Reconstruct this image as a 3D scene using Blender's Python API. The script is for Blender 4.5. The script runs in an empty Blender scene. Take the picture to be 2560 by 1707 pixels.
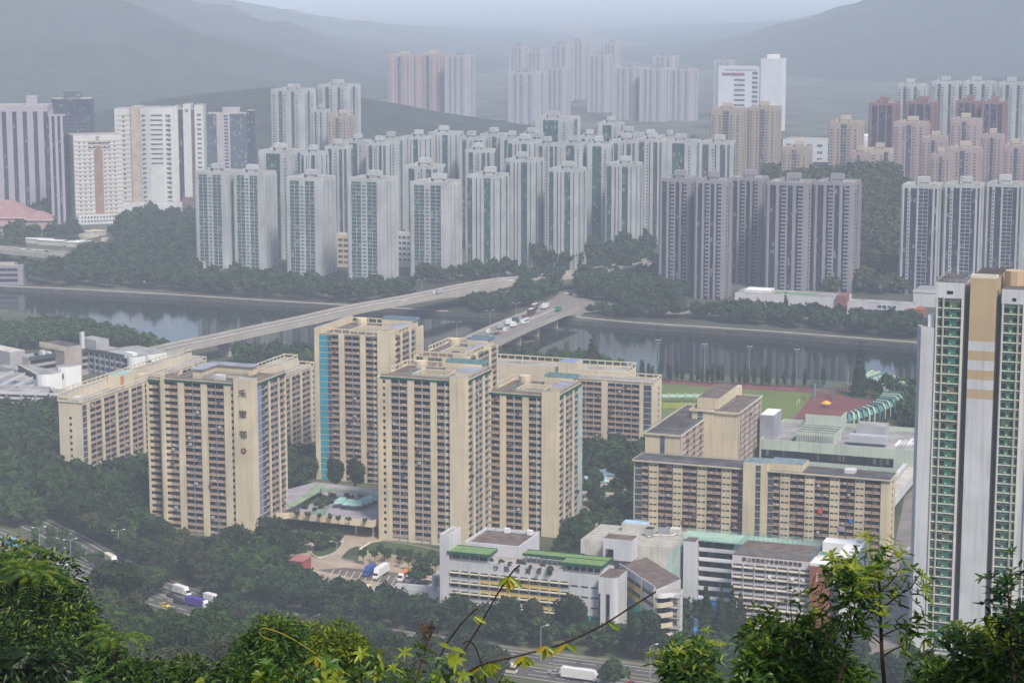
import bpy, math, random
from mathutils import Vector, Matrix, noise as mnoise
sc = bpy.context.scene
COL = sc.collection
R = random.Random(11)
# ------------------------------------------------------------------ camera, sky, sun, exposure
F, CX, CY, H, YH = 5400.0, 1280.0, 853.5, 230.0, -60.0
TH = math.atan((CY - YH) / F); CT, ST = math.cos(TH), math.sin(TH)
cam = bpy.data.objects.new("camera", bpy.data.cameras.new("camera")); COL.objects.link(cam)
cam.location = (0, 0, H); cam.rotation_euler = (math.pi / 2 - TH, 0, 0)
cam.data.lens = F / 2560 * 36; cam.data.sensor_width = 36
cam.data.clip_start = 0.5; cam.data.clip_end = 60000
sc.camera = cam
w = bpy.data.worlds.new("World"); sc.world = w; w.use_nodes = True
nt = w.node_tree; bg = nt.nodes["Background"]
sky = nt.nodes.new("ShaderNodeTexSky"); sky.sky_type = 'NISHITA'; sky.sun_disc = False
SUN_EL, SUN_AZ = math.radians(52), math.radians(152)      # azimuth clockwise from +Y (north)
sky.sun_elevation = SUN_EL; sky.sun_rotation = SUN_AZ
sky.air_density = 1.0; sky.dust_density = 2.5; sky.ozone_density = 1.5; sky.altitude = 200
bg.inputs[1].default_value = 0.095
nt.links.new(sky.outputs[0], bg.inputs[0])
ld = bpy.data.lights.new("sun", 'SUN'); ld.energy = 2.6; ld.angle = math.radians(10); ld.color = (1, .93, .81)
sun = bpy.data.objects.new("sun", ld); COL.objects.link(sun)
sd = Vector((math.sin(SUN_AZ) * math.cos(SUN_EL), math.cos(SUN_AZ) * math.cos(SUN_EL), math.sin(SUN_EL)))
sun.rotation_euler = (-sd).to_track_quat('-Z', 'Y').to_euler()
sc.view_settings.view_transform = 'Standard'; sc.view_settings.look = 'None'
sc.view_settings.gamma = 1; sc.view_settings.use_curve_mapping = False
sc.view_settings.exposure = 0.82
cy = sc.cycles; cy.use_denoising = True; cy.max_bounces = 6; cy.diffuse_bounces = 2; cy.glossy_bounces = 3
cy.transparent_max_bounces = 8; cy.volume_bounces = 4; cy.transmission_bounces = 2; cy.use_adaptive_sampling = False
HAZE = 0.000135
# ------------------------------------------------------------------ pixel (2560x1707 photo) to world
def ray(px, py):
    x, y = (px - CX) / F, (CY - py) / F
    return Vector((x, CT + y * ST, -ST + y * CT))
def G(px, py, z=0.0):
    d = ray(px, py); t = (z - H) / d.z
    return Vector((d.x * t, d.y * t, z))
def PY(px, py, Y):
    d = ray(px, py); t = Y / d.y
    return Vector((d.x * t, Y, H + d.z * t))
def proj(p):
    dep = p[1] * CT + (H - p[2]) * ST; up = p[1] * ST + (p[2] - H) * CT
    return CX + F * p[0] / dep, CY - F * up / dep
def slen(o, d, px):
    k = (px - CX) / F
    return (k * (o.y * CT + (H - o.z) * ST) - o.x) / (d.x - k * d.y * CT)
def ang(rz): return Vector((math.cos(rz), math.sin(rz), 0)), Vector((-math.sin(rz), math.cos(rz), 0))
RZ = -math.atan2(2020, 5477)
U, V = ang(RZ)
def D(v): return v / 0.91875
# ------------------------------------------------------------------ materials
MC = {}
def nodes(name):
    m = bpy.data.materials.new(name); m.use_nodes = True
    n = m.node_tree; return m, n, n.nodes["Principled BSDF"], n.links.new
def mixc(n, L, fac, a, b, mode='MIX'):
    x = n.nodes.new("ShaderNodeMix"); x.data_type = 'RGBA'; x.blend_type = mode
    for s, v in ((0, fac), (6, a), (7, b)):
        if hasattr(v, "is_output"): L(v, x.inputs[s])
        else: x.inputs[s].default_value = v if s == 0 else (*v[:3], 1)
    return x.outputs[2]
def noise_fac(n, L, scale, vec=None, detail=3, lo=.35, hi=.65):
    t = n.nodes.new("ShaderNodeTexNoise"); t.inputs["Scale"].default_value = scale; t.inputs["Detail"].default_value = detail
    if vec is not None: L(vec, t.inputs["Vector"])
    r = n.nodes.new("ShaderNodeMapRange"); r.inputs[1].default_value = lo; r.inputs[2].default_value = hi
    L(t.outputs[0], r.inputs[0]); return r.outputs[0]
def pos(n, L, sx=1, sy=1, sz=1):
    g = n.nodes.new("ShaderNodeNewGeometry"); m = n.nodes.new("ShaderNodeVectorMath"); m.operation = 'MULTIPLY'
    m.inputs[1].default_value = (sx, sy, sz); L(g.outputs["Position"], m.inputs[0]); return m.outputs[0]
def M(name, col, rough=.85, var=.18, scale=.15, streak=.0, spec=.25):
    if name in MC: return MC[name]
    m, n, b, L = nodes(name)
    d = tuple(c * (1 - var) for c in col); e = tuple(min(1, c * (1 + var * .6)) for c in col)
    c = mixc(n, L, noise_fac(n, L, scale, pos(n, L), 5), d, e)
    if streak:
        s = noise_fac(n, L, 1.0, pos(n, L, .9, .9, .04), 4, .5, .75)
        k = n.nodes.new("ShaderNodeMath"); k.operation = 'MULTIPLY'; k.inputs[1].default_value = streak; L(s, k.inputs[0])
        c = mixc(n, L, k.outputs[0], c, tuple(q * .45 for q in col))
    L(c, b.inputs["Base Color"]); b.inputs["Roughness"].default_value = rough; b.inputs["Specular IOR Level"].default_value = spec
    MC[name] = m; return m
def glass(name, dark, mid, light, cell=(1.4, 2.7), rough=.25, spec=.6, p=.8):
    if name in MC: return MC[name]
    m, n, b, L = nodes(name)
    v = pos(n, L, 1 / cell[0], 1 / cell[0], 1 / cell[1])
    f = n.nodes.new("ShaderNodeVectorMath"); f.operation = 'FLOOR'; L(v, f.inputs[0])
    wn = n.nodes.new("ShaderNodeTexWhiteNoise"); L(f.outputs[0], wn.inputs[0])
    r = n.nodes.new("ShaderNodeValToRGB"); L(wn.outputs[0], r.inputs[0]); e = r.color_ramp.elements
    e[0].color = (*dark, 1); e[1].color = (*light, 1); e[1].position = 1
    q = e.new(p); q.color = (*mid, 1)
    L(r.outputs[0], b.inputs["Base Color"]); b.inputs["Roughness"].default_value = rough
    b.inputs["Specular IOR Level"].default_value = spec
    MC[name] = m; return m
def foliage(name, dark, light, yellow=None, scale=.35, transl=0.0, rough=.6, spec=.15):
    if name in MC: return MC[name]
    m, n, b, L = nodes(name)
    c = mixc(n, L, noise_fac(n, L, scale, pos(n, L), 4, .3, .7), dark, light)
    oi = n.nodes.new("ShaderNodeObjectInfo")
    if yellow:
        r = n.nodes.new("ShaderNodeMapRange"); r.inputs[1].default_value = .45; r.inputs[2].default_value = 1.0; r.inputs[4].default_value = .8
        L(oi.outputs["Random"], r.inputs[0]); c = mixc(n, L, r.outputs[0], c, yellow)
    L(c, b.inputs["Base Color"]); b.inputs["Roughness"].default_value = rough; b.inputs["Specular IOR Level"].default_value = spec
    if transl:
        t = n.nodes.new("ShaderNodeBsdfTranslucent"); L(c, t.inputs[0])
        mx = n.nodes.new("ShaderNodeMixShader"); mx.inputs[0].default_value = transl
        L(b.outputs[0], mx.inputs[1]); L(t.outputs[0], mx.inputs[2])
        L(mx.outputs[0], n.nodes["Material Output"].inputs[0])
    MC[name] = m; return m
CREAM = M("cream_wall", (.59, .50, .355), .9, .14, .07, .42)
CREAM2 = M("pale_cream_wall", (.59, .51, .385), .9, .13, .07, .38)
PEACH = M("peach_balcony", (.36, .25, .20), .85, .35, 1.2)
WGREY = M("white_paint", (.56, .56, .58), .8, .12, .08, .42)
WHITE = M("bright_white_paint", (.72, .72, .72), .7, .06, .1, .12)
CONC = M("concrete", (.33, .30, .27), .9, .25, .12, .25)
LCONC = M("light_concrete", (.47, .44, .40), .9, .2, .2, .25)
DROOF = M("dark_roof", (.085, .075, .075), .95, .45, .12)
BROOF = M("brown_roof", (.14, .105, .09), .95, .35, .3)
RGREY = M("grey_roof", (.28, .27, .27), .9, .35, .1)
GREENR = M("green_roof", (.15, .24, .09), .8, .15, .2)
DGREEN = M("dark_green_paint", (.015, .085, .045), .6, .3, .4)
MINT = M("mint_roof", (.32, .46, .36), .6, .12, .2)
TEALP = M("teal_paint", (.02, .36, .29), .6, .15, .2)
TEALM = M("teal_metal", (.14, .26, .27), .5, .2, .4)
BLUEM = M("blue_metal", (.15, .22, .29), .5, .2, .3)
CYAN = M("cyan_panel", (.03, .27, .38), .5, .15, .1)
SLATE = M("blue_grey_panel", (.19, .24, .38), .5, .15, .1)
BROWNP = M("brown_pipe", (.10, .07, .055), .8, .2, .3)
YELLOW = M("yellow_paint", (.62, .45, .15), .7, .1, .2)
ORANGE = M("orange_paint", (.46, .34, .20), .8, .08, .08, .2)
BRICK = M("red_brick", (.27, .085, .045), .9, .2, .8)
ASPH = M("asphalt", (.085, .08, .078), .95, .25, .08)
ASPHD = M("dark_asphalt", (.04, .042, .045), .95, .25, .08)
PAVE = M("paving", (.33, .265, .21), .95, .22, .08)
LINE = M("road_paint", (.62, .60, .55), .8, .15, .5)
BLACK = M("black_rubber", (.02, .02, .02), .8, .2)
STEEL = M("grey_steel", (.35, .36, .37), .45, .1)
BARK = M("bark", (.07, .05, .035), .95, .3, 1)
REDT = M("red_track", (.16, .055, .055), .9, .2, .1)
PITCH = M("pitch_grass", (.11, .145, .035), .95, .15, .03)
LAWN = M("lawn", (.05, .07, .03), .95, .3, .1)
POOL = M("pool_blue", (.01, .26, .62), .2, .15, .2)
GL = glass("dark_window_glass", (.006, .008, .013), (.022, .025, .032), (.17, .15, .14), (1.4, 2.7), .3, .25, .84)
GLS = glass("stair_glass", (.03, .05, .075), (.06, .09, .12), (.10, .13, .17), (3, 2.7))
GREENW = glass("green_tile_wall", (.03, .13, .08), (.045, .18, .115), (.13, .13, .09), (3.4, 2.75), .6, .3, .85)
AIRC = M('air_conditioner_white', (.45, .45, .43), .8, .2, 1)
LAUN = [M('laundry_dark', (.05, .05, .09), .9, .4, 2), M('laundry_pale', (.40, .38, .36), .9, .3, 2), M('laundry_mixed', (.16, .09, .08), .9, .5, 2)]
# ------------------------------------------------------------------ mesh builder
class MB:
    def __init__(s): s.v = []; s.f = []; s.mi = []; s.mats = []
    def m(s, mat):
        if mat not in s.mats: s.mats.append(mat)
        return s.mats.index(mat)
    def face(s, pts, mat):
        n = len(s.v); s.v += [tuple(p) for p in pts]; s.f.append(tuple(range(n, n + len(pts)))); s.mi.append(s.m(mat))
    def hexa(s, p, mat):        # 8 points: bottom ccw 0-3, top 4-7
        n = len(s.v); s.v += [tuple(q) for q in p]; k = s.m(mat)
        for f in ((3, 2, 1, 0), (4, 5, 6, 7), (0, 1, 5, 4), (1, 2, 6, 5), (2, 3, 7, 6), (3, 0, 4, 7)):
            s.f.append(tuple(n + i for i in f)); s.mi.append(k)
    def box(s, x0, x1, y0, y1, z0, z1, mat, top=None):
        if x1 < x0: x0, x1 = x1, x0
        if y1 < y0: y0, y1 = y1, y0
        s.hexa([(x0, y0, z0), (x1, y0, z0), (x1, y1, z0), (x0, y1, z0), (x0, y0, z1), (x1, y0, z1), (x1, y1, z1), (x0, y1, z1)], mat)
        if top is not None: s.mi[-5] = s.m(top)
        return s
    def prism(s, poly, z0, z1, mat, top=None):
        n = len(s.v); k = s.m(mat); c = len(poly)
        a = sum(poly[i][0] * poly[(i + 1) % c][1] - poly[(i + 1) % c][0] * poly[i][1] for i in range(c))
        if a < 0: poly = poly[::-1]
        s.v += [(p[0], p[1], z0) for p in poly] + [(p[0], p[1], z1) for p in poly]
        s.f.append(tuple(range(n + c, n + 2 * c))); s.mi.append(s.m(top) if top else k)
        s.f.append(tuple(range(n + c - 1, n - 1, -1))); s.mi.append(k)
        for i in range(c):
            j = (i + 1) % c; s.f.append((n + i, n + j, n + c + j, n + c + i)); s.mi.append(k)
        return s
    def cyl(s, x, y, z0, z1, r, mat, n=12, r1=None, top=None):
        r1 = r if r1 is None else r1; b = len(s.v); k = s.m(mat)
        for z, q in ((z0, r), (z1, r1)):
            s.v += [(x + q * math.cos(2 * math.pi * i / n), y + q * math.sin(2 * math.pi * i / n), z) for i in range(n)]
        for i in range(n):
            j = (i + 1) % n; s.f.append((b + i, b + j, b + n + j, b + n + i)); s.mi.append(k)
        s.f.append(tuple(range(b + n, b + 2 * n))); s.mi.append(s.m(top) if top else k)
        s.f.append(tuple(range(b + n - 1, b - 1, -1))); s.mi.append(k)
        return s
    def tube(s, pts, rad, mat, n=5):
        k = s.m(mat); b = len(s.v); c = len(pts); pts = [Vector(p) for p in pts]
        for i, p in enumerate(pts):
            t = (pts[min(i + 1, c - 1)] - pts[max(i - 1, 0)]).normalized()
            a = t.cross(Vector((0, 0, 1))); a = a.normalized() if a.length > .01 else Vector((1, 0, 0)); e = t.cross(a)
            r = rad[i] if isinstance(rad, (list, tuple)) else rad
            s.v += [tuple(p + (a * math.cos(2 * math.pi * q / n) + e * math.sin(2 * math.pi * q / n)) * r) for q in range(n)]
        for i in range(c - 1):
            for q in range(n):
                w2 = (q + 1) % n; s.f.append((b + i * n + q, b + i * n + w2, b + (i + 1) * n + w2, b + (i + 1) * n + q)); s.mi.append(k)
        s.f.append(tuple(range(b, b + n))); s.mi.append(k); s.f.append(tuple(range(b + c * n - 1, b + c * n - n - 1, -1))); s.mi.append(k)
    def add(s, o, off=(0, 0, 0), sc_=1.0, rz=0.0):
        n = len(s.v); c, q = math.cos(rz) * sc_, math.sin(rz) * sc_
        s.v += [(x * c - y * q + off[0], x * q + y * c + off[1], z * sc_ + off[2]) for x, y, z in o.v]
        mp = [s.m(t) for t in o.mats]
        s.f += [tuple(i + n for i in f) for f in o.f]; s.mi += [mp[i] for i in o.mi]
    def mesh(s, name, smooth=False):
        me = bpy.data.meshes.new(name); me.from_pydata(s.v, [], s.f)
        for t in s.mats: me.materials.append(t)
        me.polygons.foreach_set("material_index", s.mi)
        if smooth: me.polygons.foreach_set("use_smooth", [True] * len(s.f))
        me.update(); return me
    def build(s, name, parent=None, loc=(0, 0, 0), rz=0, smooth=False, **kw):
        return obj(name, s.mesh(name, smooth), parent, loc, rz, **kw)
def obj(name, me, parent=None, loc=(0, 0, 0), rz=0, label=None, cat=None, group=None, kind=None):
    o = bpy.data.objects.new(name, me); COL.objects.link(o); o.parent = parent; o.location = loc; o.rotation_euler = (0, 0, rz)
    for k, v in (("label", label), ("category", cat), ("group", group), ("kind", kind)):
        if v: o[k] = v
    return o
def thing(name, label, cat, loc=(0, 0, 0), rz=0, group=None):
    return obj(name, None, None, loc, rz, label, cat, group)
def sheet(name, pts, mat, z=None, kind='structure'):
    mb = MB(); mb.face([(p[0], p[1], p[2] if z is None else z) for p in pts], mat)
    return mb.build(name, kind=kind)
def gpoly(pix, z=0.0): return [G(x, y, z) for x, y in pix]
def text(parent, s, size, loc, rot, mat, name="lettering", align='CENTER', ext=.12, lines=1.35):
    cu = bpy.data.curves.new(name, 'FONT'); cu.body = s; cu.size = size; cu.extrude = ext; cu.align_x = align; cu.align_y = 'CENTER'
    cu.space_line = lines; cu.offset = size * .004
    t = bpy.data.objects.new("tmp", cu); COL.objects.link(t); bpy.context.view_layer.update()
    dg = bpy.context.evaluated_depsgraph_get()
    me = bpy.data.meshes.new_from_object(t.evaluated_get(dg)); bpy.data.objects.remove(t)
    me.materials.clear(); me.materials.append(mat)
    o = obj(name, me, parent, loc); o.rotation_euler = rot; return o
# ------------------------------------------------------------------ building helper: local x = along front, y = depth, z = up
class Bd:
    def __init__(s, name, label, cat, org, rz=RZ, group=None, W=10, Dp=10):
        s.e = thing(name, label, cat, (org[0], org[1], 0), rz, group); s.W, s.D = W, Dp; s.parts = {}; s.el = {}; s.cache = {}
        s.org = Vector((org[0], org[1], 0)); s.u, s.v = ang(rz)
    def P(s, name): return s.parts.setdefault(name, MB())
    def tr(s, face, x0=0, x1=None, y0=0, y1=None):
        x1 = s.W if x1 is None else x1; y1 = s.D if y1 is None else y1
        return {'F': lambda a, o: (x0 + a, y0 - o), 'R': lambda a, o: (x1 + o, y0 + a), 'L': lambda a, o: (x0 - o, y0 + a), 'B': lambda a, o: (x0 + a, y1 + o)}[face]
    def fb(s, mb, T, a0, a1, o0, o1, z0, z1, mat):
        p, q = T(a0, o0), T(a1, o1); mb.box(p[0], q[0], p[1], q[1], z0, z1, mat)
    def elem(s, kind, face, T, a, z, wd, boxes):   # boxes: list of (a0,a1,o0,o1,z0,z1,mat)
        key = (kind, face, round(wd, 2), len(boxes))
        x, y = T(a, 0)
        s.el.setdefault(kind, []).append((z, key, (x, y, z)))
        if key not in s.cache:
            mb = MB(); T0 = s.tr(face, 0, 0, 0, 0)
            for b in boxes: s.fb(mb, T0, *b)
            s.cache[key] = mb
    def finish(s, cap=100):
        for k, mb in s.parts.items():
            if mb.f: mb.build(k, s.e)
        for kind, L in s.el.items():
            L.sort(key=lambda t: -t[0]); me = {}
            for z, key, p in L[:cap]:
                if key not in me: me[key] = s.cache[key].mesh(kind)
                obj(kind, me[key], s.e, p)
            if len(L) > cap:
                mb = MB()
                for z, key, p in L[cap:]: mb.add(s.cache[key], p)
                mb.build(kind, s.e, kind='stuff')
        return s.e
def place(px, py, h, rz=RZ):
    return G(px, py, h)
def bays(bd, face, T, spec, z0, n, fh, wall, pipe=None, glz=None, base=None):
    """spec: list of (kind,width). p pier, w balcony window, v plain window, s small window, c coloured panel, t stair glazing, q two small slits"""
    a = 0; wl = bd.P("wall"); glz = glz or GL; z1 = z0 + n * fh
    for it in spec:
        k, wd = it[0], it[1]; mat = it[2] if len(it) > 2 else wall
        if k == 'p': bd.fb(wl, T, a, a + wd, 0, .55, 0, z1 + .6, mat)
        else:
            for i in range(n):
                z = z0 + i * fh
                if k == 'w':
                    bd.elem("window", face, T, a, z, wd, [(.05, wd - .05, .0, .10, 1.05, fh - .15, glz), (0.02, wd - .02, 0, .16, fh - .15, fh, wall)])
                    q_ = R.random(); c_ = R.random() * (wd - 1.4) + .2
                    if q_ < .13: bd.elem("air_conditioner", face, T, a + c_, z, .8, [(0, .8, .42, .95, .35, .95, AIRC)])
                    elif q_ < .20 and face != 'B': bd.elem("laundry", face, T, a + c_, z, 1 + int(q_ * 400) % 3 * .01, [(0, 1.1, .5, 1.3, 1.15, 2.1, LAUN[int(q_ * 400) % 3])])
                    bd.elem("balcony", face, T, a, z, wd, [(.03, wd - .03, 0, .42, .12, 1.0, PEACH), (0, wd, 0, .5, 0, .12, wall)])
                elif k == 'v':
                    bd.elem("window", face, T, a, z, wd, [(.05, wd - .05, 0, .10, 1.2, fh - .3, glz)])
                    bd.fb(wl, T, a, a + wd, 0, .3, z - .3, z + 1.18, wall)
                elif k == 's':
                    bd.elem("window", face, T, a + wd * .25, z, wd * .5, [(0, wd * .5, .5, .62, 1.0, fh - .6, glz)])
                elif k == 'c':
                    bd.elem("panel", face, T, a, z, wd, [(.08, wd - .08, .1, .30, .15, fh - .15, mat)])
                elif k == 't':
                    bd.elem("stair_window", face, T, a, z, wd, [(.1, wd - .1, .05, .2, .2, fh - .2, GLS)])
                elif k == 'q':
                    bd.elem("slit_window", face, T, a, z, wd, [(wd * .12, wd * .44, .5, .60, 1.5, 2.05, glz), (wd * .56, wd * .88, .5, .60, 1.5, 2.05, glz)])
            if k in 'sq': bd.fb(wl, T, a, a + wd, 0, .5, 0, z1 + .6, mat)
            if k in 'ct':
                for i in range(n + 1): bd.fb(wl, T, a, a + wd, 0, .34, z0 + i * fh - .1, z0 + i * fh + .1, wall)
        a += wd
        if pipe is not None and k == 'w': bd.fb(bd.P("drain_pipe"), T, a - .12, a + .12, 0, .55, 0, z1, pipe)
# ================================================================== cream estate towers
def fit(spec, total):
    s = sum(i[1] for i in spec); return [(i[0], i[1] * total / s) + tuple(i[2:]) for i in spec]
def hollow(bd, h, hole, wall, roofm):
    x0, x1, y0, y1 = hole; W, Dp = bd.W, bd.D; w_ = bd.P("wall")
    for a in ((0, W, 0, y0), (0, W, y1, Dp), (0, x0, y0, y1), (x1, W, y0, y1)): w_.box(*a, 0, h, wall, roofm)
    w_.box(x0, x1, y0, y1, 0, 3, wall, CONC)
    g = bd.P("void_gallery")                                  # dark galleries ringing the light well
    for k in range(5):
        z = h - 3 - k * 2.8
        for a in ((x0, x1, y1 - .12, y1 - .02), (x0 + .02, x0 + .12, y0 + .1, y1 - .15), (x1 - .12, x1 - .02, y0 + .1, y1 - .15)): g.box(*a, z, z + 1.7, GL)
def rim(bd, name, x0, x1, y0, y1, z0, z1, t, mat, inward=True):
    mb = bd.P(name)
    mb.box(x0, x1, y0, y0 + t, z0, z1, mat); mb.box(x0, x1, y1 - t, y1, z0, z1, mat)
    mb.box(x0, x0 + t, y0 + t, y1 - t, z0, z1, mat); mb.box(x1 - t, x1, y0 + t, y1 - t, z0, z1, mat)
def rails(bd, name, x0, x1, y0, y1, z0, h, mat, step=2.0, n=3):
    mb = bd.P(name)
    for k in range(n):
        z = z0 + h * (k + 1) / n
        for a in ((x0, x1, y0, y0 + .08), (x0, x1, y1 - .08, y1), (x0, x0 + .08, y0 + .1, y1 - .1), (x1 - .08, x1, y0 + .1, y1 - .1)): mb.box(*a, z - .07, z, mat)
    a = x0 + .3
    while a < x1: mb.box(a, a + .1, y0 + .0, y0 + .1, z0, z0 + h - .07, mat); mb.box(a, a + .1, y1 - .1, y1, z0, z0 + h - .07, mat); a += step
    a = y0 + 1
    while a < y1 - .5: mb.box(x0, x0 + .1, a, a + .1, z0, z0 + h - .07, mat); mb.box(x1 - .1, x1, a, a + .1, z0, z0 + h - .07, mat); a += step
def slot_parapet(bd, x0, x1, y0, y1, z, wall, faces='FRLB', h=1.9):
    """parapet with long openings, a beam carried on short posts"""
    mb = bd.P("parapet"); t = .3
    segs = {'F': (x0, x1, y0, y0 + t), 'B': (x0, x1, y1 - t, y1), 'L': (x0, x0 + t, y0 + t, y1 - t), 'R': (x1 - t, x1, y0 + t, y1 - t)}
    for f in faces:
        a = segs[f]; mb.box(*a, z, z + .45, wall); mb.box(*a, z + h - .5, z + h, wall)
        L = (a[1] - a[0]) if f in 'FB' else (a[3] - a[2]); n = max(1, int(L / 4))
        for i in range(n + 1):
            p = i * (L - .4) / n
            if f in 'FB': mb.box(a[0] + p, a[0] + p + .4, a[2] + .02, a[3] - .02, z + .45, z + h - .5, wall)
            else: mb.box(a[0] + .02, a[1] - .02, a[2] + p, a[2] + p + .4, z + .45, z + h - .5, wall)
def greenrim(bd, face, T, a0, a1, z):
    mb = bd.P("roof_planter")
    bd.fb(mb, T, a0, a1, -.6, .75, z, z + .8, DGREEN); bd.fb(mb, T, a0, a1, -.5, .5, z + .8, z + 1.0, LCONC)
    f = bd.P("roof_fence"); k = a0 + .2
    while k < a1: bd.fb(f, T, k, k + .09, .1, .2, z + 1.0, z + 2.6, CONC); k += .8
    bd.fb(f, T, a0, a1, .1, .2, z + 2.6, z + 2.7, CONC); bd.fb(f, T, a0, a1, .08, .12, z + 1.0, z + 1.9, M("rust_mesh", (.27, .20, .16), .9))
def tower_geom(px_l, py_t, h, px_c, px_b):
    o = place(px_l, py_t, h); W = slen(o, U, px_c); c = o + U * W; Dp = slen(c, V, px_b); return o, W, Dp
FL = 2.75
# --- T1 blue-grey stair tower with lettering
h = 64.5; o, W, Dp = tower_geom(407, 951, h, 629, 712)
t1 = Bd("apartment_block", "tall cream estate tower at left with dark characters down its corner shaft", "apartment block", o, W=W, Dp=Dp, group="cream estate towers")
hollow(t1, h, (W * .35, W * .68, Dp * .34, Dp * .68), CREAM, BROOF)
T = t1.tr('F'); sh = 7.6; n = 23
bays(t1, 'F', T, fit([('p', .8), ('v', 2), ('w', 3.4), ('p', 2.6), ('w', 3.4), ('w', 3.4), ('p', 2.6), ('w', 3.4), ('w', 3.4), ('p', 2.6), ('s', 1.8)], W - sh), h - n * FL, n, FL, CREAM, BLUEM)
w_ = t1.P("wall")
w_.box(W - sh, W + .9, -1.6, 3.4, 0, h + 3.2, CREAM, CONC)          # lettered shaft
t1.fb(w_, T, -.3, .9, 0, 1.6, 0, h + 3.0, CREAM)
Tr = t1.tr('R', y0=3.4)
bays(t1, 'R', Tr, fit([('c', 4.2, SLATE), ('t', 2.6), ('w', 2.2), ('p', 1.7), ('w', 3), ('w', 2.8), ('p', 1.7), ('w', 3), ('v', 1.6), ('p', .6)], Dp - 3.4), h - n * FL, n, FL, CREAM, BLUEM)
bays(t1, 'L', t1.tr('L'), fit([('p', 2), ('w', 3), ('w', 3), ('p', 2), ('w', 3), ('w', 3), ('p', 2)], Dp), h - n * FL, n, FL, CREAM)
greenrim(t1, 'F', T, 1, W - sh, h); greenrim(t1, 'R', t1.tr('R'), 3.5, Dp - .5, h)
lw = 50 / 222 * W                                                    # recessed left part
w_.box(-lw, -.0, 3.0, Dp * .7, 0, h - 1.2, CREAM, BROOF)
Tl = t1.tr('F', x0=-lw, y0=3.0)
bays(t1, 'F', Tl, fit([('p', .8), ('v', 1.7), ('w', 3), ('p', 1.9), ('t', .7)], lw - .35), h - 1.2 - n * FL, n, FL, CREAM, BLUEM); greenrim(t1, 'F', Tl, .6, lw - .4, h - 1.2)
t1.fb(w_, t1.tr('L', x0=-lw, y0=3), 0, Dp * .6, 0, .3, 0, h - .6, CREAM)
ph = t1.P("penthouse"); ph.box(W * .22, W * .33, Dp * .30, Dp * .82, h, h + 3.6, CREAM, SLATE); ph.box(W * .33, W * .72, Dp * .72, Dp * .90, h, h + 3.6, CREAM, SLATE)
ph.box(W * .2, W * .345, Dp * .28, Dp * .92, h + 3.6, h + 4.0, M("slate_roof", (.25, .26, .32), .8, .25)); ph.box(W * .345, W * .74, Dp * .70, Dp * .92, h + 3.6, h + 4.0, M("slate_roof", (.25, .26, .32)))
rails(t1, "roof_railing", W * .33, W * .70, Dp * .32, Dp * .70, h, 1.4, BLUEM)
slot_parapet(t1, .3, W * .9, Dp * .95, Dp, h, CREAM, 'B'); t1.P("water_tank").box(W * .5, W * .6, Dp * .2, Dp * .3, h, h + 2.6, WGREY)
DARKT = M("dark_lettering", (.09, .075, .05), .7)
text(t1.e, "禾\n輋\n邨", 3.7, (W - sh / 2 + .4, -1.75, h - 11.5), (math.pi / 2, 0, 0), DARKT, lines=2.32)
em = MB()
for k in range(8):
    a = k * math.pi / 4; em.cyl(W - sh / 2 + .45 + .75 * math.cos(a), h - 26.6 + .75 * math.sin(a), 1.62, 1.85, .5, M("maroon_emblem", (.20, .03, .04)), 8)
em.cyl(W - sh / 2 + .45, h - 26.6, 1.6, 1.78, .6, M("maroon_emblem", (.2, .03, .04)), 10); em.cyl(W - sh / 2 + .45, h - 26.6, 1.78, 1.92, .33, M("pale_emblem", (.6, .45, .4)), 8)
em.v = [(x, -z, y) for x, y, z in em.v]; em.build("emblem", t1.e); t1.finish()
def cream_tower(name_label, pxl, pyt, h, pxc, pxb, n, front, right, shaft, colr, pipe, green, left=None, tank=True, backroof=True, grp="cream estate towers", rail=TEALM, extra=None):
    o, W, Dp = tower_geom(pxl, pyt, h, pxc + shaft, pxb)
    b = Bd("apartment_block", name_label, "apartment block", o, W=W, Dp=Dp, group=grp)
    hollow(b, h, (W * .30, W * .68, Dp * .32, Dp * .68), CREAM, BROOF)
    shw = W - slen(o, U, pxc); wl = b.P("wall")
    wl.box(W - shw, W + .7, -1.5, 2.6, 0, h + 2.6, CREAM, CONC)
    bays(b, 'F', b.tr('F'), fit(front, W - shw), h - n * FL, n, FL, CREAM, pipe)
    bays(b, 'R', b.tr('R', y0=2.6), fit(right, Dp - 2.6), h - n * FL, n, FL, CREAM, pipe)
    bays(b, 'L', b.tr('L'), fit(left or [('p', 2), ('w', 3), ('w', 3), ('p', 2), ('w', 3), ('w', 3), ('p', 2)], Dp), h - n * FL, n, FL, CREAM)
    if green: greenrim(b, 'F', b.tr('F'), 1.2, W - shw, h); greenrim(b, 'R', b.tr('R'), 2.7, Dp * .95, h)
    else: slot_parapet(b, 0, W, -.5, Dp * .6, h + .6, CREAM, 'FR', 2.6)
    rails(b, "roof_railing", W * .24, W * .74, Dp * .26, Dp * .74, h, 1.7, rail)
    rim(b, "well_kerb", W * .29, W * .69, Dp * .31, Dp * .69, h, h + .9, .4, CREAM2)
    slot_parapet(b, 0, W * .6, Dp * .4, Dp, h, CREAM, 'LB', 2.6)
    p = b.P("penthouse"); p.box(W * .52, W * .95, Dp * .80, Dp * .97, h, h + 3.4, CREAM, M('faded_blue_roof', (.17, .23, .25), .8, .3, .4)); p.box(W * .78, W * .97, Dp * .35, Dp * .80, h, h + 2.2, CREAM, M("slate_roof", (.25, .26, .32), .8, .25))
    rim(b, "penthouse_railing", W * .52, W * .97, Dp * .80, Dp * .98, h + 3.4, h + 4.5, .12, rail)
    if tank: b.P("water_tank").cyl(W * .2, Dp * .88, h, h + 3.0, 2.6, CREAM, 14)
    if extra: extra(b, W, Dp, h)
    return b, W, Dp
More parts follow.
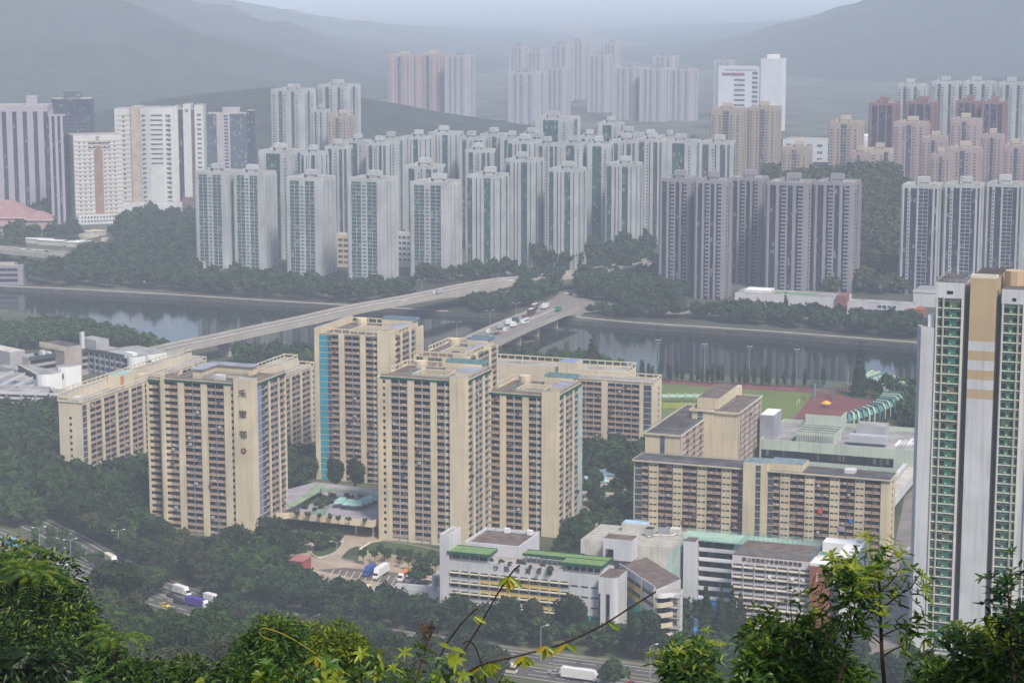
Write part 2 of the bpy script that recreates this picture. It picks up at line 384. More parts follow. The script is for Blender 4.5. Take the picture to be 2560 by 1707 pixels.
# T4 cyan
def ex4(b, W, Dp, h): b.P("wall").box(-1.4, .6, -1.2, Dp, 0, h + 3, ORANGE if False else CREAM, CONC)
t4, _, _ = cream_tower("cream estate tower with a bright cyan tiled strip at its left edge", 795, 835, 68, 946, 1056, 25,
    [('c', 3.6, CYAN), ('t', 1.6), ('w', 2.8), ('p', 2.1), ('w', 3), ('w', 3), ('p', 2.1), ('w', 2.9), ('v', 1.9)],
    [('p', 1.0), ('v', 1.6), ('w', 2.8), ('p', 2), ('w', 3), ('w', 3), ('p', 2), ('w', 3), ('c', 1.2, BLUEM), ('p', 7)], 31, CYAN, BLUEM, False, extra=ex4, rail=BLUEM)
t4.finish()
# T5 behind
t5, _, _ = cream_tower("lower cream tower between the cyan striped tower and the bridge", 1035, 893, 60, 1135, 1243, 21,
    [('p', 1), ('w', 3), ('p', 2), ('w', 3), ('w', 3), ('p', 2), ('w', 3)], [('p', 2), ('w', 2.8), ('p', 1.4), ('w', 3), ('w', 3), ('p', 1.5), ('w', 3), ('p', 1)], 25, CYAN, BLUEM, False, rail=BLUEM)
t5.finish()
# T2 central
t2, W2, D2 = cream_tower("tallest central cream tower with a green rooftop band and pale blue pipes", 945, 944, 68, 1127, 1229, 24,
    [('p', 1.6), ('s', 1.7), ('p', 1.7), ('w', 3), ('w', 3.1), ('p', 2.4), ('w', 3), ('w', 3.1), ('p', 2.3), ('w', 3), ('v', 2.1)],
    [('v', 1.6), ('w', 2.4), ('p', 1.9), ('w', 3), ('w', 3), ('p', 1.9), ('w', 3), ('v', 1.8), ('p', 1.6)], 34, CYAN, M("pale_blue_pipe", (.30, .42, .47), .6), True)
t2.finish()
# T3 right
t3, W3, D3 = cream_tower("cream tower with green roof fence joined to the right of the central tower", 1217, 984, 58.5, 1357, 1455, 21,
    [('t', 1.8), ('w', 3.2), ('p', 2.3), ('w', 3.0), ('w', 3.1), ('p', 2.3), ('w', 3), ('v', 2.1)],
    [('v', 1.4), ('w', 2.2), ('p', 1.4), ('w', 3), ('w', 2.4), ('p', 1.4), ('w', 3), ('c', 3.6, M("pale_teal_tile", (.35, .45, .42), .6))], 33, CYAN, M("pale_blue_pipe", (.3, .42, .47)), True)
t3.finish()
# --- long slabs
def slab(label, o, rz, W, Dp, h, n, front, right, left=None, fh=2.8, wall=CREAM2, raised=None, grp="cream estate slabs"):
    b = Bd("apartment_block", label, "apartment block", o, rz, grp, W, Dp); wl = b.P("wall"); wl.box(0, W, 0, Dp, 0, h, wall, RGREY)
    if front: bays(b, 'F', b.tr('F'), fit(front, W), h - 1 - n * fh, n, fh, wall, M("grey_pipe", (.3, .3, .32), .7))
    if right: bays(b, 'R', b.tr('R'), fit(right, Dp), h - 1 - n * fh, n, fh, wall, M("grey_pipe", (.3, .3, .32), .7))
    if left: bays(b, 'L', b.tr('L'), fit(left, Dp), h - 1 - n * fh, n, fh, wall)
    slot_parapet(b, -.4, W + .4, -.4, Dp + .4, h, wall, 'FRLB', 2.2)
    if raised: raised(b, W, Dp, h)
    return b
h = 35; o = place(146, 1003, h); W = slen(o, U, 205); c = o + U * W; Dp = 120
def rais(b, W, Dp, h):
    b.P("wall").box(0, W * .38, 0, Dp, h, h + 3.4, CREAM2, RGREY); slot_parapet(b, 0, W * .36, .2, Dp, h + 3.4, CREAM2, 'RL', 2.2)
    p = b.P("lift_housing"); p.box(W * .40, W * .9, Dp * .3, Dp * .42, h, h + 6.5, CREAM2, M("pale_green_roof", (.30, .42, .38), .7)); p.box(W * .90, W * .93, Dp * .31, Dp * .33, h, h + 6, M("orange_stripe", (.50, .22, .06)))
    b.P("water_tank").box(W * .6, W * .85, .6, 3.4, h, h + 2.6, WGREY); b.P("water_tank").box(W * .5, W * .8, Dp * .5, Dp * .55, h, h + 2.6, CREAM)
    for k in range(9): b.elem("window", 'F', b.tr('F'), W * .45, h - 8 - k * 3.0, 1.2, [(0, 1.2, 0, .12, 0, 1.2, GL)])
rb = []
for k in range(9): rb += [('p', 1.5), ('w', 3.2), ('w', 3.2)]
s1 = slab("long low cream slab block at far left with a blank end wall", o, RZ, W, Dp, h, 12, None, [('t', 2.2)] + rb + [('p', 1.5)], raised=rais); s1.finish()
# slab behind between T1 and T4 (right face visible)
h = 38; c = place(640, 990, h); c2 = G(783, 915, h); Dp = 85; rb = []
for k in range(7): rb += [('p', 1.5), ('w', 3.2), ('w', 3.2)]
oo = c2 - V * Dp - U * 16
s2 = slab("cream slab block in the gap between the lettered tower and cyan striped tower", oo, RZ, 16, Dp, h, 13, None, rb + [('p', 1.5), ('s', 1.6)],
          raised=lambda b, W, Dp, h: (b.P("wall").box(0, W * .5, 0, Dp, h, h + 3.2, CREAM2, RGREY), slot_parapet(b, 0, W * .48, .2, Dp, h + 3.2, CREAM2, 'RLB', 2.2), b.P("water_tank").box(W * .6, W * .9, Dp * .4, Dp * .45, h, h + 2.6, CREAM))); s2.finish()
# slab right behind T3
h = 36; o = place(1420, 944, h); W = slen(o, U, 1634); Dp = slen(o + U * W, V, 1652)
oo = o
def rais3(b, W, Dp, h):
    b.P("roof_wing").box(-62, W * .60, Dp + 4, Dp + 16, 0, h + 1.5, CREAM2, RGREY)
    slot_parapet(b, -62, W * .60, Dp + 4, Dp + 16, h + 1.5, CREAM2, 'FRB', 3.0)
    b.P("lift_housing").box(-10, -1, Dp + 2, Dp + 3.9, 0, h + 5, CREAM2, SLATE); b.P("lift_housing").box(-10, -1, Dp + 3.9, Dp + 12, h + 1.6, h + 5, CREAM2, SLATE)
    for i in range(12): b.elem("window", 'R', b.tr('R'), Dp * .5, h - 4 - i * 2.8, 1.2, [(0, 1.2, .56, .68, 0, 1.2, GL)])
s3 = slab("wide cream slab block facing the camera beside the sports pitch", o, RZ, W, Dp, h, 12,
          [('p', 1.0), ('w', 3.4), ('w', 3.4), ('w', 3.4), ('w', 3.4), ('p', 2.6), ('w', 3.4), ('w', 3.4), ('w', 3.4), ('w', 3.4), ('p', 1.6), ('t', 3.4), ('p', .8)], [('p', 1)], raised=rais3); s3.finish()
# --- low front slab with dark roof
h = 32.4; o = place(1588, 1150, h); W = slen(o, U, 2222); Dp = slen(o + U * W, V, 2236)
b = Bd("apartment_block", "wide eleven storey cream slab with dark roof and brown pipes in front of shopping centre", "apartment block", o, W=W, Dp=Dp, group="cream estate slabs")
print("low slab", W, Dp); Dp = max(Dp, 11); b.D = Dp
xs = slen(o, U, 1862); xe = slen(o, U, 1920)
wl = b.P("wall"); wl.box(0, W, 0, Dp, 0, h, CREAM, DROOF); wl.box(xs, xe, -2.2, Dp * .7, 0, h + 3.2, CREAM, M('faded_blue_roof', (.17, .23, .25))); wl.box(xe, xe + 14, .6, Dp, h, h + 3.2, CREAM, M('faded_blue_roof', (.17, .23, .25)))
rf = b.P("roof"); rf.box(-1, xs - .1, -1.2, Dp + 1, h, h + .35, DROOF); rf.box(xe + .1, W + 1, -1.2, Dp + 1, h, h + .34, DROOF)
rim(b, "roof_edge", -1.05, xs - .1, -1.3, Dp + 1.1, h - .1, h + .5, .25, CREAM2); rim(b, "roof_edge", xe + .1, W + 1.05, -1.3, Dp + 1.1, h - .1, h + .49, .25, CREAM2)
rails(b, "roof_railing", .2, xs - .6, .5, Dp - .3, h + .3, 1.1, BLUEM, 3, 2); rails(b, "roof_railing", xe + 14.5, W - .2, .5, Dp - .3, h + .3, 1.1, BLUEM, 3, 2)
un = [('q', 3.4), ('w', 2.6), ('w', 2.6)]
f1 = [('t', 2.6), ('w', 2.4)] + un + un + un + un[:1] + [('w', 2.6), ('t', 2.0)]; f2 = [('t', 2.0), ('w', 2.4)] + un + un + un + un[:1] + [('w', 2.6), ('w', 2.8), ('p', 2.6)]
nf = 11; fh = 2.75
bays(b, 'F', b.tr('F'), fit(f1, xs), h - .4 - nf * fh, nf, fh, CREAM, BROWNP)
bays(b, 'F', b.tr('F', x0=xe), fit(f2, W - xe), h - .4 - nf * fh, nf, fh, CREAM, BROWNP)
T = b.tr('F', x0=xs, y0=-2.2)
bays(b, 'F', T, fit([('p', 3.4), ('t', 1.5), ('p', 1.6)], xe - xs), h + 2.6 - 12 * fh, 12, fh, CREAM)
bays(b, 'R', b.tr('R'), fit([('p', 3), ('s', 1.5), ('p', 3)], Dp), h - .6 - nf * fh, nf, fh, CREAM)
bays(b, 'L', b.tr('L'), fit([('p', 3), ('s', 1.5), ('p', 3)], Dp), h - .6 - nf * fh, nf, fh, CREAM)
LD = b.P("hung_laundry"); RED_ = M("red_cloth", (.6, .07, .04)); x = slen(o, U, 2048); LD.box(x, x + 1.7, -.9, -.6, h - 15.6, h - 13.9, RED_)
x = slen(o, U, 2126); LD.box(x, x + 1.4, -.9, -.6, h - 18.6, h - 17.0, M("blue_cloth", (.01, .16, .6))); x = slen(o, U, 2100); LD.box(x, x + 2.6, -.9, -.6, h - 22.2, h - 20.2, M("lilac_cloth", (.35, .3, .38)))
b.P("water_tank").box(W * .82, W * .86, Dp * .4, Dp * .8, h + .4, h + 1.8, WGREY)
b.finish()
# --- mid block with two wings
h = 29; o = place(1613, 1083, h); W = slen(o, U, 1700); Dp = slen(o + U * W, V, 1800)
b = Bd("apartment_block", "cream block with stepped dark roofs edged in blue rail behind the wide slab", "apartment block", o, W=W, Dp=Dp, group="cream estate slabs")
wl = b.P("wall"); wl.box(0, W, 0, Dp, 0, h, CREAM, DROOF)
rim(b, "roof_edge", -.8, W + .8, -.8, Dp, h - .2, h + .5, .3, CREAM2); rails(b, "roof_railing", -.5, W + .5, -.5, Dp, h + .4, 1.3, BLUEM, 3, 2)
b.elem("stair_window", 'F', b.tr('F'), W * .44, 0, 2, [(0, 2, .0, .15, 3, h - .5, GLS)])
chk = [];
for k in range(5): chk += [('q', 2.0), ('w', 2.2)]
bays(b, 'R', b.tr('R'), fit([('p', 1)] + chk + [('t', 2), ('p', 1.5)], Dp), h - .6 - 10 * fh, 10, fh, M("lilac_cream", (.45, .37, .33), .9))
h2 = 33; o2 = place(1803, 1030, h2); W_2 = slen(o2, U, 1845); D_2 = slen(o2 + U * W_2, V, 1901)
dx, dy = (o2 - o).dot(U), (o2 - o).dot(V)
wl.box(dx - 14, dx + W_2, dy, dy + D_2, 0, h2, CREAM, BROOF); T = b.tr('R', x1=dx + W_2, y0=dy)
bays(b, 'R', T, fit([('p', .8), ('w', 1.4), ('q', 2), ('w', 1.6), ('q', 2), ('w', 1.6), ('q', 2), ('w', 1.6), ('q', 2), ('w', 1.6), ('p', .5)], D_2), h2 - .6 - 11 * fh, 11, fh, M("lilac_cream", (.45, .37, .33)))
rim(b, "roof_edge", dx - 15, dx + W_2 + 1, dy - 1, dy + D_2 + 1, h2 - .2, h2 + .5, .3, CREAM2); rails(b, "roof_railing", dx + .4, dx + W_2 + .6, dy, dy + D_2, h2 + .4, 1.3, BLUEM, 3, 2)
wl.box(W - 3, dx - 14.1, Dp * .7, Dp + 12, 0, h + 6, CREAM, M('faded_blue_roof', (.17, .23, .25))); b.P("stair_core").box(dx - 13, dx - 3, dy + 6, dy + D_2, h2, h2 + 5, CREAM, BROOF); b.P("stair_core").box(dx - 3, dx - 1, dy + D_2 - 4, dy + D_2 - .5, h2 + .6, h2 + 5, CREAM2)
T = b.tr('F', x0=dx - 11, y0=dy - .3); wl.box(dx - 13.5, dx - 3, dy - .3, dy - .02, 0, h2 + 1, CREAM)
bays(b, 'F', T, [('t', 2.4)], h2 - 11 * fh, 11, fh, CREAM); b.finish()
# ================================================================== schools, shopping centre, green tiled tower, campus, sports ground
def zat(py, Y):
    d = ray(CX, py); return H + Y * d.z / d.y
def loc(b, px, py, z):           # pixel on plane z -> local coordinates of building b
    p = G(px, py, z) - b.org; return p.dot(b.u), p.dot(b.v)
# --- school with green roof terraces
h = 21.8; o = place(1124, 1400, h); X = lambda px: slen(o, U, px)
W = X(1505); b = Bd("school_building", "long white school with green roofed terrace, yellow spandrels and dark characters", "school", o, W=W, Dp=14)
wl = b.P("wall"); wl.box(0, W, 0, 14, 6.6, h, WGREY, CONC); wl.box(.15, W, .15, 13.9, 0, 6.6, TEALP)
T = b.tr('F'); nb = 15; bw = (W - .8) / nb; SH = M("cream_sunshade", (.55, .50, .38), .8)
for r in range(5):
    z = h - 6.0 - r * 3.75
    for k in range(nb):
        a = .5 + k * bw
        if r in (0, 1, 2) and 3 <= k <= 10 and not (r == 2 and k < 9): b.elem("yellow_spandrel", "F", T, a, z, bw, [(0, bw - .1, 0, .12, -1.5, .1, YELLOW)])
        mt = TEALP if r >= 3 else WGREY
        if k < 12 or r == 9:
            b.elem("window", 'F', T, a, z, bw - .8, [(.1, bw - .8, .12, .2, .3, 1.5, GL)]); b.elem("top_window", 'F', T, a, z + 2.0, bw - .8, [(.15, bw - .9, .12, .18, .1, .5, GL)])
            b.elem("sunshade", 'F', T, a, z, bw - .8, [(-.1, bw - .5, .0, 1.1, 1.65, 1.95, SH if r < 3 else WHITE)])
        else: b.elem("top_window", 'F', T, a, z + 1.0, bw - .8, [(.15, bw - .9, .02, .1, .1, .6, GL)])
for k in range(13): b.fb(b.P("pilaster"), T, .2 + k * bw, .45 + k * bw, 0, .35, 4, h - 3.2, WGREY)
zt = zat(1341, o.y); x0 = X(1101)
b.P("stair_tower").box(x0, -.0, -.6, 11, 0, zt, WGREY, CONC); rim(b, "stair_tower", x0, -.02, -.6, 11, zt, zt + .8, .3, WGREY)
for k in range(4): b.elem("window", 'L', b.tr('L', x0=x0, y0=4), 0, 5 + 4 * k, 1.4, [(0, 1.4, .0, .5, 0, 1.5, WHITE)])
hz = 25.5; hr = loc(b, 1298, 1372, hz); hb = loc(b, 1351, 1336, hz); hl = loc(b, 1172, 1352, hz)
hw = b.P("hall"); hw.box(hl[0], hr[0], hr[1], hb[1], h + .1, hz, WGREY, BROOF); hw.box(hl[0], hr[0], 14.1, hb[1], 0, h + .1, WGREY)
rim(b, "hall", hl[0], hr[0], hr[1], hb[1], hz, hz + .9, .5, WGREY); hw.box(hl[0] + 8, hl[0] + 10, hb[1] - 2, hb[1] - .8, hz, hz + 1.8, WHITE); hw.box(hl[0] + 17, hl[0] + 19, hb[1] - 2, hb[1] - .8, hz, hz + 1.8, WHITE)
gr = b.P("green_roof"); x1, x2, x3 = X(1222), X(1297), X(1408)
def groof(a0, a1, v0, v1): gr.box(a0 - .5, a1 + .3, v0 - .9, v1 + .2, h + 3.5, h + 3.7, GREENR); gr.box(a0 - .6, a1 + .4, v0 - 1.0, v0 - .75, h + 2.7, h + 3.72, DGREEN); gr.box(a0 - .6, a1 + .4, v1 + .2, v1 + .4, h + 3.2, h + 3.9, DGREEN); gr.box(a1 + .3, a1 + .5, v0 - .75, v1 + .2, h + 2.7, h + 3.72, DGREEN)
groof(0, x1, 0, 7.5); groof(x3, W, 0, 5.5); groof(x2, W, 6.6, 10.5)
pv = b.P("rooftop_room"); pv.box(.2, x1 - .4, .6, 7, h, h + 3.4, WGREY); pv.box(x3 + .4, W - .2, .8, 9.5, h, h + 3.4, WGREY)
for k in range(4): b.elem("window", 'F', b.tr('F', y0=.6), .9 + k * (x1 / 4.3), h, x1 / 5, [(0, x1 / 5.2, 0, .12, .9, 2.5, GL)])
for k in range(5): b.elem("window", 'F', b.tr('F', y0=.8), x3 + 1.2 + k * (W - x3 - 1.5) / 5, h, 1.7, [(0, 1.8, 0, .12, .7, 2.5, GL)])
for k in range(9): a = x2 + k * (x3 - x2) / 8.5; pv.box(a, a + .3, 7.2, 7.5, h, h + 3.5, WGREY)
b.P("parapet").box(x1, x3, -.02, .25, h, h + 1.0, WGREY)
for i, ch in enumerate("沙田培英中學"): text(b.e, ch, 2.1, (X(1240) + i * (X(1374) - X(1240)) / 5, -.12, h - 1.2), (math.pi / 2, 0, 0), DARKT, "character")
# curved white stair tower
xs, xe = X(1503), X(1549); zt = zat(1398, o.y)
st = b.P("curved_stair_tower"); pol = [(xs, -3), (xe - 2.2, -3)] + [(xe - 2.2 + 2.2 * math.sin(a), -.8 - 2.2 * math.cos(a)) for a in (.4, .8, 1.2, 1.57)] + [(xe, 9), (xs, 9)]
st.prism(pol, 0, zt, WGREY, BROOF)
b.P("slit_window").box(xs + .1, xs + .7, -3.12, -3.0, 3, zt - 6, GL); b.P("slit_window").box(xs + 2.9, xs + 4.2, -3.12, -3.0, 3, zt - 6, GL); b.finish()
# --- wing with teal panel and curved balconies
h = 19.5
pp = [G(1549, 1414, h), G(1640, 1474, h), G(1702, 1446, h), G(1615, 1392, h)]
b = Bd("school_building", "small white school wing with teal lower wall and wavy stair balconies at its corner", "school", pp[1]); lp = [((p - b.org).dot(b.u), (p - b.org).dot(b.v)) for p in pp]
b.P("wall").prism(lp, 5, h, WGREY, BROOF)
ed = Vector((lp[1][0] - lp[0][0], lp[1][1] - lp[0][1], 0)); L = ed.length; ed.normalize(); nn = Vector((ed.y, -ed.x, 0))
def strip(name, a0, a1, z0, z1, t, mat):
    p = Vector((lp[0][0], lp[0][1], 0)); q = [p + ed * a0, p + ed * a1]; r = [q[1] + nn * t, q[0] + nn * t]
    b.P(name).prism([(v.x, v.y) for v in (q[0], q[1], r[0], r[1])][:2] + [(r[0].x, r[0].y), (r[1].x, r[1].y)], z0, z1, mat)
for k in range(4): strip("window_band", .4, L - 1.2, h - 3.3 - k * 3.7, h - 1.9 - k * 3.7, .12, GL)
for k in (0, 1): strip("yellow_band", .3, L * .62, h - 5.3 - k * 3.7, h - 3.35 - k * 3.7, .22, YELLOW)
strip("teal_wall", 0, L * .8, 4.4, h - 9.2, .2, TEALP); strip("drain_pipe", L * .63, L * .65, 5, h + .3, .6, CREAM); strip("drain_pipe", L - .9, L - .4, 2, h + .5, .7, CREAM)
strip("parapet", 0, L, h, h + 1.1, .25, WGREY)
b.P("lift_housing").box(*[lp[3][0] - 14, lp[3][0] - 3], lp[3][1] - 8, lp[3][1] - 1, h, h + 8, WGREY, BROOF)
b.P("lift_housing").box(lp[3][0] - 13, lp[3][0] - 10, lp[3][1] - 8.12, lp[3][1] - 8, h, h + 4, GL)
bx, by = lp[1]
for k in range(6):
    z = h - 2.2 - k * 3.7; bb = MB(); pts = []
    if z < 0: break
    for i in range(9):
        t = i / 8; pts.append((bx + t * 8.3, by - 1.8 - .9 * math.sin(t * 6.0) + (t * 1.5)))
    for i in range(8):
        (xa, ya), (xb, yb) = pts[i], pts[i + 1]; dz0, dz1 = (.9 * (i / 8) if k else 0), (.9 * ((i + 1) / 8) if k else 0)
        bb.hexa([(xa, ya, z + dz0), (xb, yb, z + dz1), (xb, yb + .3, z + dz1), (xa, ya + .3, z + dz0), (xa, ya, z + 1.7 + dz0), (xb, yb, z + 1.7 + dz1), (xb, yb + .3, z + 1.7 + dz1), (xa, ya + .3, z + 1.7 + dz0)], WHITE if k == 0 else CREAM2)
    bb.box(bx + .1, bx + 8.2, by - .7, by + 5, z + .1, z + .3, CONC); bb.build("balcony", b.e)
b.P("wall").box(bx + .2, bx + 8, by + .8, by + 6, 0, h - .5, WGREY, CONC); b.P("window_band").box(bx + .4, bx + 5, by + .65, by + .8, 1, h - 2, GL)
wv = loc(b, 1736, 1436, 17.5); b.P("sign_wall").box(bx + 8.4, wv[0], by + .2, by + 1.0, 0, 18.0, M("grey_sign_wall", (.36, .37, .41), .85, .06))
for i, ch in enumerate("沙田培英中學"): text(b.e, ch, 1.7, (bx + 8.4 + (wv[0] - bx - 8.4) * .5, by + .1, 15.2 - i * 2.35), (math.pi / 2, 0, 0), DARKT, "character")
b.finish()
# --- ribbed assembly hall
h = 23; o = place(1462, 1354, h); W = slen(o, U, 1668); Dp = slen(o + U * W, V, 1712)
b = Bd("assembly_hall", "off white hall with ten parallel roof ribs and pale green side glazing", "hall", o, W=W, Dp=Dp)
OW = M("weathered_white", (.55, .52, .47), .9, .14, .25, .45)
b.P("wall").box(0, W, 0, Dp, 0, h - .6, OW, LCONC); nr = 11
for k in range(nr):
    y = k * (Dp - .5) / (nr - 1); r_ = MB(); r_.box(-1.6, W + 1.6, y, y + .5, h - .6, h + 1.0, OW); r_.box(-1.6, 0, y, y + .5, h - 4.5, h - .6, OW); r_.box(W, W + 1.6, y, y + .5, 0, h - .6, M("pale_green_fin", (.42, .52, .48), .8)); r_.build("roof_rib", b.e)
for k in range(nr - 1):
    y = k * (Dp - .5) / (nr - 1); b.elem("window", 'R', b.tr('R', y0=y + .6), 0, 0, (Dp - .5) / (nr - 1) - .7, [(0, (Dp - .5) / (nr - 1) - .7, 0, .15, 4, h - 3, M("pale_green_glass", (.22, .36, .33), .3, .1, .1, 0, .6))])
b.P("plant_room").box(W * .28, W * .58, Dp * .72, Dp * .95, h, h + 4, OW, M("pale_blue_sheet", (.35, .5, .6), .5, .3, .5))
for a, c_ in ((.62, .70), (.74, .88)):
    q = MB(); q.box(W * a, W * a + 3, Dp * c_ - 5, Dp * c_ - 1.5, h + 1.2, h + 4, STEEL, BLACK)
    for k in (0, 2.7): q.box(W * a + k, W * a + k + .25, Dp * c_ - 4.6, Dp * c_ - 4.3, h, h + 1.2, STEEL)
    q.build("air_conditioner", b.e)
pt = b.P("pipework"); pt.tube([(W * .66, Dp * .45, h + 1.2), (W * .75, Dp * .62, h + 1.3), (W * .92, Dp * .62, h + 1.3), (W * .95, Dp * .9, h + 1.4)], .35, OW, 6)
b.P("water_tank").box(W * .86, W * .97, Dp * .78, Dp * .94, h + .6, h + 3, OW); b.finish()
# --- corridor block with mint roof
h = 23; o = place(1702, 1346, h); X = lambda px: slen(o, U, px); W = X(2075)
b = Bd("school_building", "grey school block with open corridors under a pale mint green roof", "school", o, W=W, Dp=11)
b.P("wall").box(0, W, 2, 11, 0, h, WGREY); b.P("mint_roof").box(-.5, W, -.6, 11.5, h, h + .5, MINT); b.P("stair_tower").box(X(1718), X(1746), -5, 1.9, 0, h + .6, WGREY, BROOF)
for r in range(6):
    z = h - 3.7 * (r + 1); b.P("corridor_slab").box(X(1748), W, -.2, 2, z - .3, z + .0, WGREY); b.P("parapet").box(X(1748), W, -.25, .0, z, z + 1.15, WHITE if r % 2 else WGREY)
    b.P("corridor_wall").box(X(1704), W - .1, 1.85, 1.98, z + .1, z + 3.2, GL)
    for k in range(6): b.elem("door", 'F', b.tr('F', y0=1.8), X(1752) + 3.2 + k * 6.2, z, 1.2, [(0, 1.3, 0, .1, .05, 2.4, DGREEN)])
rails(b, "roof_railing", 0, W, -.4, 11, h + .5, 1.1, M("pale_teal_metal", (.25, .45, .4), .5), 2, 2); b.finish()
# --- white block with right-to-left characters
h = 27; o = place(1831, 1386, h); X = lambda px: slen(o, U, px); W = X(2028); Dp = slen(o, V, 1869)
b = Bd("school_building", "tall pinkish white school block with rows of sunshaded windows and brick red end tower", "school", o, W=W, Dp=Dp)
PW = M("pinkish_white", (.56, .52, .53), .85, .08, .1, .25)
b.P("wall").box(0, W, 0, Dp, 0, h, PW, BROOF); T = b.tr('F'); nb = 7; bw = W / nb
for r in range(7):
    z = h - 5.9 - r * 3.68
    for k in range(nb):
        b.elem("window", 'F', T, k * bw + .35, z, bw - .8, [(0, bw - .8, .05, .15, .3, 1.35, GL)]); b.elem("top_window", 'F', T, k * bw + .35, z + 2.2, bw - .8, [(0, bw - .8, .05, .14, .15, .6, GL)])
        b.elem("sunshade", 'F', T, k * bw + .35, z, bw - .8, [(-.1, bw - .7, 0, .9, 1.55, 1.85, SH)])
for k in range(nb + 1): b.fb(b.P("pilaster"), T, k * bw - .1, k * bw + .12, 0, .35, 0, h - 2.8, PW)
for r, k in ((0, 3), (0, 5), (0, 6), (1, 5), (1, 6), (1, 6.4), (2, 5.5), (2, 6.5), (1, 5.4)): b.elem("air_conditioner", 'F', T, k * bw + 1, h - 7.4 - r * 3.68, 1, [(0, 1.1, .05, .75, .2, 1.1, WHITE)])
for i, ch in enumerate("學公浙蘇田沙會鄉同浙蘇港香"): text(b.e, ch, 1.55, (X(1861) + i * (X(2000) - X(1861)) / 12, -.1, h - 1.3), (math.pi / 2, 0, 0), DARKT, "character")
rails(b, "roof_fence", .2, W - .3, .2, Dp - .2, h, 2.8, TEALM, 1.8, 4)
xb, xd = X(2080), X(2090)
b.P("brick_tower").box(W + .05, xb, -2.5, 7, 0, h - .6, BRICK, WHITE); b.P("brick_tower").box(xb + .02, xd, -2.3, 7, 0, h - .8, ASPHD); rim(b, "brick_tower", W + .05, xd, -2.5, 7, h - .6, h + .4, .4, WHITE); b.P("brick_tower").box(W + 2.6, W + 2.9, -2.62, -2.5, h - 6, h - 3, WHITE)
b.P("rear_wing").box(W + .1, X(2120), 7.1, 42, 0, h - 2.4, WHITE, CREAM2); s = b.P("stair_house"); s.box(W + 1, X(2062), 7.2, 12, h - 2.4, h + .9, WHITE, TEALM)
zz = h + 3.5; p1 = loc(b, 2067, 1342, zz); p2 = loc(b, 2124, 1346, zz); s.box(p1[0], p2[0], p1[1] - 7, p1[1] - .3, h - 2.4, zz, WHITE)
q = [loc(b, *c_, zz) for c_ in ((2124, 1345), (2168, 1350), (2134, 1395), (2090, 1391))]
def lerp2(a, c_, t): return (a[0] + (c_[0] - a[0]) * t, a[1] + (c_[1] - a[1]) * t)
pg = b.P("pergola"); pg.prism([q[0], lerp2(q[0], q[1], .5), lerp2(q[3], q[2], .5), q[3]], zz - .5, zz, WHITE); pg.prism([lerp2(q[0], q[1], .86), q[1], q[2], lerp2(q[3], q[2], .86)], zz - .5, zz, WHITE)
for k in range(6):
    t = k / 5 * .94; a0, a1 = lerp2(q[0], q[3], t), lerp2(q[0], q[3], t + .06); c0, c1 = lerp2(q[1], q[2], t), lerp2(q[1], q[2], t + .06)
    pg.prism([lerp2(a0, c0, .5), lerp2(a0, c0, .87), lerp2(a1, c1, .87), lerp2(a1, c1, .5)], zz - .45, zz - .03, WHITE)
for c_ in (q[1], q[2], q[3]): pg.box(c_[0] - .8, c_[0] - .3, c_[1] + .2, c_[1] + .7, h - 6, zz - .5, WHITE)
b.finish()
# --- shopping centre behind
h = 14; o = place(1899, 1106, h); W = slen(o, U, 2300); Dp = 50
b = Bd("shopping_centre", "low pale green edged shopping centre with roof plant rooms behind the wide slab", "shopping centre", o, W=W, Dp=Dp)
PG = M("pale_green_wall", (.44, .50, .43), .85, .12, .1, .4)
b.P("wall").box(0, W, 0, Dp, 0, h, PG, RGREY); rim(b, "parapet", 0, W, 0, Dp, h, h + 1.8, .5, PG); b.P("window_band").box(1, W - 12, -.15, 0, 7, 11, GL)
def rbox(name, pa, pb, z0, z1, mat, top, dep):
    a = loc(b, *pa, z1); c_ = loc(b, *pb, z1); x0, x1 = sorted((a[0], c_[0])); b.P(name).box(x0, x1, a[1], a[1] + dep, z0, z1, mat, top); return x0, x1, a[1]
x0, x1, y0 = rbox("louvre_room", (1990, 1077), (2082, 1088), h, 20, PG, DROOF, 16)
for k in range(16): b.P("louvre_room").box(x0 + .4 + k * (x1 - x0) / 16.5, x0 + .9 + k * (x1 - x0) / 16.5, y0 - .2, y0, h + .5, 18.4, RGREY)
for k in range(4): b.P("louvre_room").box(x0, x1, y0 + k * 5.2, y0 + k * 5.2 + .5, 20.2, 20.8, PG)
rbox("plant_room", (2014, 1034), (2098, 1044), h, 22, PG, REDT, 14)
x0, x1, y0 = rbox("cooling_tower", (2122, 1086), (2215, 1094), h + 1.5, 19, M("light_metal", (.42, .42, .46), .5, .1), M("light_metal", (.42, .42, .46)), 4.5)
rbox("chiller_enclosure", (2140, 1062), (2213, 1068), h, 19.5, STEEL, RGREY, 10); rbox("grey_block", (1900, 1036), (1930, 1042), h, 26, M("lilac_grey", (.30, .30, .35), .8), WHITE, 16)
for k in range(4): rbox("skylight", (2236 + 14 * k, 1112 - 2 * k), (2246 + 14 * k, 1114), h, h + .8, WHITE, WHITE, 12)
pi = b.P("pipework")
for k in (0, 1.2, 2.4): pi.tube([(W * .18 + k, 6, h + .8), (W * .18 + k, 30, h + .8), (W * .30 + k, 34, h + .8)], .3, RGREY, 5); pi.tube([(W * .84 + k, 3, h + .8), (W * .84 + k, 32, h + .8)], .3, RGREY, 5)
b.P("walkway_roof").box(W * .93, W, -70, -.1, 4, 8, WGREY, LCONC); b.P("walkway_roof").box(W * .90, W * .92, -60, -.1, 6, 9.3, WGREY); b.P("escalator_canopy").box(W * .80, W * .86, -48, -26, 3, 5.5, CREAM2, RGREY); b.finish()
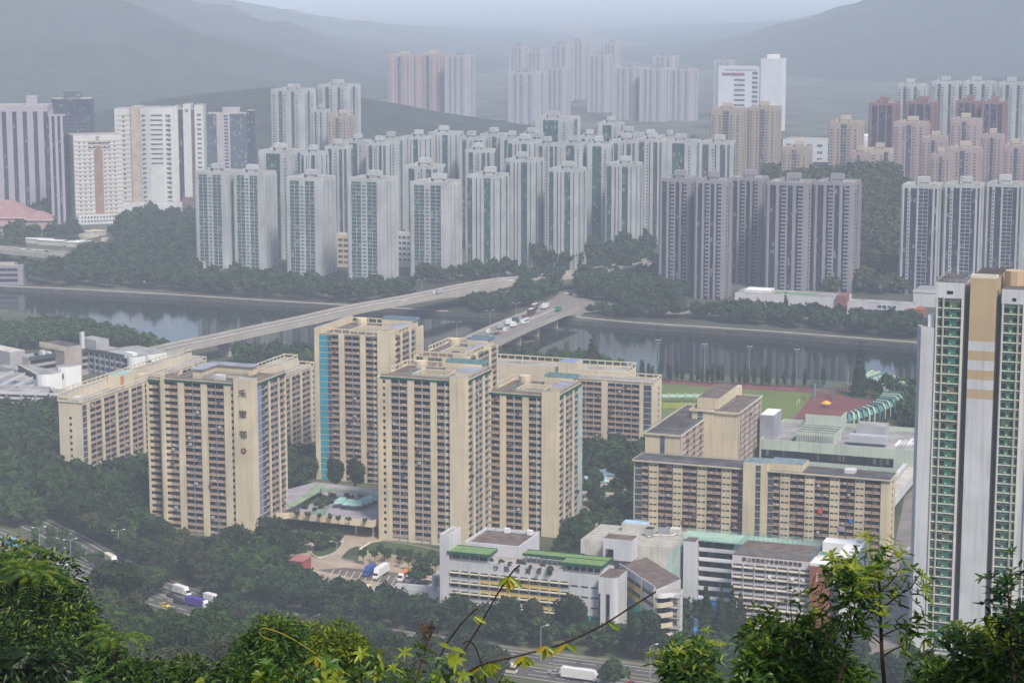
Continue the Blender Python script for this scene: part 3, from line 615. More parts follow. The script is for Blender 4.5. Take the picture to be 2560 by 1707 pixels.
# --- tall tower with green tiled bays
Y0 = 717; h = zat(705, Y0); o = PY(2341, 705, Y0); X = lambda px: slen(o, U, px)
b = Bd("apartment_block", "very tall white and green tiled tower with an orange topped shaft at right edge", "apartment block", o, W=X(2411), Dp=22)
wl = b.P("wall"); w0 = X(2411); zl = zat(819, Y0)
wl.box(0, w0, 0, 22, 0, h, WGREY, DROOF); wl.prism([(X(2307), -.3), (0, -.3), (0, 20), (X(2295), 20), (X(2295), 2.5)], 0, zl, WGREY, CONC)
fh = 3.2; n = int((zat(745, Y0)) / fh); zb = zat(745, Y0) - n * fh; WR = M("warm_white", (.62, .58, .50), .8, .06)
def gbay(xa, xb, ztop):
    T = b.tr('F', x0=xa); wd = xb - xa; wl = b.P('wall')
    for i in range(n):
        z = ztop - (i + 1) * fh
        bx_ = [(.15, wd - .1, 0, .06, .1, fh - .2, GREENW)]
        if wd > 3.5: bx_ += [(.4, 1.9, .06, .16, .7, 2.5, GL), (wd - 1.6, wd - .3, .06, .16, .7, 2.5, GL), (.6, 2.2, .16, .34, 2.3, 2.4, M('awning_grey', (.28, .33, .30), .8)), (wd - 2.2, wd - .8, .16, .34, 2.3, 2.4, M('awning_grey', (.28, .33, .30), .8)), (2.3, 2.8, .06, .4, .5, .85, WR)]
        else: bx_ += [(wd * .4, wd - .3, .06, .16, .7, 2.5, GL), (.2, wd * .6, .16, .34, 2.3, 2.4, M('awning_grey', (.28, .33, .30), .8))]
        b.elem("window_bay", 'F', T, 0, z, wd, bx_); b.fb(wl, T, 0, wd, 0, .55, z - .12, z + .12, WR)
    for a in (0, wd): b.fb(b.P("fin"), T, a - .22, a + .22, 0, .75, 0, ztop + .2, WR)
gbay(X(2345), X(2361), zat(745, Y0)); gbay(X(2361) + .02, X(2408), zat(745, Y0)); wl.box(0, w0, -.5, 0, zat(743, Y0), h, WGREY); b.P("window").box(w0 * .4, w0 * .62, -.62, -.5, zat(725, Y0) - 1, zat(725, Y0), GL)
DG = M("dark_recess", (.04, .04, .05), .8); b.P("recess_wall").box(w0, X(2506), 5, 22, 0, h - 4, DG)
xa, xb = X(2427), X(2492); zt = zat(690, Y0); s = b.P("central_shaft"); OR = ORANGE; z_ = zat(846, Y0); band = fh
s.box(xa, xb, -.6, 4.9, z_, zt, OR, M('dark_brown_roof', (.06, .045, .04))); z = z_; k = 0
while z > zat(990, Y0): s.box(xa, xb, -.6, 4.9, z - band * 1.02, z, WGREY if k % 2 == 0 else OR); z -= band * 1.02; k += 1
s.box(xa, xb, -.6, 4.9, 0, z, WGREY); s.box(xa, xb, 4.9, 27, h - 4, zt, OR, M('dark_brown_roof', (.06, .045, .04), .9, .3, .4)); s.cyl(xb + 4.5, 12, h - 4, zt + 1.5, 3.6, OR, 10); rim(b, "central_shaft", xa, xb, -.6, 4.9, zt, zt + .8, .3, WR)
b.P("drain_pipe").tube([(xb + .4, 2, 0), (xb + .4, 2, zt - 4)], .18, BROWNP, 6)
xc = X(2506); T0 = zat(752, Y0); wl.box(xc, xc + 22, 0, 22, 0, zat(715, Y0), WGREY, DROOF); wl.box(xc, xc + 22, -.5, 0, T0 + .3, zat(715, Y0), WGREY); b.P("window").box(xc + 3.5, xc + 4.8, -.62, -.5, zat(735, Y0) - 1, zat(735, Y0), GL)
gbay(xc + .6, X(2549), T0); gbay(X(2549) + .02, X(2562), T0); gbay(X(2562) + 3, X(2562) + 9, T0)
rails(b, "roof_railing", .2, w0 - .2, .3, 20, h, 1.2, STEEL, 2, 2); b.P("roof_plant").box(X(2322), X(2338), 1, 6, zl, zl + 4, WHITE); b.finish()
# annex and pool terrace by its foot
b = Bd("annex_building", "small white annex with teal sloped awning beside the very tall tower", "annex", G(2252, 1398, 14), W=12, Dp=16); b.P("wall").box(0, 12, 0, 16, 0, 14, WGREY, CONC); rim(b, "parapet", 0, 12, 0, 16, 14, 15, .3, WGREY); b.P("awning").hexa([(3, -2, 8), (11, -2, 8), (11, 0, 8), (3, 0, 8), (4, -.5, 10), (10, -.5, 10), (10, 0, 10), (4, 0, 10)], TEALM); b.P("window").box(3, 7, -.1, 0, 3, 6, GL); b.finish()
# --- campus with courtyard, left
rz = -math.atan2(5200, 5477); h = 15; A = G(223, 872, h); b = Bd("campus_building", "grey and white campus block around a sunken courtyard at far left", "campus building", A, rz)
LG = M("lilac_concrete", (.36, .34, .36), .9, .15, .1, .35); SL = M("slate_blue_wall", (.14, .16, .21), .8)
A0 = Vector((A.x, A.y, h)); LU = slen(A0, b.u, 330); LV = -slen(A0, b.v, 72); b.W = LU; b.D = 10
w_ = b.P("wall"); w_.box(-12, LU + 6, 0, 14, 0, h, LG, RGREY); w_.box(-12, 0, -LV, 0, 0, h, LG, RGREY); w_.box(-12, LU + 6, -LV - 14, -LV, 0, h - 4, LG, RGREY)
for f, a, c_ in (('F', 0, LU), ('R', -LV, 0)):
    for r in range(3):
        z = h - 1.2 - (r + 1) * 3.8
        if f == 'F':
            for k in range(7): b.elem("window", 'F', b.tr('F', x0=0, y0=0), .6 + k * LU / 7, z, LU / 7 - 1, [(0, LU / 7 - 1, 0, .15, 1.3, 3.3, GL), (0, LU / 7 - 1, 0, .3, 0, 1.2, WGREY)])
            b.P("parapet").box(0, LU, -.6, 0, h - 1.2, h + .6, SL)
        else: b.P("gallery").box(0, .15, -LV + 1, -1, z + 1.2, z + 3.2, GL); b.P("parapet").box(0, .6, -LV, -.7, h - 1.2, h + .6, SL)
for k in range(9): b.P("column").box(k * LU / 8 - .3, k * LU / 8 + .3, -.9, 0, 0, h - 1.2, SL)
def rtow(px, py, z, w1, w2, slits=3):
    p = loc(b, px, py, z); m_ = MB(); pol = [(p[0], p[1])] + [(p[0] + w1 * .5 - w1 * .5 * math.cos(t), p[1] - w2 * math.sin(t)) for t in (.5, 1, 1.57, 2.1, 2.6)] + [(p[0] + w1, p[1]), (p[0] + w1, p[1] + 8), (p[0], p[1] + 8)]
    m_.prism(pol, 0, z, WHITE, RGREY); m_.build("stair_tower", b.e)
    for k in range(slits): b.P("slit_window").box(p[0] + w1 * .55 + k * 1.3, p[0] + w1 * .55 + k * 1.3 + .4, p[1] - w2 - .1, p[1] - w2 * .7, z - 6, z - 3.4, GL)
rtow(97, 930, 19, 10, 4, 0); rtow(148, 912, 21, 9, 4); rtow(322, 888, 17, 8, 3, 0); rtow(372, 882, 20.5, 6, 4)
b.P("parapet").box(LU - 2, LU + 6.2, -4, -.7, h, h + 3.5, WHITE)
for i in range(8): p = loc(b, 45 + i * 6, 912 + i * 3.2, h); b.P("roof_plant").box(p[0], p[0] + 2.6, p[1], p[1] + 2.2, h - 4, h + 1.8 - 2, DG, CREAM2)
p = loc(b, 100, 856, 20); b.P("upper_block").box(p[0], p[0] + 24, p[1], p[1] + 12, 0, 20, M("pinkish_concrete", (.36, .30, .28), .9), DROOF); b.P("upper_block").box(p[0] - .3, p[0] + 24.3, p[1] - .4, p[1], 17.6, 20.6, CREAM)
p = loc(b, 200, 852, 19); b.P("plant_room").box(p[0], p[0] + 16, p[1], p[1] + 9, h, 21, LG, RGREY); b.P("plant_room").box(p[0] + 4, p[0] + 6, p[1] - 3, p[1] - 1, h, 25, WGREY)
for k in range(7): p = loc(b, 85 + 14 * k, 884 - 1.5 * k, h + 1); b.P("roof_plant").box(p[0], p[0] + 2 + (k % 3), p[1], p[1] + 2, h, h + 1.5 + (k % 2), WGREY if k % 3 else DG)
p = loc(b, 0, 873, 19); b.P("curved_hall").box(p[0] - 20, p[0] + 10, p[1], p[1] + 10, 0, 18.5, LG, LCONC)
p = loc(b, 230, 872, h); b.P("rear_roof").box(0, LU + 20, 14.2, 34, 0, h - 2, LG, RGREY); b.finish()
b = Bd("campus_building", "low grey slatted campus block below the white stair towers at far left", "campus building", G(0, 985, 12) + Vector((-30, 0, 0)), -math.atan2(900, 5477)); b.P("wall").box(0, 62, 6, 24, 0, 12, LG, RGREY)
b.P("wall").box(0, 50, 24.1, 70, 0, 11.5, LG, RGREY)
for k in range(4): b.P("louvre").box(0, 62, 5.0 + .2 * k, 5.95, 1.2 + 2.7 * k, 2.5 + 2.7 * k, WGREY if k % 2 else LG); b.P("window_band").box(.5, 61, 5.85, 6, 2.6 + 2.7 * k, 3.6 + 2.7 * k, GL)
for k in range(8): b.P("column").box(1 + 8 * k, 1.8 + 8 * k, 4.3, 5.0, 0, 12, LG)
for k in range(6): b.P("roof_parapet").box(2 + 9 * k, 2.5 + 9 * k, 26, 68, 11.5, 12.8, WGREY); b.P("roof_well").box(4 + 9 * k, 9 + 9 * k, 30 + k * 2, 38 + k * 3, 11.5, 11.7, SL)
b.P("roof_parapet").box(0, 50, 24.2, 24.8, 11.5, 13.0, LG); b.P("roof_parapet").box(0, 62, 6, 6.5, 12, 13.2, WGREY)
b.finish()
# ================================================================== ground, river, roads, sports ground, terrace
NEAR = [(-900, 700), (0, 772), (120, 792), (260, 815), (440, 862), (700, 880), (1000, 893), (1300, 905), (1560, 925), (1900, 943), (2300, 962), (3400, 1010)]
FAR = [(-900, 660), (0, 716), (130, 724), (400, 738), (620, 752), (880, 766), (1240, 786), (1590, 812), (1900, 832), (2300, 862), (3400, 930)]
EAR = M("earth_and_scrub", (.075, .085, .045), .95, .35, .03); BANKM = M("stone_bank", (.075, .07, .065), .95, .3, .3)
mb = MB(); nr = [G(*p) for p in NEAR]; nr = [Vector((-5000, nr[0].y, 0))] + nr + [Vector((5000, nr[-1].y, 0))]
mb.face([(-5000, 600, 0), (5000, 600, 0)] + [tuple(p) for p in reversed(nr)], EAR)
for a, c in zip(nr, nr[1:]): mb.face([(a.x, a.y, 0), (c.x, c.y, 0), (c.x, c.y, -4), (a.x, a.y, -4)], BANKM)
mb.build("ground", kind='structure')
mb = MB(); fr = [G(*p) for p in FAR]; fr = [Vector((-5000, fr[0].y, 0))] + fr + [Vector((5000, fr[-1].y, 0))]
mb.face([tuple(p) for p in fr] + [(9000, 22000, 0), (-9000, 22000, 0)], M("far_ground", (.07, .075, .055), .95, .5, .012))
for a, c in zip(fr, fr[1:]): mb.face([(c.x, c.y, 0), (a.x, a.y, 0), (a.x, a.y, -4), (c.x, c.y, -4)], BANKM)
mb.build("ground", kind='structure')
# water
m, n, b_, L = nodes("river_water"); MC["river_water"] = m
b_.inputs["Base Color"].default_value = (.012, .018, .018, 1); b_.inputs["Roughness"].default_value = .05; b_.inputs["Specular IOR Level"].default_value = .5; b_.inputs["IOR"].default_value = 1.33
bp = n.nodes.new("ShaderNodeBump"); bp.inputs["Strength"].default_value = .10; bp.inputs["Distance"].default_value = .6
nz = n.nodes.new("ShaderNodeTexNoise"); nz.inputs["Scale"].default_value = .22; nz.inputs["Detail"].default_value = 6; L(pos(n, L, .6, 1, 1), nz.inputs["Vector"]); L(nz.outputs[0], bp.inputs["Height"]); L(bp.outputs[0], b_.inputs["Normal"])
sheet("river", [(-5000, 850, -3), (5000, 850, -3), (5000, 2600, -3), (-5000, 2600, -3)], m)
def ribbon(name, pts, wd, mat, z=0.0, kind='structure', **kw):
    mb = MB(); ls, rs = [], []
    for i, p in enumerate(pts):
        t = (pts[min(i + 1, len(pts) - 1)] - pts[max(i - 1, 0)]); t.z = 0; t.normalize(); nrm = Vector((-t.y, t.x, 0)); o_ = Vector((0, 0, z))
        off = kw.get('off', 0); ls.append(p + nrm * (off + wd / 2) + o_); rs.append(p + nrm * (off - wd / 2) + o_)
    for i in range(len(pts) - 1): mb.face([rs[i], rs[i + 1], ls[i + 1], ls[i]], mat)
    return mb.build(name, kind=kind)
def smooth(pts, k=4):
    out = []
    for i in range(len(pts) - 1):
        p0, p1, p2, p3 = pts[max(i - 1, 0)], pts[i], pts[i + 1], pts[min(i + 2, len(pts) - 1)]
        for j in range(k):
            t = j / k; out.append(.5 * ((2 * p1) + (p2 - p0) * t + (2 * p0 - 5 * p1 + 4 * p2 - p3) * t * t + (3 * p1 - p0 - 3 * p2 + p3) * t ** 3))
    return out + [pts[-1]]
def gp(pix, z=0): return [G(x, y, z) for x, y in pix]
ribbon("promenade", smooth(gp([(-100, 712), (130, 720), (400, 734), (620, 748), (880, 763), (1120, 778)])), 4, CONC, .03)
ribbon("promenade", smooth(gp([(1440, 792), (1590, 806), (1900, 826), (2310, 857)])), 4, CONC, .03)
# highway
RA = smooth(gp([(40, 1290), (100, 1318), (165, 1348), (230, 1385), (290, 1418), (360, 1450), (430, 1480), (520, 1508), (620, 1532), (750, 1557), (900, 1582), (1100, 1612), (1300, 1642), (1500, 1668), (1700, 1693), (2000, 1730)]))
RB = smooth(gp([(-80, 1315), (0, 1347), (60, 1375), (130, 1402), (200, 1428), (300, 1465), (400, 1500), (500, 1528), (600, 1553), (750, 1584), (900, 1612), (1100, 1645), (1300, 1676), (1500, 1704), (1900, 1755)]))
ribbon("highway", RA, 12, ASPH, .02); ribbon("highway", RB, 12, ASPH, .024)
for off in (-5.5, 5.5): ribbon("road_line", RA, .3, LINE, .03, off=off); ribbon("road_line", RB, .3, LINE, .034, off=off)
def dashes(name, pts, off, dash=5, gap=5):
    mb = MB(); acc = 0
    for a, c in zip(pts, pts[1:]):
        t = (c - a); l = t.length; t.normalize(); nrm = Vector((-t.y, t.x, 0)); s_ = 0
        while s_ < l:
            if (acc + s_) % (dash + gap) < dash: q = a + t * s_ + nrm * off; e = a + t * min(s_ + dash, l) + nrm * off; w2 = nrm * .13; mb.face([(v.x, v.y, .036) for v in (q - w2, e - w2, e + w2, q + w2)], LINE); s_ += dash + gap
            else: s_ += 1
        acc += l
    mb.build(name, kind='structure')
dashes("lane_marking", RA, 2); dashes("lane_marking", RA, -2); dashes("lane_marking", RB, 2); dashes("lane_marking", RB, -2)
for pts, off, lb in ((RA, 7.2, "grey crash barrier along the far side of the highway"), (RB, 7.2, "grey crash barrier along the highway median")):
    mb = MB(); q = []
    for i, p in enumerate(pts):
        t = (pts[min(i + 1, len(pts) - 1)] - pts[max(i - 1, 0)]); t.normalize(); q.append(p + Vector((-t.y, t.x, 0)) * off)
    for a, c in zip(q, q[1:]): nrm = Vector((-(c - a).y, (c - a).x, 0)).normalized() * .12; mb.hexa([a, c, c + nrm, a + nrm] + [v + Vector((0, 0, .9)) for v in (a, c, c + nrm, a + nrm)], CONC)
    mb.build("crash_barrier", label=lb, cat="barrier")
# forecourt and lorry park
sheet("forecourt", gp([(700, 1395), (742, 1352), (800, 1330), (900, 1318), (960, 1335), (950, 1380), (1110, 1412), (1110, 1452), (1060, 1470), (1000, 1500), (900, 1495), (800, 1455), (730, 1430)]), PAVE, .012)
sheet("lorry_park", gp([(790, 1424), (860, 1418), (1050, 1436), (1005, 1466), (900, 1447)]), M("stained_tarmac", (.13, .105, .09), .95, .35, .15), .022)
sheet("tarmac_patch", gp([(1000, 1474), (1060, 1448), (1085, 1452), (1045, 1482)]), ASPHD, .02)
mb = MB()
for k in range(13):
    a, c = G(835 + k * 17.5, 1422 + k * 1.9, .03), G(825 + k * 17, 1438 + k * 2.6, .03); nrm = Vector((.12, 0, 0)); mb.face([a - nrm, c - nrm, c + nrm, a + nrm][::-1], LINE)
mb.build("parking_bay_line", kind='structure')
sheet("yard", gp([(1052, 1500), (1110, 1480), (1130, 1560), (1070, 1560)]), PAVE, .013)
sheet("street", gp([(2225, 1420), (2262, 1240), (2330, 1180), (2330, 1420), (2300, 1600), (2150, 1640), (2060, 1620), (2120, 1500)]), M("grey_street", (.2, .18, .17), .95, .2, .1), .015)
sheet("footpath", gp([(1450, 1260), (1500, 1180), (1600, 1180), (1600, 1300), (1480, 1400), (1430, 1380)]), PAVE, .013)
# traffic island and planters (each a low kerbed bed)
def bed(name, pix, z, kerb, lbl, cat="planter"):
    e = thing(name, lbl, cat, G(*pix[0])); o_ = Vector(e.location); P_ = [(p - o_) for p in smooth(gp(pix + [pix[0]]), 3)[:-1]]
    MB().prism([(p.x, p.y) for p in P_], 0, z, kerb).build("kerb", e); c = sum(P_, Vector()) / len(P_)
    MB().prism([((p.x - c.x) * .94 + c.x, (p.y - c.y) * .94 + c.y) for p in P_], z, z + .12, LAWN).build("soil", e)
bed("traffic_island", [(776, 1384), (800, 1356), (845, 1352), (856, 1362), (835, 1384), (795, 1396)], .6, LCONC, "kerbed traffic island planted with bushy trees in the forecourt", "traffic island")
bed("planter", [(897, 1390), (950, 1368), (1105, 1395), (1105, 1425), (1080, 1422)], 3.0, CREAM, "raised cream walled planter of shrubs under the central tower")
bed("kerbed_island", [(852, 1396), (873, 1375), (900, 1368), (896, 1402), (880, 1404)], .5, CONC, "curved kerbed pavement corner beside the raised planter", "pavement")
# sports ground
sheet("running_track", gp([(1640, 946), (1900, 960), (2100, 973), (2195, 985), (2205, 1012), (2130, 1052), (1985, 1062), (1640, 1060)]), REDT, .012)
sheet("sports_pitch", gp([(1640, 958), (2034, 983), (1979, 1053), (1640, 1046)]), PITCH, .03)
sheet("field_verge", gp([(2098, 976), (2185, 990), (2160, 1000), (2090, 986)]), LAWN, .035)
def cagef(name, pix, hh, lbl, mat, cat="fence", n=9):
    e = thing(name, lbl, cat, G(*pix[0])); o_ = Vector(e.location)
    for a, c in zip(pix, pix[1:]):
        A_, C_ = G(*a) - o_, G(*c) - o_; mb = MB()
        for k in range(n + 1): q = A_.lerp(C_, k / n); mb.tube([q, q + Vector((0, 0, hh))], .09, mat, 4)
        for z in (.3, .65, 1): mb.tube([A_ + Vector((0, 0, hh * z)), C_ + Vector((0, 0, hh * z))], .05, mat, 4)
        mb.build("fence_panel", e)
cagef("throwing_cage", [(2035, 1000), (2040, 985), (2078, 988), (2082, 1004)], 8, "tall dark mesh throwing cage beside the running track", TEALM, "cage", 12)
cagef("fence", [(1652, 948), (2100, 972)], 3, "thin railing between the running track and the river", CONC, n=60)
e = thing("goal", "white football goal on the green pitch", "goal", G(1992, 1015)); mb = MB(); mb.tube([(0, 0, 0), (0, 0, 2.4), (2.5, 7, 2.4), (2.5, 7, 0)], .12, WHITE, 5); mb.build("goal_frame", e)
e = thing("canopy_tent", "small yellow canopy tent at the edge of the red track", "tent", G(2065, 1018)); MB().cyl(0, 0, 2.2, 3.8, 3.0, M("tent_yellow", (.75, .42, .01), .7), 4, .2).build("canopy", e); mb = MB(); [mb.cyl(x, y, 0, 2.2, .06, STEEL, 5) for x, y in ((2, 0), (-2, 0), (0, 2), (0, -2))]; mb.build("frame", e)
# grandstand: curved row of ribs and roof panels
e = thing("grandstand", "curved grandstand with pale green ribs and teal roof panels around the track bend", "grandstand", G(2100, 1040)); o_ = Vector(e.location)
GP = smooth([G(*p, 7) for p in ((2090, 1058), (2130, 1045), (2175, 1030), (2215, 1010), (2238, 988), (2232, 965), (2195, 950), (2150, 943))], 4)
PALE = M("pale_lime_rib", (.38, .46, .34), .6, .08); TQ = M("teal_roof_panel", (.09, .21, .20), .5, .2, .3); LIME = M("lime_seating", (.28, .32, .05), .7, .1)
c0 = G(2080, 1000); nG = len(GP)
for i, p in enumerate(GP):
    dr = (Vector((p.x, p.y, 0)) - c0).normalized(); t = (GP[min(i + 1, nG - 1)] - GP[max(i - 1, 0)]).normalized() * .8; q = Vector((p.x, p.y, 0)) - o_
    a_, b2, c2, d2 = [q + dr * k for k in (-7, 5, 8.5, 8.5)]; mb = MB()
    for (s0, z0), (s1, z1) in (((a_, 9.5), (b2, 11)), ((b2, 11), (c2, 8.5)), ((c2, 8.5), (d2 + dr * .01, 4))):
        mb.hexa([s0 - t + Vector((0, 0, z0 - .9)), s1 - t + Vector((0, 0, z1 - .9)), s1 + t + Vector((0, 0, z1 - .9)), s0 + t + Vector((0, 0, z0 - .9)), s0 - t + Vector((0, 0, z0)), s1 - t + Vector((0, 0, z1)), s1 + t + Vector((0, 0, z1)), s0 + t + Vector((0, 0, z0))], PALE if i % 3 else TQ)
    mb.tube([b2, b2 + Vector((0, 0, 10))], .4, TQ, 6); mb.build("roof_rib", e)
    if i < nG - 1:
        p2 = GP[i + 1]; q2 = Vector((p2.x, p2.y, 0)) - o_; dr2 = (Vector((p2.x, p2.y, 0)) - c0).normalized(); mb = MB(); zz = Vector((0, 0, 9.4)); z8 = Vector((0, 0, 7.5)); k3 = Vector((0, 0, .25))
        P4 = [q - dr * 7 + zz - k3 * 4, q + dr * 5 + zz, q2 + dr2 * 5 + zz, q2 - dr2 * 7 + zz - k3 * 4]; mb.hexa(P4 + [v + k3 for v in P4], TQ); P4 = [q + dr * 5 + zz, q + dr * 8 + z8, q2 + dr2 * 8 + z8, q2 + dr2 * 5 + zz]; mb.hexa(P4 + [v + k3 for v in P4], TQ); mb.build("roof_panel", e)
        mb = MB(); P4 = [q - dr * 8 + Vector((0, 0, 1)), q + dr * 5 + Vector((0, 0, 5.5)), q2 + dr2 * 5 + Vector((0, 0, 5.5)), q2 - dr2 * 8 + Vector((0, 0, 1))]; mb.hexa([v - Vector((0, 0, 1)) for v in P4] + P4, LIME); mb.build("seating", e)
e = thing("grandstand", "small pale mint stand roof at the near left side of the pitch", "grandstand", G(1655, 1020)); mb = MB()
for k in range(5): mb.box(k * 4.5, k * 4.5 + 3.8, -1, 6, 6, 6.5, MINT); mb.box(k * 4.5 + 3.8, k * 4.5 + 4.5, -1.5, 6.5, 6, 7, PALE)
mb.build("roof", e); mb = MB(); mb.box(0, 22, 0, 5, 0, 3, LIME); [mb.cyl(k * 5.4, 1, 3, 6, .2, PALE, 6) for k in range(5)]; mb.build("seating", e)
# floodlight masts, flagpoles, lamps
def mast(name, lbl, p, hh, grp=None, heads=2, mat=M("pale_teal_mast", (.15, .23, .23), .6)):
    e = thing(name, lbl, name.replace('_', ' '), p, 0, grp); MB().cyl(0, 0, 0, hh, .28, mat, 6, .14).build("pole", e); mb = MB(); mb.box(-1.6, 1.6, -.12, .12, hh, hh + .3, mat); mb.box(-1.3, 1.3, -.12, .12, hh - 1.4, hh - 1.1, mat)
    for k in (-1.4, -.5, .5, 1.4): mb.box(k - .3, k + .3, -.35, .2, hh + .3, hh + .8, STEEL)
    mb.build("lamp_bank", e)
for x, y, yt, l in ((1645, 946, 852, "leftmost"), (1761, 941, 862, "second from left"), (1873, 943, 868, "third from left"), (1991, 956, 875, "rightmost")):
    p = G(x, y); mast("floodlight_mast", f"thin pale teal floodlight mast by the river, {l} of the four", p, zat(yt, p.y), "floodlight masts along the pitch")
for x, l in ((2119, "left"), (2132, "middle"), (2146, "right")):
    p = G(x, 985 + (x - 2119) * .25); e = thing("flagpole", f"slender white flagpole beside the stand, {l} one of three", "flagpole", p, 0, "flagpoles by the grandstand"); MB().cyl(0, 0, 0, zat(928, p.y), .16, WHITE, 6, .1).build("pole", e)
def lamp(p, rz, lbl, hh=11, two=True, grp="street lamps along the highway"):
    e = thing("street_lamp", lbl, "street lamp", p, rz, grp); MB().cyl(0, 0, 0, hh, .16, STEEL, 6, .09).build("pole", e)
    for sx in ((-1, 1) if two else (1,)):
        mb = MB(); mb.tube([(0, 0, hh - .1), (sx * 1.0, 0, hh + .35), (sx * 2.0, 0, hh + .5)], .07, STEEL, 5); mb.build("arm", e); mb = MB(); mb.box(min(sx * 1.9, sx * 2.9), max(sx * 1.9, sx * 2.9), -.2, .2, hh + .42, hh + .62, WHITE); mb.build("lamp_head", e)
for x, y, l, tw in ((178, 1424, "double headed street lamp nearest the white saloon car", True), (298, 1400, "double headed street lamp behind the boxy white lorry in the trees", True), (512, 1455, "single headed street lamp above the purple lorry", False), (1352, 1652, "single headed street lamp left of the long white lorry", False), (1625, 1702, "street lamp right of the long white lorry", False), (100, 1392, "street lamp at the far left of the highway", True)):
    lamp(G(x, y), .4, l, 12, tw)
# terrace podium
Z = 6.5; e = thing("podium_terrace", "raised paved terrace on columns between the lettered and the central towers", "terrace", G(722, 1302)); o_ = Vector(e.location)
def lz(pix, z): return [((G(x, y, z) - o_).x, (G(x, y, z) - o_).y) for x, y in pix]
fr = lz([(690, 1290), (722, 1288), (932, 1310), (952, 1300), (1010, 1270), (970, 1226), (790, 1204), (690, 1230)], Z)
MB().prism(fr, Z - 1.4, Z, CREAM, M("lilac_paving", (.30, .27, .31), .9, .2, .15)).build("deck", e)
mb = MB(); k = len(fr)
for i in range(3):
    a, c = Vector((*fr[i], 0)), Vector((*fr[i + 1], 0)); nn_ = Vector((-(c - a).y, (c - a).x, 0)).normalized() * .4; P4 = [a, c, c + nn_, a + nn_]; mb.hexa([v + Vector((0, 0, Z)) for v in P4] + [v + Vector((0, 0, Z + 1.3)) for v in P4], CREAM)
mb.build("parapet", e)
for x, y in ((803, 1318), (890, 1338), (933, 1342), (740, 1310), (850, 1310)):
    p = G(x, y) - o_; MB().cyl(p.x, p.y + 1.5, 0, Z - 1.4, .5, LCONC, 8).build("column", e)
p = lz([(800, 1255), (838, 1240), (940, 1250), (940, 1262)], Z); MB().prism(lz([(757, 1262), (785, 1247), (835, 1250), (815, 1264)], Z), Z, Z + .8, CONC, LAWN).build("planter_bed", e); MB().prism(lz([(770, 1290), (790, 1262), (825, 1265), (812, 1290)], Z), Z, Z + .3, LCONC, M("green_paving", (.16, .22, .17), .9)).build("sunken_bed", e)
for i, (x, y) in enumerate(((850, 1268), (871, 1272), (892, 1274), (905, 1270), (917, 1266), (928, 1261), (940, 1256))):
    p = G(x, y, Z) - o_; mb = MB(); s_ = 2.6; mb.hexa([(p.x - s_, p.y - s_, Z + 2.4), (p.x + s_, p.y - s_, Z + 2.4), (p.x + s_, p.y + s_, Z + 2.4), (p.x - s_, p.y + s_, Z + 2.4), (p.x - s_ * .2, p.y + s_ * .6, Z + 4.0), (p.x + s_, p.y + s_ * .6, Z + 4.0), (p.x + s_, p.y + s_, Z + 3.9), (p.x - s_ * .2, p.y + s_, Z + 3.9)], M("seafoam_canopy", (.30, .50, .46), .6)); mb.cyl(p.x, p.y, Z, Z + 2.4, .12, STEEL, 6); mb.build("sun_canopy", e)
def walkway(pix, z, lbl, mat):
    P_ = gp(pix, z); e2 = thing("covered_walkway", lbl, "walkway", P_[0]); e2.location.z = 0; oo_ = Vector(e2.location)
    for a, c in zip(P_, P_[1:]):
        nn_ = Vector((-(c - a).y, (c - a).x, 0)).normalized() * 2.2; q = [a - nn_ - oo_, c - nn_ - oo_, c + nn_ - oo_, a + nn_ - oo_]; mb = MB(); mb.hexa(q + [v + Vector((0, 0, .35)) for v in q], mat); mb.build("roof", e2)
        nC = max(2, int((c - a).length / 5)); 
        for k in range(nC): q = a.lerp(c, (k + .5) / nC) - oo_; MB().cyl(q.x, q.y, Z, z, .2, LCONC, 6).build("column", e2)
walkway([(722, 1266), (790, 1228), (800, 1212)], 10, "pale green roofed walkway climbing the left side of the terrace", M("dull_green_roof", (.22, .29, .19), .8)); walkway([(802, 1224), (880, 1230), (955, 1240)], 10, "green roofed walkway along the rear of the terrace", M("dull_green_roof", (.22, .29, .19)))
# footbridge and small blue shed right of the tower
e = thing("footbridge", "grey concrete footbridge between the cream tower and the wide slab", "footbridge", G(1460, 1262)); o_ = Vector(e.location); a, c = G(1440, 1232, 5) - o_, G(1590, 1240, 5) - o_; q = [a, c, c + Vector((1, 4, 0)), a + Vector((1, 4, 0))]; mb = MB(); mb.hexa([v - Vector((0, 0, 1)) for v in q] + q, CONC); mb.build("deck", e); mb = MB(); mb.hexa([v for v in (a, c, c + Vector((0, .2, 0)), a + Vector((0, .2, 0)))] + [v + Vector((0, 0, 1.1)) for v in (a, c, c + Vector((0, .2, 0)), a + Vector((0, .2, 0)))], LCONC); mb.build("parapet", e)
for t in (.1, .37, .64, .9): q = a.lerp(c, t); MB().box(q.x - .4, q.x + .4, q.y + 1.4, q.y + 2.2, 0, 4, CONC).build("column", e)
for x, y, l, mt in ((1490, 1205, "blue sheet roofed shed beside the cream tower", BLUEM), (1470, 1222, "pale blue lean-to shed just left of the footbridge trees", M("pale_blue_sheet", (.3, .42, .5)))):
    b = Bd("shed", l, "shed", G(x, y), .15); b.P("wall").box(0, 9, 0, 7, 0, 3, LCONC); b.P("roof").hexa([(-.5, -.5, 3), (9.5, -.5, 3), (9.5, 7.5, 4), (-.5, 7.5, 4), (-.5, -.5, 3.3), (9.5, -.5, 3.3), (9.5, 7.5, 4.3), (-.5, 7.5, 4.3)], mt); b.finish()
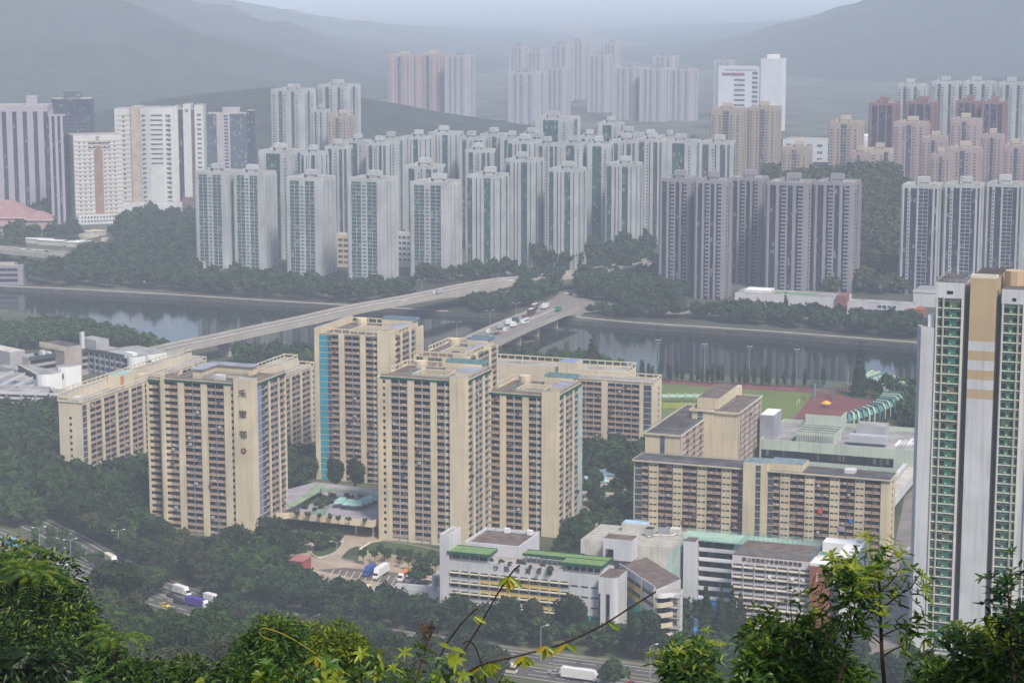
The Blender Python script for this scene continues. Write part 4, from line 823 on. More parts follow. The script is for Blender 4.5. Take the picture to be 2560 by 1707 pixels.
b = Bd("kiosk", "small dull red kiosk at the left corner of the forecourt", "kiosk", G(724, 1438), RZ); b.P("wall").box(0, 5.5, 0, 8, 0, 6, M("dull_red_wall", (.30, .07, .07), .9)); b.P("roof").box(-.4, 5.9, -.4, 8.4, 6, 6.3, M("pinkish_roof", (.34, .13, .13), .9)); b.finish()
b = Bd("substation", "roofless white walled yard building by the lorry park trees", "yard building", G(978, 1500, 0), RZ); rim(b, "wall", 0, 20, 0, 7, 0, 5, .4, WGREY); b.P("gate").box(20.1, 22, 0, .3, 0, 4, TEALM); b.finish()
b = Bd("gatehouse", "narrow white gate structure left of the long white school", "gatehouse", G(1080, 1500), RZ); b.P("wall").box(0, 1, 0, 6, 0, 9, WGREY); b.P("wall").box(5, 6, 0, 6, 0, 9, WGREY); b.P("lintel").box(0, 6, 0, 5, 9, 9.8, LCONC); b.finish()
sheet("court", gp([(1735, 1500), (1800, 1500), (1800, 1610), (1735, 1610)]), POOL, .02); sheet("court", gp([(1860, 1600), (1920, 1580), (1960, 1640), (1870, 1640)]), REDT, .022)
e = thing("swimming_pool", "bright blue garden pool at the foot of the very tall tower", "swimming pool", G(2185, 1660)); o_ = Vector(e.location); P_ = [G(*q) - o_ for q in ((2178, 1645), (2190, 1638), (2210, 1637), (2225, 1643), (2255, 1642), (2268, 1648), (2258, 1662), (2210, 1664), (2200, 1652), (2185, 1653))]
MB().prism([(q.x, q.y) for q in P_], .0, .25, POOL).build("water", e); MB().prism([(q.x * 1.06 - .6, q.y * 1.06) for q in P_], 0, .2, LCONC).build("pool_edge", e)
# ------------------------------------------------------------------ bridges
def bridge(name, lbl, pix, z, wd, depthf, piers, mat, lamps=()):
    P_ = smooth([G(x, y, z) for x, y in pix], 5); e = thing(name, lbl, "bridge", (P_[0].x, P_[0].y, 0)); o_ = Vector(e.location); n_ = len(P_); acc = [0]
    for a, c in zip(P_, P_[1:]): acc.append(acc[-1] + (c - a).length)
    nr_ = []
    for i in range(n_): t = (P_[min(i + 1, n_ - 1)] - P_[max(i - 1, 0)]); t.z = 0; t.normalize(); nr_.append(Vector((-t.y, t.x, 0)))
    mb = MB(); top = MB(); pl, pr = MB(), MB()
    for i in range(n_ - 1):
        a, c = P_[i] - o_, P_[i + 1] - o_; na, nc = nr_[i], nr_[i + 1]; da, dc = depthf(acc[i] / acc[-1]), depthf(acc[i + 1] / acc[-1]); w2 = wd / 2
        q = [a - na * w2, c - nc * w2, c + nc * w2, a + na * w2]; mb.hexa([q[0] - Vector((0, 0, da)), q[1] - Vector((0, 0, dc)), q[2] - Vector((0, 0, dc)), q[3] - Vector((0, 0, da))] + q, mat)
        q2 = [a - na * (w2 - 1), c - nc * (w2 - 1), c + nc * (w2 - 1), a + na * (w2 - 1)]; top.face([v + Vector((0, 0, .02)) for v in q2], M("bridge_asphalt", (.19, .17, .16), .95, .15, .1))
        for s_, o2 in ((-1, pr), (1, pl)): r = [a + na * s_ * w2, c + nc * s_ * w2, c + nc * s_ * (w2 - .4), a + na * s_ * (w2 - .4)]; o2.hexa(r + [v + Vector((0, 0, 1.1)) for v in r], mat)
        if i % 1 == 0: r = [a - na * .25, c - nc * .25, c + nc * .25, a + na * .25]; top.hexa([v + Vector((0, 0, .03)) for v in r] + [v + Vector((0, 0, .6)) for v in r], LCONC)
    mb.build("deck", e); top.build("road_surface", e); pl.build("parapet", e); pr.build("parapet", e)
    for t, pw in piers:
        s_ = t * acc[-1]; i = max(k for k in range(n_) if acc[k] <= s_); i = min(i, n_ - 2); c = P_[i].lerp(P_[i + 1], (s_ - acc[i]) / max(.1, acc[i + 1] - acc[i])) - o_; na = nr_[i]; t2 = Vector((na.y, -na.x, 0)) * pw[0]; na = na * pw[1]; q = [c - na - t2, c - na + t2, c + na + t2, c + na - t2]
        m_ = MB(); m_.hexa([Vector((v.x, v.y, -4)) for v in q] + [Vector((v.x, v.y, c.z - depthf(t))) for v in q], mat); m_.build("pier", e)
    return e, P_
BC = M("bridge_concrete", (.36, .33, .29), .9, .12, .08, .35)
def dv(t):
    c = .60; d = min(abs(t - c), abs(t - .05) * 2); return 2.2 + 3.6 * max(0, 1 - abs(t - .585) / .09) + 1.2 * max(0, 1 - abs(t - .70) / .05)
br1, VP = bridge("viaduct", "long curving concrete road viaduct sweeping across the river", [(380, 882), (440, 866), (540, 846), (650, 822), (760, 799), (880, 772), (1000, 750), (1080, 735), (1160, 718), (1240, 704), (1330, 695), (1404, 687), (1490, 676), (1580, 662), (1700, 640)], 12, 17, dv, [(.585, (2, 5)), (.70, (2, 5)), (.82, (1.2, 4)), (.9, (1.2, 4)), (.12, (1.2, 4))], BC)
br2, BP = bridge("road_bridge", "straight flat road bridge carrying queues of traffic over the river", [(1120, 900), (1196, 856), (1290, 813), (1384, 775), (1400, 768)], 6, 27, lambda t: 1.8, [(.35, (.8, 11)), (.52, (.8, 11)), (.68, (.8, 11)), (.84, (.8, 11))], BC)
br3, QP = bridge("viaduct", "low highway viaduct behind the trees on the far left bank", [(-200, 606), (0, 622), (130, 634), (210, 642), (290, 655)], 9, 22, lambda t: 2.2, [(.5, (1, 4)), (.75, (1, 4))], BC)
sheet("junction", gp([(1330, 790), (1350, 762), (1385, 745), (1400, 725), (1440, 722), (1450, 745), (1500, 750), (1560, 760), (1700, 765), (1740, 780), (1700, 786), (1520, 778), (1460, 782), (1450, 792)]), M("pale_road", (.19, .165, .15), .95, .15, .1), .02)
sheet("riverside_road", gp([(1560, 760), (1720, 762), (2000, 790), (2300, 815), (2300, 825), (2000, 803), (1720, 778), (1560, 772)]), M("pale_road", (.19, .165, .15)), .022)
# ================================================================== far towers
WALLW = M("far_white_wall", (.40, .41, .42), .85, .16, .05, .35); WALLB = M("far_tan_wall", (.34, .28, .245), .85, .06, .03, .15)
WALLP = M("far_pink_wall", (.36, .27, .265), .85, .06, .03, .15); WALLG = M("far_lilac_wall", (.25, .24, .27), .85, .08, .03, .2)
WALLR = M("far_red_wall", (.23, .12, .13), .85, .08, .03, .15); SAND = M("far_sand_wall", (.42, .36, .29), .85, .06, .03)
TEALG = glass("teal_glazing", (.03, .07, .075), (.05, .11, .11), (.20, .25, .24), (2.0, 2.8), .35, .4, .85)
BLUEG = glass("blue_grey_glazing", (.05, .06, .085), (.08, .095, .12), (.22, .22, .24), (2.0, 2.8), .35, .4, .85)
NAVYG = glass("navy_glazing", (.018, .022, .045), (.035, .04, .07), (.20, .21, .24), (1.6, 2.8), .35, .4, .9)
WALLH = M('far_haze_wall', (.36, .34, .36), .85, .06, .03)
HAZG = glass('haze_tinted_glazing', (.16, .17, .20), (.20, .21, .24), (.28, .28, .30), (2.0, 2.8), .5, .2, .85)  # paler glass: haze over the farthest towers put into the colour
STY = {   # wall, glass, slab, front pattern, side pattern, tank
 'grid': (WALLW, TEALG, WALLW, "W1.0 G3.4 S2.0 G3.4 W1.6", "W2 D1 W1.6 D1 W2.2 D.7 W2", WALLW),
 'fin': (WALLW, TEALG, TEALG, "T2.4 W1.6 D.7 W1.2 D.5 W1.4 T3.2 W1.4 D.5 W1", "W1 T2 W1.3 D.7 W1.2 T2.2 W1.2", WALLW),
 'fin2': (WALLW, BLUEG, TEALG, "W1.8 T3 W1.2 S1.6 D.8 W1.6 T2.6 W.8", "T2.4 W1.4 D.8 W1.4 S1.6 T1.6", WALLW),
 'fin3': (WALLW, TEALG, TEALG, "W3 T3.6 D.8 T1.6 W1.4 S1.4 W1", "W1.4 D.7 S1.8 T2.4 W2", WALLW),
 'dark': (WALLG, NAVYG, WALLG, "W.7 T2 W1 B2.2 W.5 T1.6 W1 B2.2 W1", "W.8 B2 W.6 T2.4 W.7 T1.6 W.6", WALLG),
 'navy': (WALLW, NAVYG, WALLW, "W.6 T1 S.9 T2 W.5 G3 T1.4 W.6 D.6", "W.6 T2 W.6 G2.4 W.6", WALLW),
 'tan': (WALLB, BLUEG, WALLB, "S1.6 W.8 S1.6 T2.2 S1.6 W.8 S1.6", "S1.6 W.8 T1.6 S1.6 W.8 S1", SAND),
 'sand': (SAND, BLUEG, SAND, "T1.2 S2.4 W.4 S1.4 T1.4", "S1.6 W.8 S1.6", SAND),
 'pink': (WALLP, BLUEG, WALLP, "S1.5 W.8 S1.5 T1.6 S1.5 W.8 S1.5", "S1.6 W.8 T1.4 S1.6 W.8", SAND),
 'red': (WALLR, NAVYG, WALLR, "W.9 T2.2 W.6 T2.6 W.6 T2 W1", "S1.4 T1.6 W1 T1.6 S1.4", WALLR),
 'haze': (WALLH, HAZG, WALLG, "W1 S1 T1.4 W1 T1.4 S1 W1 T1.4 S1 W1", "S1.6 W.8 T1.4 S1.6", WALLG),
 'white': (WALLW, BLUEG, WALLW, "S1.6 W.8 T1.4 S1.4 W1.6 T1.2 S1.4 W.8", "W1 S1.4 T1.4 S1.4 W1", WALLW)}
TC = {}
def towmesh(style, W, Dp, h, fh=2.8):
    key = (style, round(W), round(Dp), round(h / 6))
    if key in TC: return TC[key]
    wall, gl, slab, pf, ps, tank = STY[style]; n = int(h / fh); parts = []
    core = MB(); core.box(0, W, 0, Dp, 0, h - 1.5, gl if style not in ('tan', 'pink', 'sand', 'white', 'haze') else wall, CONC); parts.append(("core", core))  # glazing-dark core puts recess shade into the gap strips' colour
    wl = MB(); wl.box(-.6, W + .6, -.6, Dp + .6, h - 1.5, h, wall, CONC)
    b = Bd.__new__(Bd); b.W, b.D = W, Dp
    for f, tot, pat in (('F', W, pf), ('R', Dp, ps), ('B', W, pf), ('L', Dp, ps)):
        T = b.tr(f); it = [(t[0], float(t[1:])) for t in pat.split()]; s_ = sum(i[1] for i in it); a = 0
        for k, wd in it:
            wd = wd * tot / s_
            if k == 'W': b.fb(wl, T, a, a + wd, 0, 1.3, 0, h - 1.5, wall)
            elif k == 'S':
                b.fb(wl, T, a, a + wd, 0, .9, 0, h - 1.5, wall)
                if f != 'B':
                    m_ = MB(); b.fb(m_, T, a + wd * .2, a + wd * .8, .9, .95, 1, h - 2, wall)
                    for i in range(n - 1): b.fb(m_, T, a + wd * .25, a + wd * .75, .95, 1.08, i * fh + 1, i * fh + 2.2, gl)
                    parts.append(("window_column", m_))
            elif k in 'TGB':
                m_ = MB(); b.fb(m_, T, a, a + wd, 0, .45, 1, h - 1.6, gl)
                if f != 'B' or k == 'B':
                    for i in range(1, n):
                        z = i * fh
                        if k == 'T': b.fb(m_, T, a, a + wd, .45, .62, z - .3, z + .15, gl if style != 'tan' else wall)
                        elif k == 'G': b.fb(m_, T, a, a + wd, .45, .95, z - .15, z + .15, slab)
                        else: b.fb(m_, T, a + wd * .35, a + wd + .1, .45, 1.7, z - .2, z + 1.0, slab)
                    if k == 'G':
                        for q in (.0, .5, 1): b.fb(m_, T, a + wd * q - .1, a + wd * q + .1, .45, .96, 1, h - 1.6, slab)
                parts.append(("window_column", m_))
            a += wd
    parts.append(("wall", wl)); p = MB(); rim_ = ((-.6, W + .6, -.6, -.3), (-.6, W + .6, Dp + .3, Dp + .6), (-.6, -.3, -.3, Dp + .3), (W + .3, W + .6, -.3, Dp + .3))
    for a in rim_: p.box(*a, h, h + 1.1, wall)
    parts.append(("parapet", p)); t = MB(); rr = random.Random(int(W * 7 + h)); cx, cy_ = W * rr.uniform(.4, .6), Dp * rr.uniform(.35, .6)
    t.box(cx - W * .17, cx + W * .17, cy_ - 3, cy_ + 3.5, h + 2.4, h + 6.2, tank); t.box(cx - W * .12, cx + W * .12, cy_ - 2.5, cy_ + 3, h, h + 2.4, tank)
    parts.append(("roof_tank", t)); t2 = MB(); t2.box(cx - W * .33, cx - W * .22, cy_ - 2, cy_ + 3, h, h + 2.6, tank); parts.append(("stair_housing", t2))
    t3 = MB(); t3.box(cx + W * .24, cx + W * .4, cy_ - 3, cy_ + 1, h, h + 1.4, CONC); parts.append(("roof_plant", t3))
    TC[key] = [(nm, m_.mesh(nm)) for nm, m_ in parts]; return TC[key]
def tower(style, xl, xr, yt, h, label, group, rz=RZ, asp=1.0, rowz=1.0):
    c = abs(math.cos(rz)) + asp * abs(math.sin(rz)); dist_ = (230 - h) * 5477 / (D(yt) + 60)
    W = (D(xr) - D(xl)) / F * dist_ / c; Dp = W * asp; pl = G(D(xl), D(yt), h)
    if rz > 0: pl = pl - ang(rz)[1] * 0 + Vector((Dp * math.sin(rz), 0, 0))
    e = thing("tower_block", label, "tower block", (pl.x, pl.y, 0), rz, group)
    for nm, me in towmesh(style, W, Dp, h): obj(nm, me, e)
    k = round(h / 6) ; return e
ORD = ["leftmost", "second from left", "third from left", "fourth from left", "fifth from left", "sixth from left", "seventh from left", "eighth from left", "ninth from left", "tenth from left", "eleventh from left", "twelfth from left", "thirteenth from left", "fourteenth from left", "fifteenth from left", "sixteenth from left", "seventeenth from left", "eighteenth from left", "nineteenth from left", "twentieth from left"]
front = [(450, 548, 396, 76, 'grid'), (538, 628, 398, 76, 'grid'), (659, 764, 410, 75, 'grid'), (800, 908, 412, 79, 'grid'), (944, 1056, 420, 74, 'grid'), (1074, 1167, 404, 78, 'fin'), (1162, 1248, 368, 85, 'fin'), (1262, 1346, 390, 79, 'fin'), (1395, 1477, 378, 75, 'fin')]
for i, (a, c, y, h, s_) in enumerate(front):
    k = "teal gridded balconies" if s_ == 'grid' else "smooth white fins"
    tower(s_, a, c, y, h, f"white tower with {k} in the front row beyond the river, {ORD[i]}", "white riverside towers")
mid = [(595, 694, 348, 88, 'fin3'), (692, 750, 352, 88, 'fin'), (748, 806, 338, 88, 'fin2'), (792, 850, 325, 88, 'fin3'), (842, 895, 330, 88, 'fin2'), (930, 1020, 383, 80, 'fin2'), (1070, 1137, 346, 84, 'fin2'), (1168, 1242, 326, 88, 'fin'), (1232, 1292, 332, 88, 'fin2'), (1290, 1350, 325, 90, 'fin3'), (1350, 1412, 332, 88, 'fin3'), (1402, 1470, 325, 90, 'fin2'), (1462, 1532, 322, 90, 'fin2'), (1530, 1612, 325, 88, 'fin3'), (1605, 1692, 328, 86, 'fin2')]
for i, (a, c, y, h, s_) in enumerate(mid): tower(s_, a, c, y, h, f"white and teal tower in the estate's middle rows, {ORD[i]}", "white towers in the middle rows")
back = [(868, 926, 320, 88, 'fin3'), (922, 990, 316, 88, 'fin'), (985, 1062, 306, 90, 'fin'), (1056, 1118, 318, 88, 'fin2'), (1105, 1168, 310, 90, 'fin'), (1150, 1200, 318, 88, 'fin3'), (1195, 1250, 300, 92, 'fin2'), (1230, 1332, 272, 96, 'fin3'), (1330, 1385, 310, 90, 'fin2'), (1374, 1434, 284, 95, 'fin3'), (1420, 1480, 308, 92, 'fin'), (1468, 1530, 304, 92, 'fin2'), (1520, 1560, 316, 90, 'fin')]
for i, (a, c, y, h, s_) in enumerate(back): tower(s_, a, c, y, h, f"white tower with square roof tank in the estate's rear row, {ORD[i]}", "white towers in the rear row")
dk = [(1518, 1606, 412, 84, "wide pair's left half"), (1600, 1684, 416, 85, "wide pair's right half"), (1680, 1768, 410, 79, "paler one right of the wide pair"), (1764, 1880, 420, 80, "third block along"), (1874, 1984, 420, 80, "last block before the wooded gap")]
for a, c, y, h, l in dk: tower('dark', a, c, y, h, f"dark glazed grey tower by the sports centre, {l}", "dark glazed riverside towers")
for i, (a, c, y) in enumerate(((2074, 2174, 427), (2172, 2274, 426), (2268, 2366, 424))): tower('navy', a, c, y, 79, f"navy and white gridded tower at right, {ORD[i]} of three", "navy gridded towers")
tower('white', 624, 719, 207, 108, "tall isolated white twin tower, the left one with a wider crown", "white twin towers"); tower('white', 732, 823, 197, 110, "tall isolated white twin tower, the right one with horned roof", "white twin towers")
tower('white', 716, 756, 254, 96, "short white tower tucked between the two white twin towers", "white twin towers"); tower('tan', 754, 812, 268, 92, "beige tower standing in front of the right white twin", "white twin towers")
tower('tan', 1634, 1722, 252, 100, "tan tower with dark turret left of the white institutional block's front", "tan towers"); tower('tan', 1722, 1798, 248, 101, "tan tower with turret in front of the white institutional block", "tan towers")
tower('tan', 1797, 1869, 340, 78, "short tan tower with sand coloured roof box beside the low white building", "tan towers"); tower('tan', 1906, 1990, 282, 95, "tan tower left of the red towers", "tan towers"); tower('sand', 1988, 2056, 345, 71, "slim sand coloured tower standing above the wooded gap", "tan towers")
tower('pink', 2054, 2141, 283, 90, "pinkish tan tower with sand coloured roof box, left of its pair", "pink tan towers"); tower('pink', 2184, 2262, 276, 92, "pinkish tan tower with sand coloured roof box, right of its pair", "pink tan towers"); tower('pink', 2176, 2264, 342, 76, "short pinkish tower in front of a taller pink tan tower", "pink tan towers")
for i, (a, c, y, h) in enumerate(((2118, 2182, 318, 82), (2256, 2312, 312, 84), (2140, 2192, 356, 74), (1952, 2002, 352, 72))): tower('pink', a, c, y, h, f"dusky pink tower filling in between the taller pink towers, {ORD[i]}", 'pink tan towers')
tower('pink', 2308, 2372, 336, 78, "short pinkish tower cut by the right edge", "pink tan towers")
for i, (a, c, y) in enumerate(((1998, 2072, 238), (2082, 2162, 236), (2198, 2258, 234), (2256, 2322, 236))): tower('red', a, c, y, 104, f"dusky red tower with red roof turret, {ORD[i]} of four", "dusky red towers")
for i, (a, c, y) in enumerate(((2062, 2134, 196), (2140, 2214, 190), (2212, 2294, 190), (2296, 2372, 192))): tower('white', a, c, y, 116, f"hazy white tower behind the red towers, {ORD[i]} of four", "hazy white towers at upper right")
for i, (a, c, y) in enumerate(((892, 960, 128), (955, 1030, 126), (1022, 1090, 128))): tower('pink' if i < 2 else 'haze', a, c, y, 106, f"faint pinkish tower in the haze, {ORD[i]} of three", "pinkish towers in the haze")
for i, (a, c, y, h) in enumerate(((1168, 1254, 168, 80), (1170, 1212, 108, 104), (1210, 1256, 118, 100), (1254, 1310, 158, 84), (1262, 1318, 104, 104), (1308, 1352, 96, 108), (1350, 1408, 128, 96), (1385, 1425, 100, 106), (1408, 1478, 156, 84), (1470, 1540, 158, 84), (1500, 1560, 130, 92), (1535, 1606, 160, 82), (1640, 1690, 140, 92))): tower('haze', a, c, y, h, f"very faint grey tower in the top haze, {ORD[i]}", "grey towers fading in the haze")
# --- white institutional block
h = 96; o = place(D(1650), D(152), h); W = slen(o, U, D(1748)); b = Bd("institutional_block", "bright white block with maroon band and a taller slab on its right, in the haze", "office block", o, W=W, Dp=30)
IW = M("institution_white", (.56, .57, .60), .8, .08, .05); b.P("wall").box(0, W, 0, 26, 0, h, IW, CONC); x2 = slen(o, U, D(1796)); b.P("slab_tower").box(W + .1, x2, -2, 28, 0, h + 12, IW, CONC); b.P("slab_tower").box(W + 8, x2 - 8, 4, 20, h + 12, h + 18, WHITE)
b.P("maroon_band").box(6, W * .62, -.4, 0, h - 14, h - 10, M("maroon_band", (.20, .05, .07)))
for i in range(12): b.P("window_band").box(W * .38, W * .63, -.3, 0, h - 22 - i * 7.5, h - 19 - i * 7.5, BLUEG); b.P("window_band").box(W * .8, W * .93, -.3, 0, h - 12 - i * 7, h - 8 - i * 7, BLUEG)
for i in range(14): b.P("window_band").box(10 + i * 3.6, 12 + i * 3.6, -.3, 0, h - 6.5, h - 4.5, BLUEG)
b.finish()
b = Bd("white_building", "long low white building with small windows between tan towers", "building", place(D(1798), D(320), 40), W=120, Dp=40); b.P("wall").box(0, 115, 0, 40, 0, 40, IW, CONC); b.P("upper_floor").box(60, 110, 4, 36, 40, 46, WHITE)
for i in range(4):
    for k in range(9): b.elem("window", 'F', b.tr('F'), 4 + k * 12.5, 30 - i * 8, 6, [(0, 6, 0, .2, 2, 5, BLUEG)])
b.finish()
b = Bd("glass_block", "low dark blue glass block below the low white building", "building", place(D(1868), D(372), 30), W=42, Dp=30); b.P("wall").box(0, 42, 0, 30, 0, 30, NAVYG, CONC)
for i in range(9): b.P("floor_band").box(0, 42, -.3, 0, i * 3.3, i * 3.3 + .8, BLUEG)
b.finish()
# --- office group at left
LILAC = M("lilac_stripe_wall", (.34, .31, .36), .8, .06, .05, .2)
h = 106; RO = math.radians(4); u_, v_ = ang(RO); o = place(D(-60), D(243), h, RO); W = slen(o, u_, D(108)); b = Bd("office_tower", "mauve and slate striped office tower at the far left edge", "office tower", o, RO, W=W, Dp=34)
b.P("core").box(0, W, 0, 34, 0, h - 6, NAVYG, CONC); b.P("crown").box(-.5, W + .5, -1.5, 34.5, h - 6, h, LILAC, CONC)
for k in range(7): b.P("wall_stripe").box(k * W / 7 + .5, k * W / 7 + W / 7 * .62, -1.4, 0, 0, h - 6, LILAC)
for k in range(4): b.P("wall_stripe").box(W, W + 1.4, 2 + k * 9, 5 + k * 9, 0, h - 6, LILAC)
b.P("crown").box(W * .7, W * .85, 6, 14, h, h + 9, LILAC); b.finish()
p = place(D(108), D(262), 103, RO); b = Bd("office_wing", "narrow mauve striped wing joined to the right of the striped office tower", "office tower", p, RO, W=16, Dp=24); b.P("core").box(.3, 15, 0, 24, 0, 101, NAVYG, CONC)
for k in range(3): b.P("wall_stripe").box(1.5 + k * 5.2, 4 + k * 5.2, -1, 0, 0, 103, LILAC)
b.finish()
b = Bd("office_tower", "dark hazy glass office block behind the striped tower", "office tower", place(D(118), D(228), 98, RO), RO, W=42, Dp=30); b.P("core").box(0, 42, 0, 30, 0, 98, NAVYG, CONC); b.P("crown").box(12, 30, 6, 22, 98, 106, BLUEG)
for i in range(22): b.P("floor_band").box(0, 42, -.3, 0, i * 3.8, i * 3.8 + 1, BLUEG)
b.finish()
ROF = math.radians(22); u_, v_ = ang(ROF); h = 83; pc = place(D(168), D(312), h, ROF); W = slen(pc, u_, D(278)); Dl = 22
b = Bd("office_block", "white banded office block with a brown central panel and a square logo near the top", "office block", pc, ROF, W=W, Dp=30); FW = M("banded_white", (.50, .50, .49), .8, .06); TANL = M("tan_band", (.42, .34, .27), .8)
b.P("wall").box(0, W, 0, 30, 0, h, FW, CONC)
for i in range(18):
    z = h - 6 - i * 3.95; b.P("floor_band").box(0, W, -.25, 0, z, z + .9, TANL)
    for k in range(8): b.elem("window", 'F', b.tr('F'), W * .1 + k * W * .105, z - 1.8, 2, [(0, 1.6, 0, .2, .2, 1.3, BLUEG)])
    b.P("floor_band").box(-.25, 0, 0, 30, z, z + .9, TANL)
b.P("brown_panel").box(W * .42, W * .60, -.6, -.3, 6, h - 14, M("brown_panel", (.27, .16, .13), .8)); b.P("brown_panel").box(W * .46, W * .56, -.55, -.3, h - 14, h - 10, M("brown_panel", (.27, .16, .13)))
b.P("dark_band").box(W * .3, W * .75, -.5, -.3, h - 8, h - 7, NAVYG); b.P("dark_band").box(W * .3, W * .75, -.5, -.3, h - 12, h - 11.2, NAVYG)
MR = M("maroon_sign", (.18, .04, .06))
def logo(b, x, z, y, s=1.5):
    q = MB(); q.box(x - s, x + s, y - .2, y, z + s * .72, z + s, MR); q.box(x - s, x + s, y - .2, y, z - s, z - s * .72, MR); q.box(x - s, x - s * .72, y - .2, y, z - s * .72, z + s * .72, MR); q.box(x + s * .72, x + s, y - .2, y, z - s * .72, z + s * .72, MR); q.box(x - s * .3, x - s * .05, y - .2, y, z - s * .5, z + s * .4, MR); q.box(x, x + s * .4, y - .2, y, z + .1, z + s * .4, MR); q.build("logo", b.e)
logo(b, W * .5, h - 3, -.05); b.P("podium").box(W * .02, W + 3, -6, -.7, 0, 9, WGREY, CONC)
for i in range(2):
    for k in range(14): b.P("podium_window_row").box(4 + k * (W - 4) / 14, 5.6 + k * (W - 4) / 14, -6.15, -6, 2 + 3.6 * i, 4 + 3.6 * i, BLUEG)
b.finish()
ROF2 = math.radians(3); u_, v_ = ang(ROF2); h = 102; o = place(D(262), D(248), h, ROF2); X = lambda px: slen(o, u_, D(px)); b = Bd("office_block", "tall stepped white office block with a logo and dark recess left of the teal towers", "office block", o, ROF2, W=X(467), Dp=30)
w_ = b.P("wall"); w_.box(0, X(300), 0, 28, 0, h - 1, FW, CONC); w_.box(X(300), X(322), -2, 28, 0, h + 1, TANL, CONC); w_.prism([(X(322), -3), (X(345), -6), (X(375), -6), (X(398), -3), (X(398), 28), (X(322), 28)], 0, h, FW, CONC); w_.box(X(398), X(408), -1, 28, 0, h + 1, FW, CONC); w_.box(X(408), X(420), 2, 28, 0, h - 2, NAVYG, CONC); w_.box(X(420), X(438), -2, 28, 0, h + 3, FW, CONC); w_.box(X(438), X(446), 1, 28, 0, h - 2, M("maroon_brown_wall", (.16, .10, .11)), CONC); w_.box(X(446), X(467), -1, 28, 0, h + 2, FW, CONC)
for i in range(19):
    z = h - 8 - i * 4.7
    w2 = b.P("window_band"); w2.box(X(266), X(297), -.2, 0, z, z + 1.1, TANL); w2.box(X(280), X(285), -.3, 0, z - 1.6, z, BLUEG); w2.box(X(452), X(461), -1.2, -1, z, z + 1.6, BLUEG)
    if i < 11: w2.box(X(346), X(373), -6.2, -6, z, z + 1.5, BLUEG)
    w2.box(X(381), X(392), -5.6, -5.0, z, z + 1.5, BLUEG); w2.box(X(326), X(334), -4.6, -4, z, z + 1.4, BLUEG)
logo(b, (X(420) + X(438)) / 2, h - 3, -2.05); b.P("podium").box(-8, X(415), -12, -7, 0, 10, WGREY, CONC); b.P("podium").box(X(415) + .1, X(450), -9, -4, 0, 14, M("maroon_brown_wall", (.16, .10, .11)))
b.finish()
h = 86; b = Bd("office_tower", "grey green glass office tower in the haze left of the isolated white twins", "office tower", place(D(475), D(262), h, RO), RO, W=44, Dp=30); b.P("core").box(0, 42, 0, 30, 0, h, BLUEG, CONC); b.P("wall").box(10, 24, -.6, 0, 0, h, LG, CONC); b.P("crown").box(16, 34, 8, 20, h, h + 6, LG)
for i in range(24): b.P("window_band").box(18, 22, -.8, -.6, i * 3.6, i * 3.6 + 1.8, NAVYG)
b.P("wall").box(42, 50, 4, 26, 0, h + 3, NAVYG, CONC); b.finish()
# --- pink roofed hall complex
PKR = M("pink_tile_roof", (.27, .16, .16), .85, .15, .3); PKW = M("pink_wall", (.36, .28, .28), .9, .08)
def hip(b, x0, x1, y0, y1, z0, z1, zr, ov=1.5):
    b.P("wall").box(x0, x1, y0, y1, z0, z1, PKW); r_ = MB(); m_ = min(x1 - x0, y1 - y0) * .42
    q = [(x0 - ov, y0 - ov, z1), (x1 + ov, y0 - ov, z1), (x1 + ov, y1 + ov, z1), (x0 - ov, y1 + ov, z1)]
    if x1 - x0 > y1 - y0: r = [(x0 + m_, (y0 + y1) / 2 - .2, zr), (x1 - m_, (y0 + y1) / 2 - .2, zr), (x1 - m_, (y0 + y1) / 2 + .2, zr), (x0 + m_, (y0 + y1) / 2 + .2, zr)]
    else: r = [((x0 + x1) / 2 - .2, y0 + m_, zr), ((x0 + x1) / 2 + .2, y0 + m_, zr), ((x0 + x1) / 2 + .2, y1 - m_, zr), ((x0 + x1) / 2 - .2, y1 - m_, zr)]
    r_.hexa(q + r, PKR); r_.build("roof", b.e); b.P("eave").box(x0 - ov, x1 + ov, y0 - ov - .1, y0 - ov, z1 - .5, z1 + .1, M("pale_pink_trim", (.6, .5, .48)))
pb_ = G(D(0), D(540)); b = Bd("civic_hall", "pink walled hall complex with hipped pink tile roofs at the left edge", "hall", pb_, RO); hip(b, -40, 26, 14, 60, 0, 14, 28); hip(b, 22, 46, 4, 26, 0, 13, 20); hip(b, -20, 22, -1, 13, 0, 9, 12.5); b.P("porch").box(34, 50, -8, 3, 6, 8, PKW, PKR)
for k in range(5): b.P("porch").box(34.3 + k * 3.7, 35 + k * 3.7, -7.8, -7, 0, 6, PKW)
for k in range(9): b.elem("window", 'F', b.tr('F', y0=-1), -12 + k * 3.6, 2, 2.4, [(0, 2.2, 0, .2, 0, 2, BLUEG), (0, 2.2, 0, .2, 3, 5, BLUEG)])
b.finish()
b = Bd("riverside_block", "lilac riverside block with rows of windows cut by the left edge above the water", "building", G(D(-20), D(655)), .05, W=30, Dp=20); b.P("wall").box(0, 24, 0, 20, 0, 15, WALLG, CONC)
for i in range(3): b.P("window_band").box(.5, 20, -.2, 0, 2.5 + 4 * i, 4.8 + 4 * i, NAVYG)
b.finish()
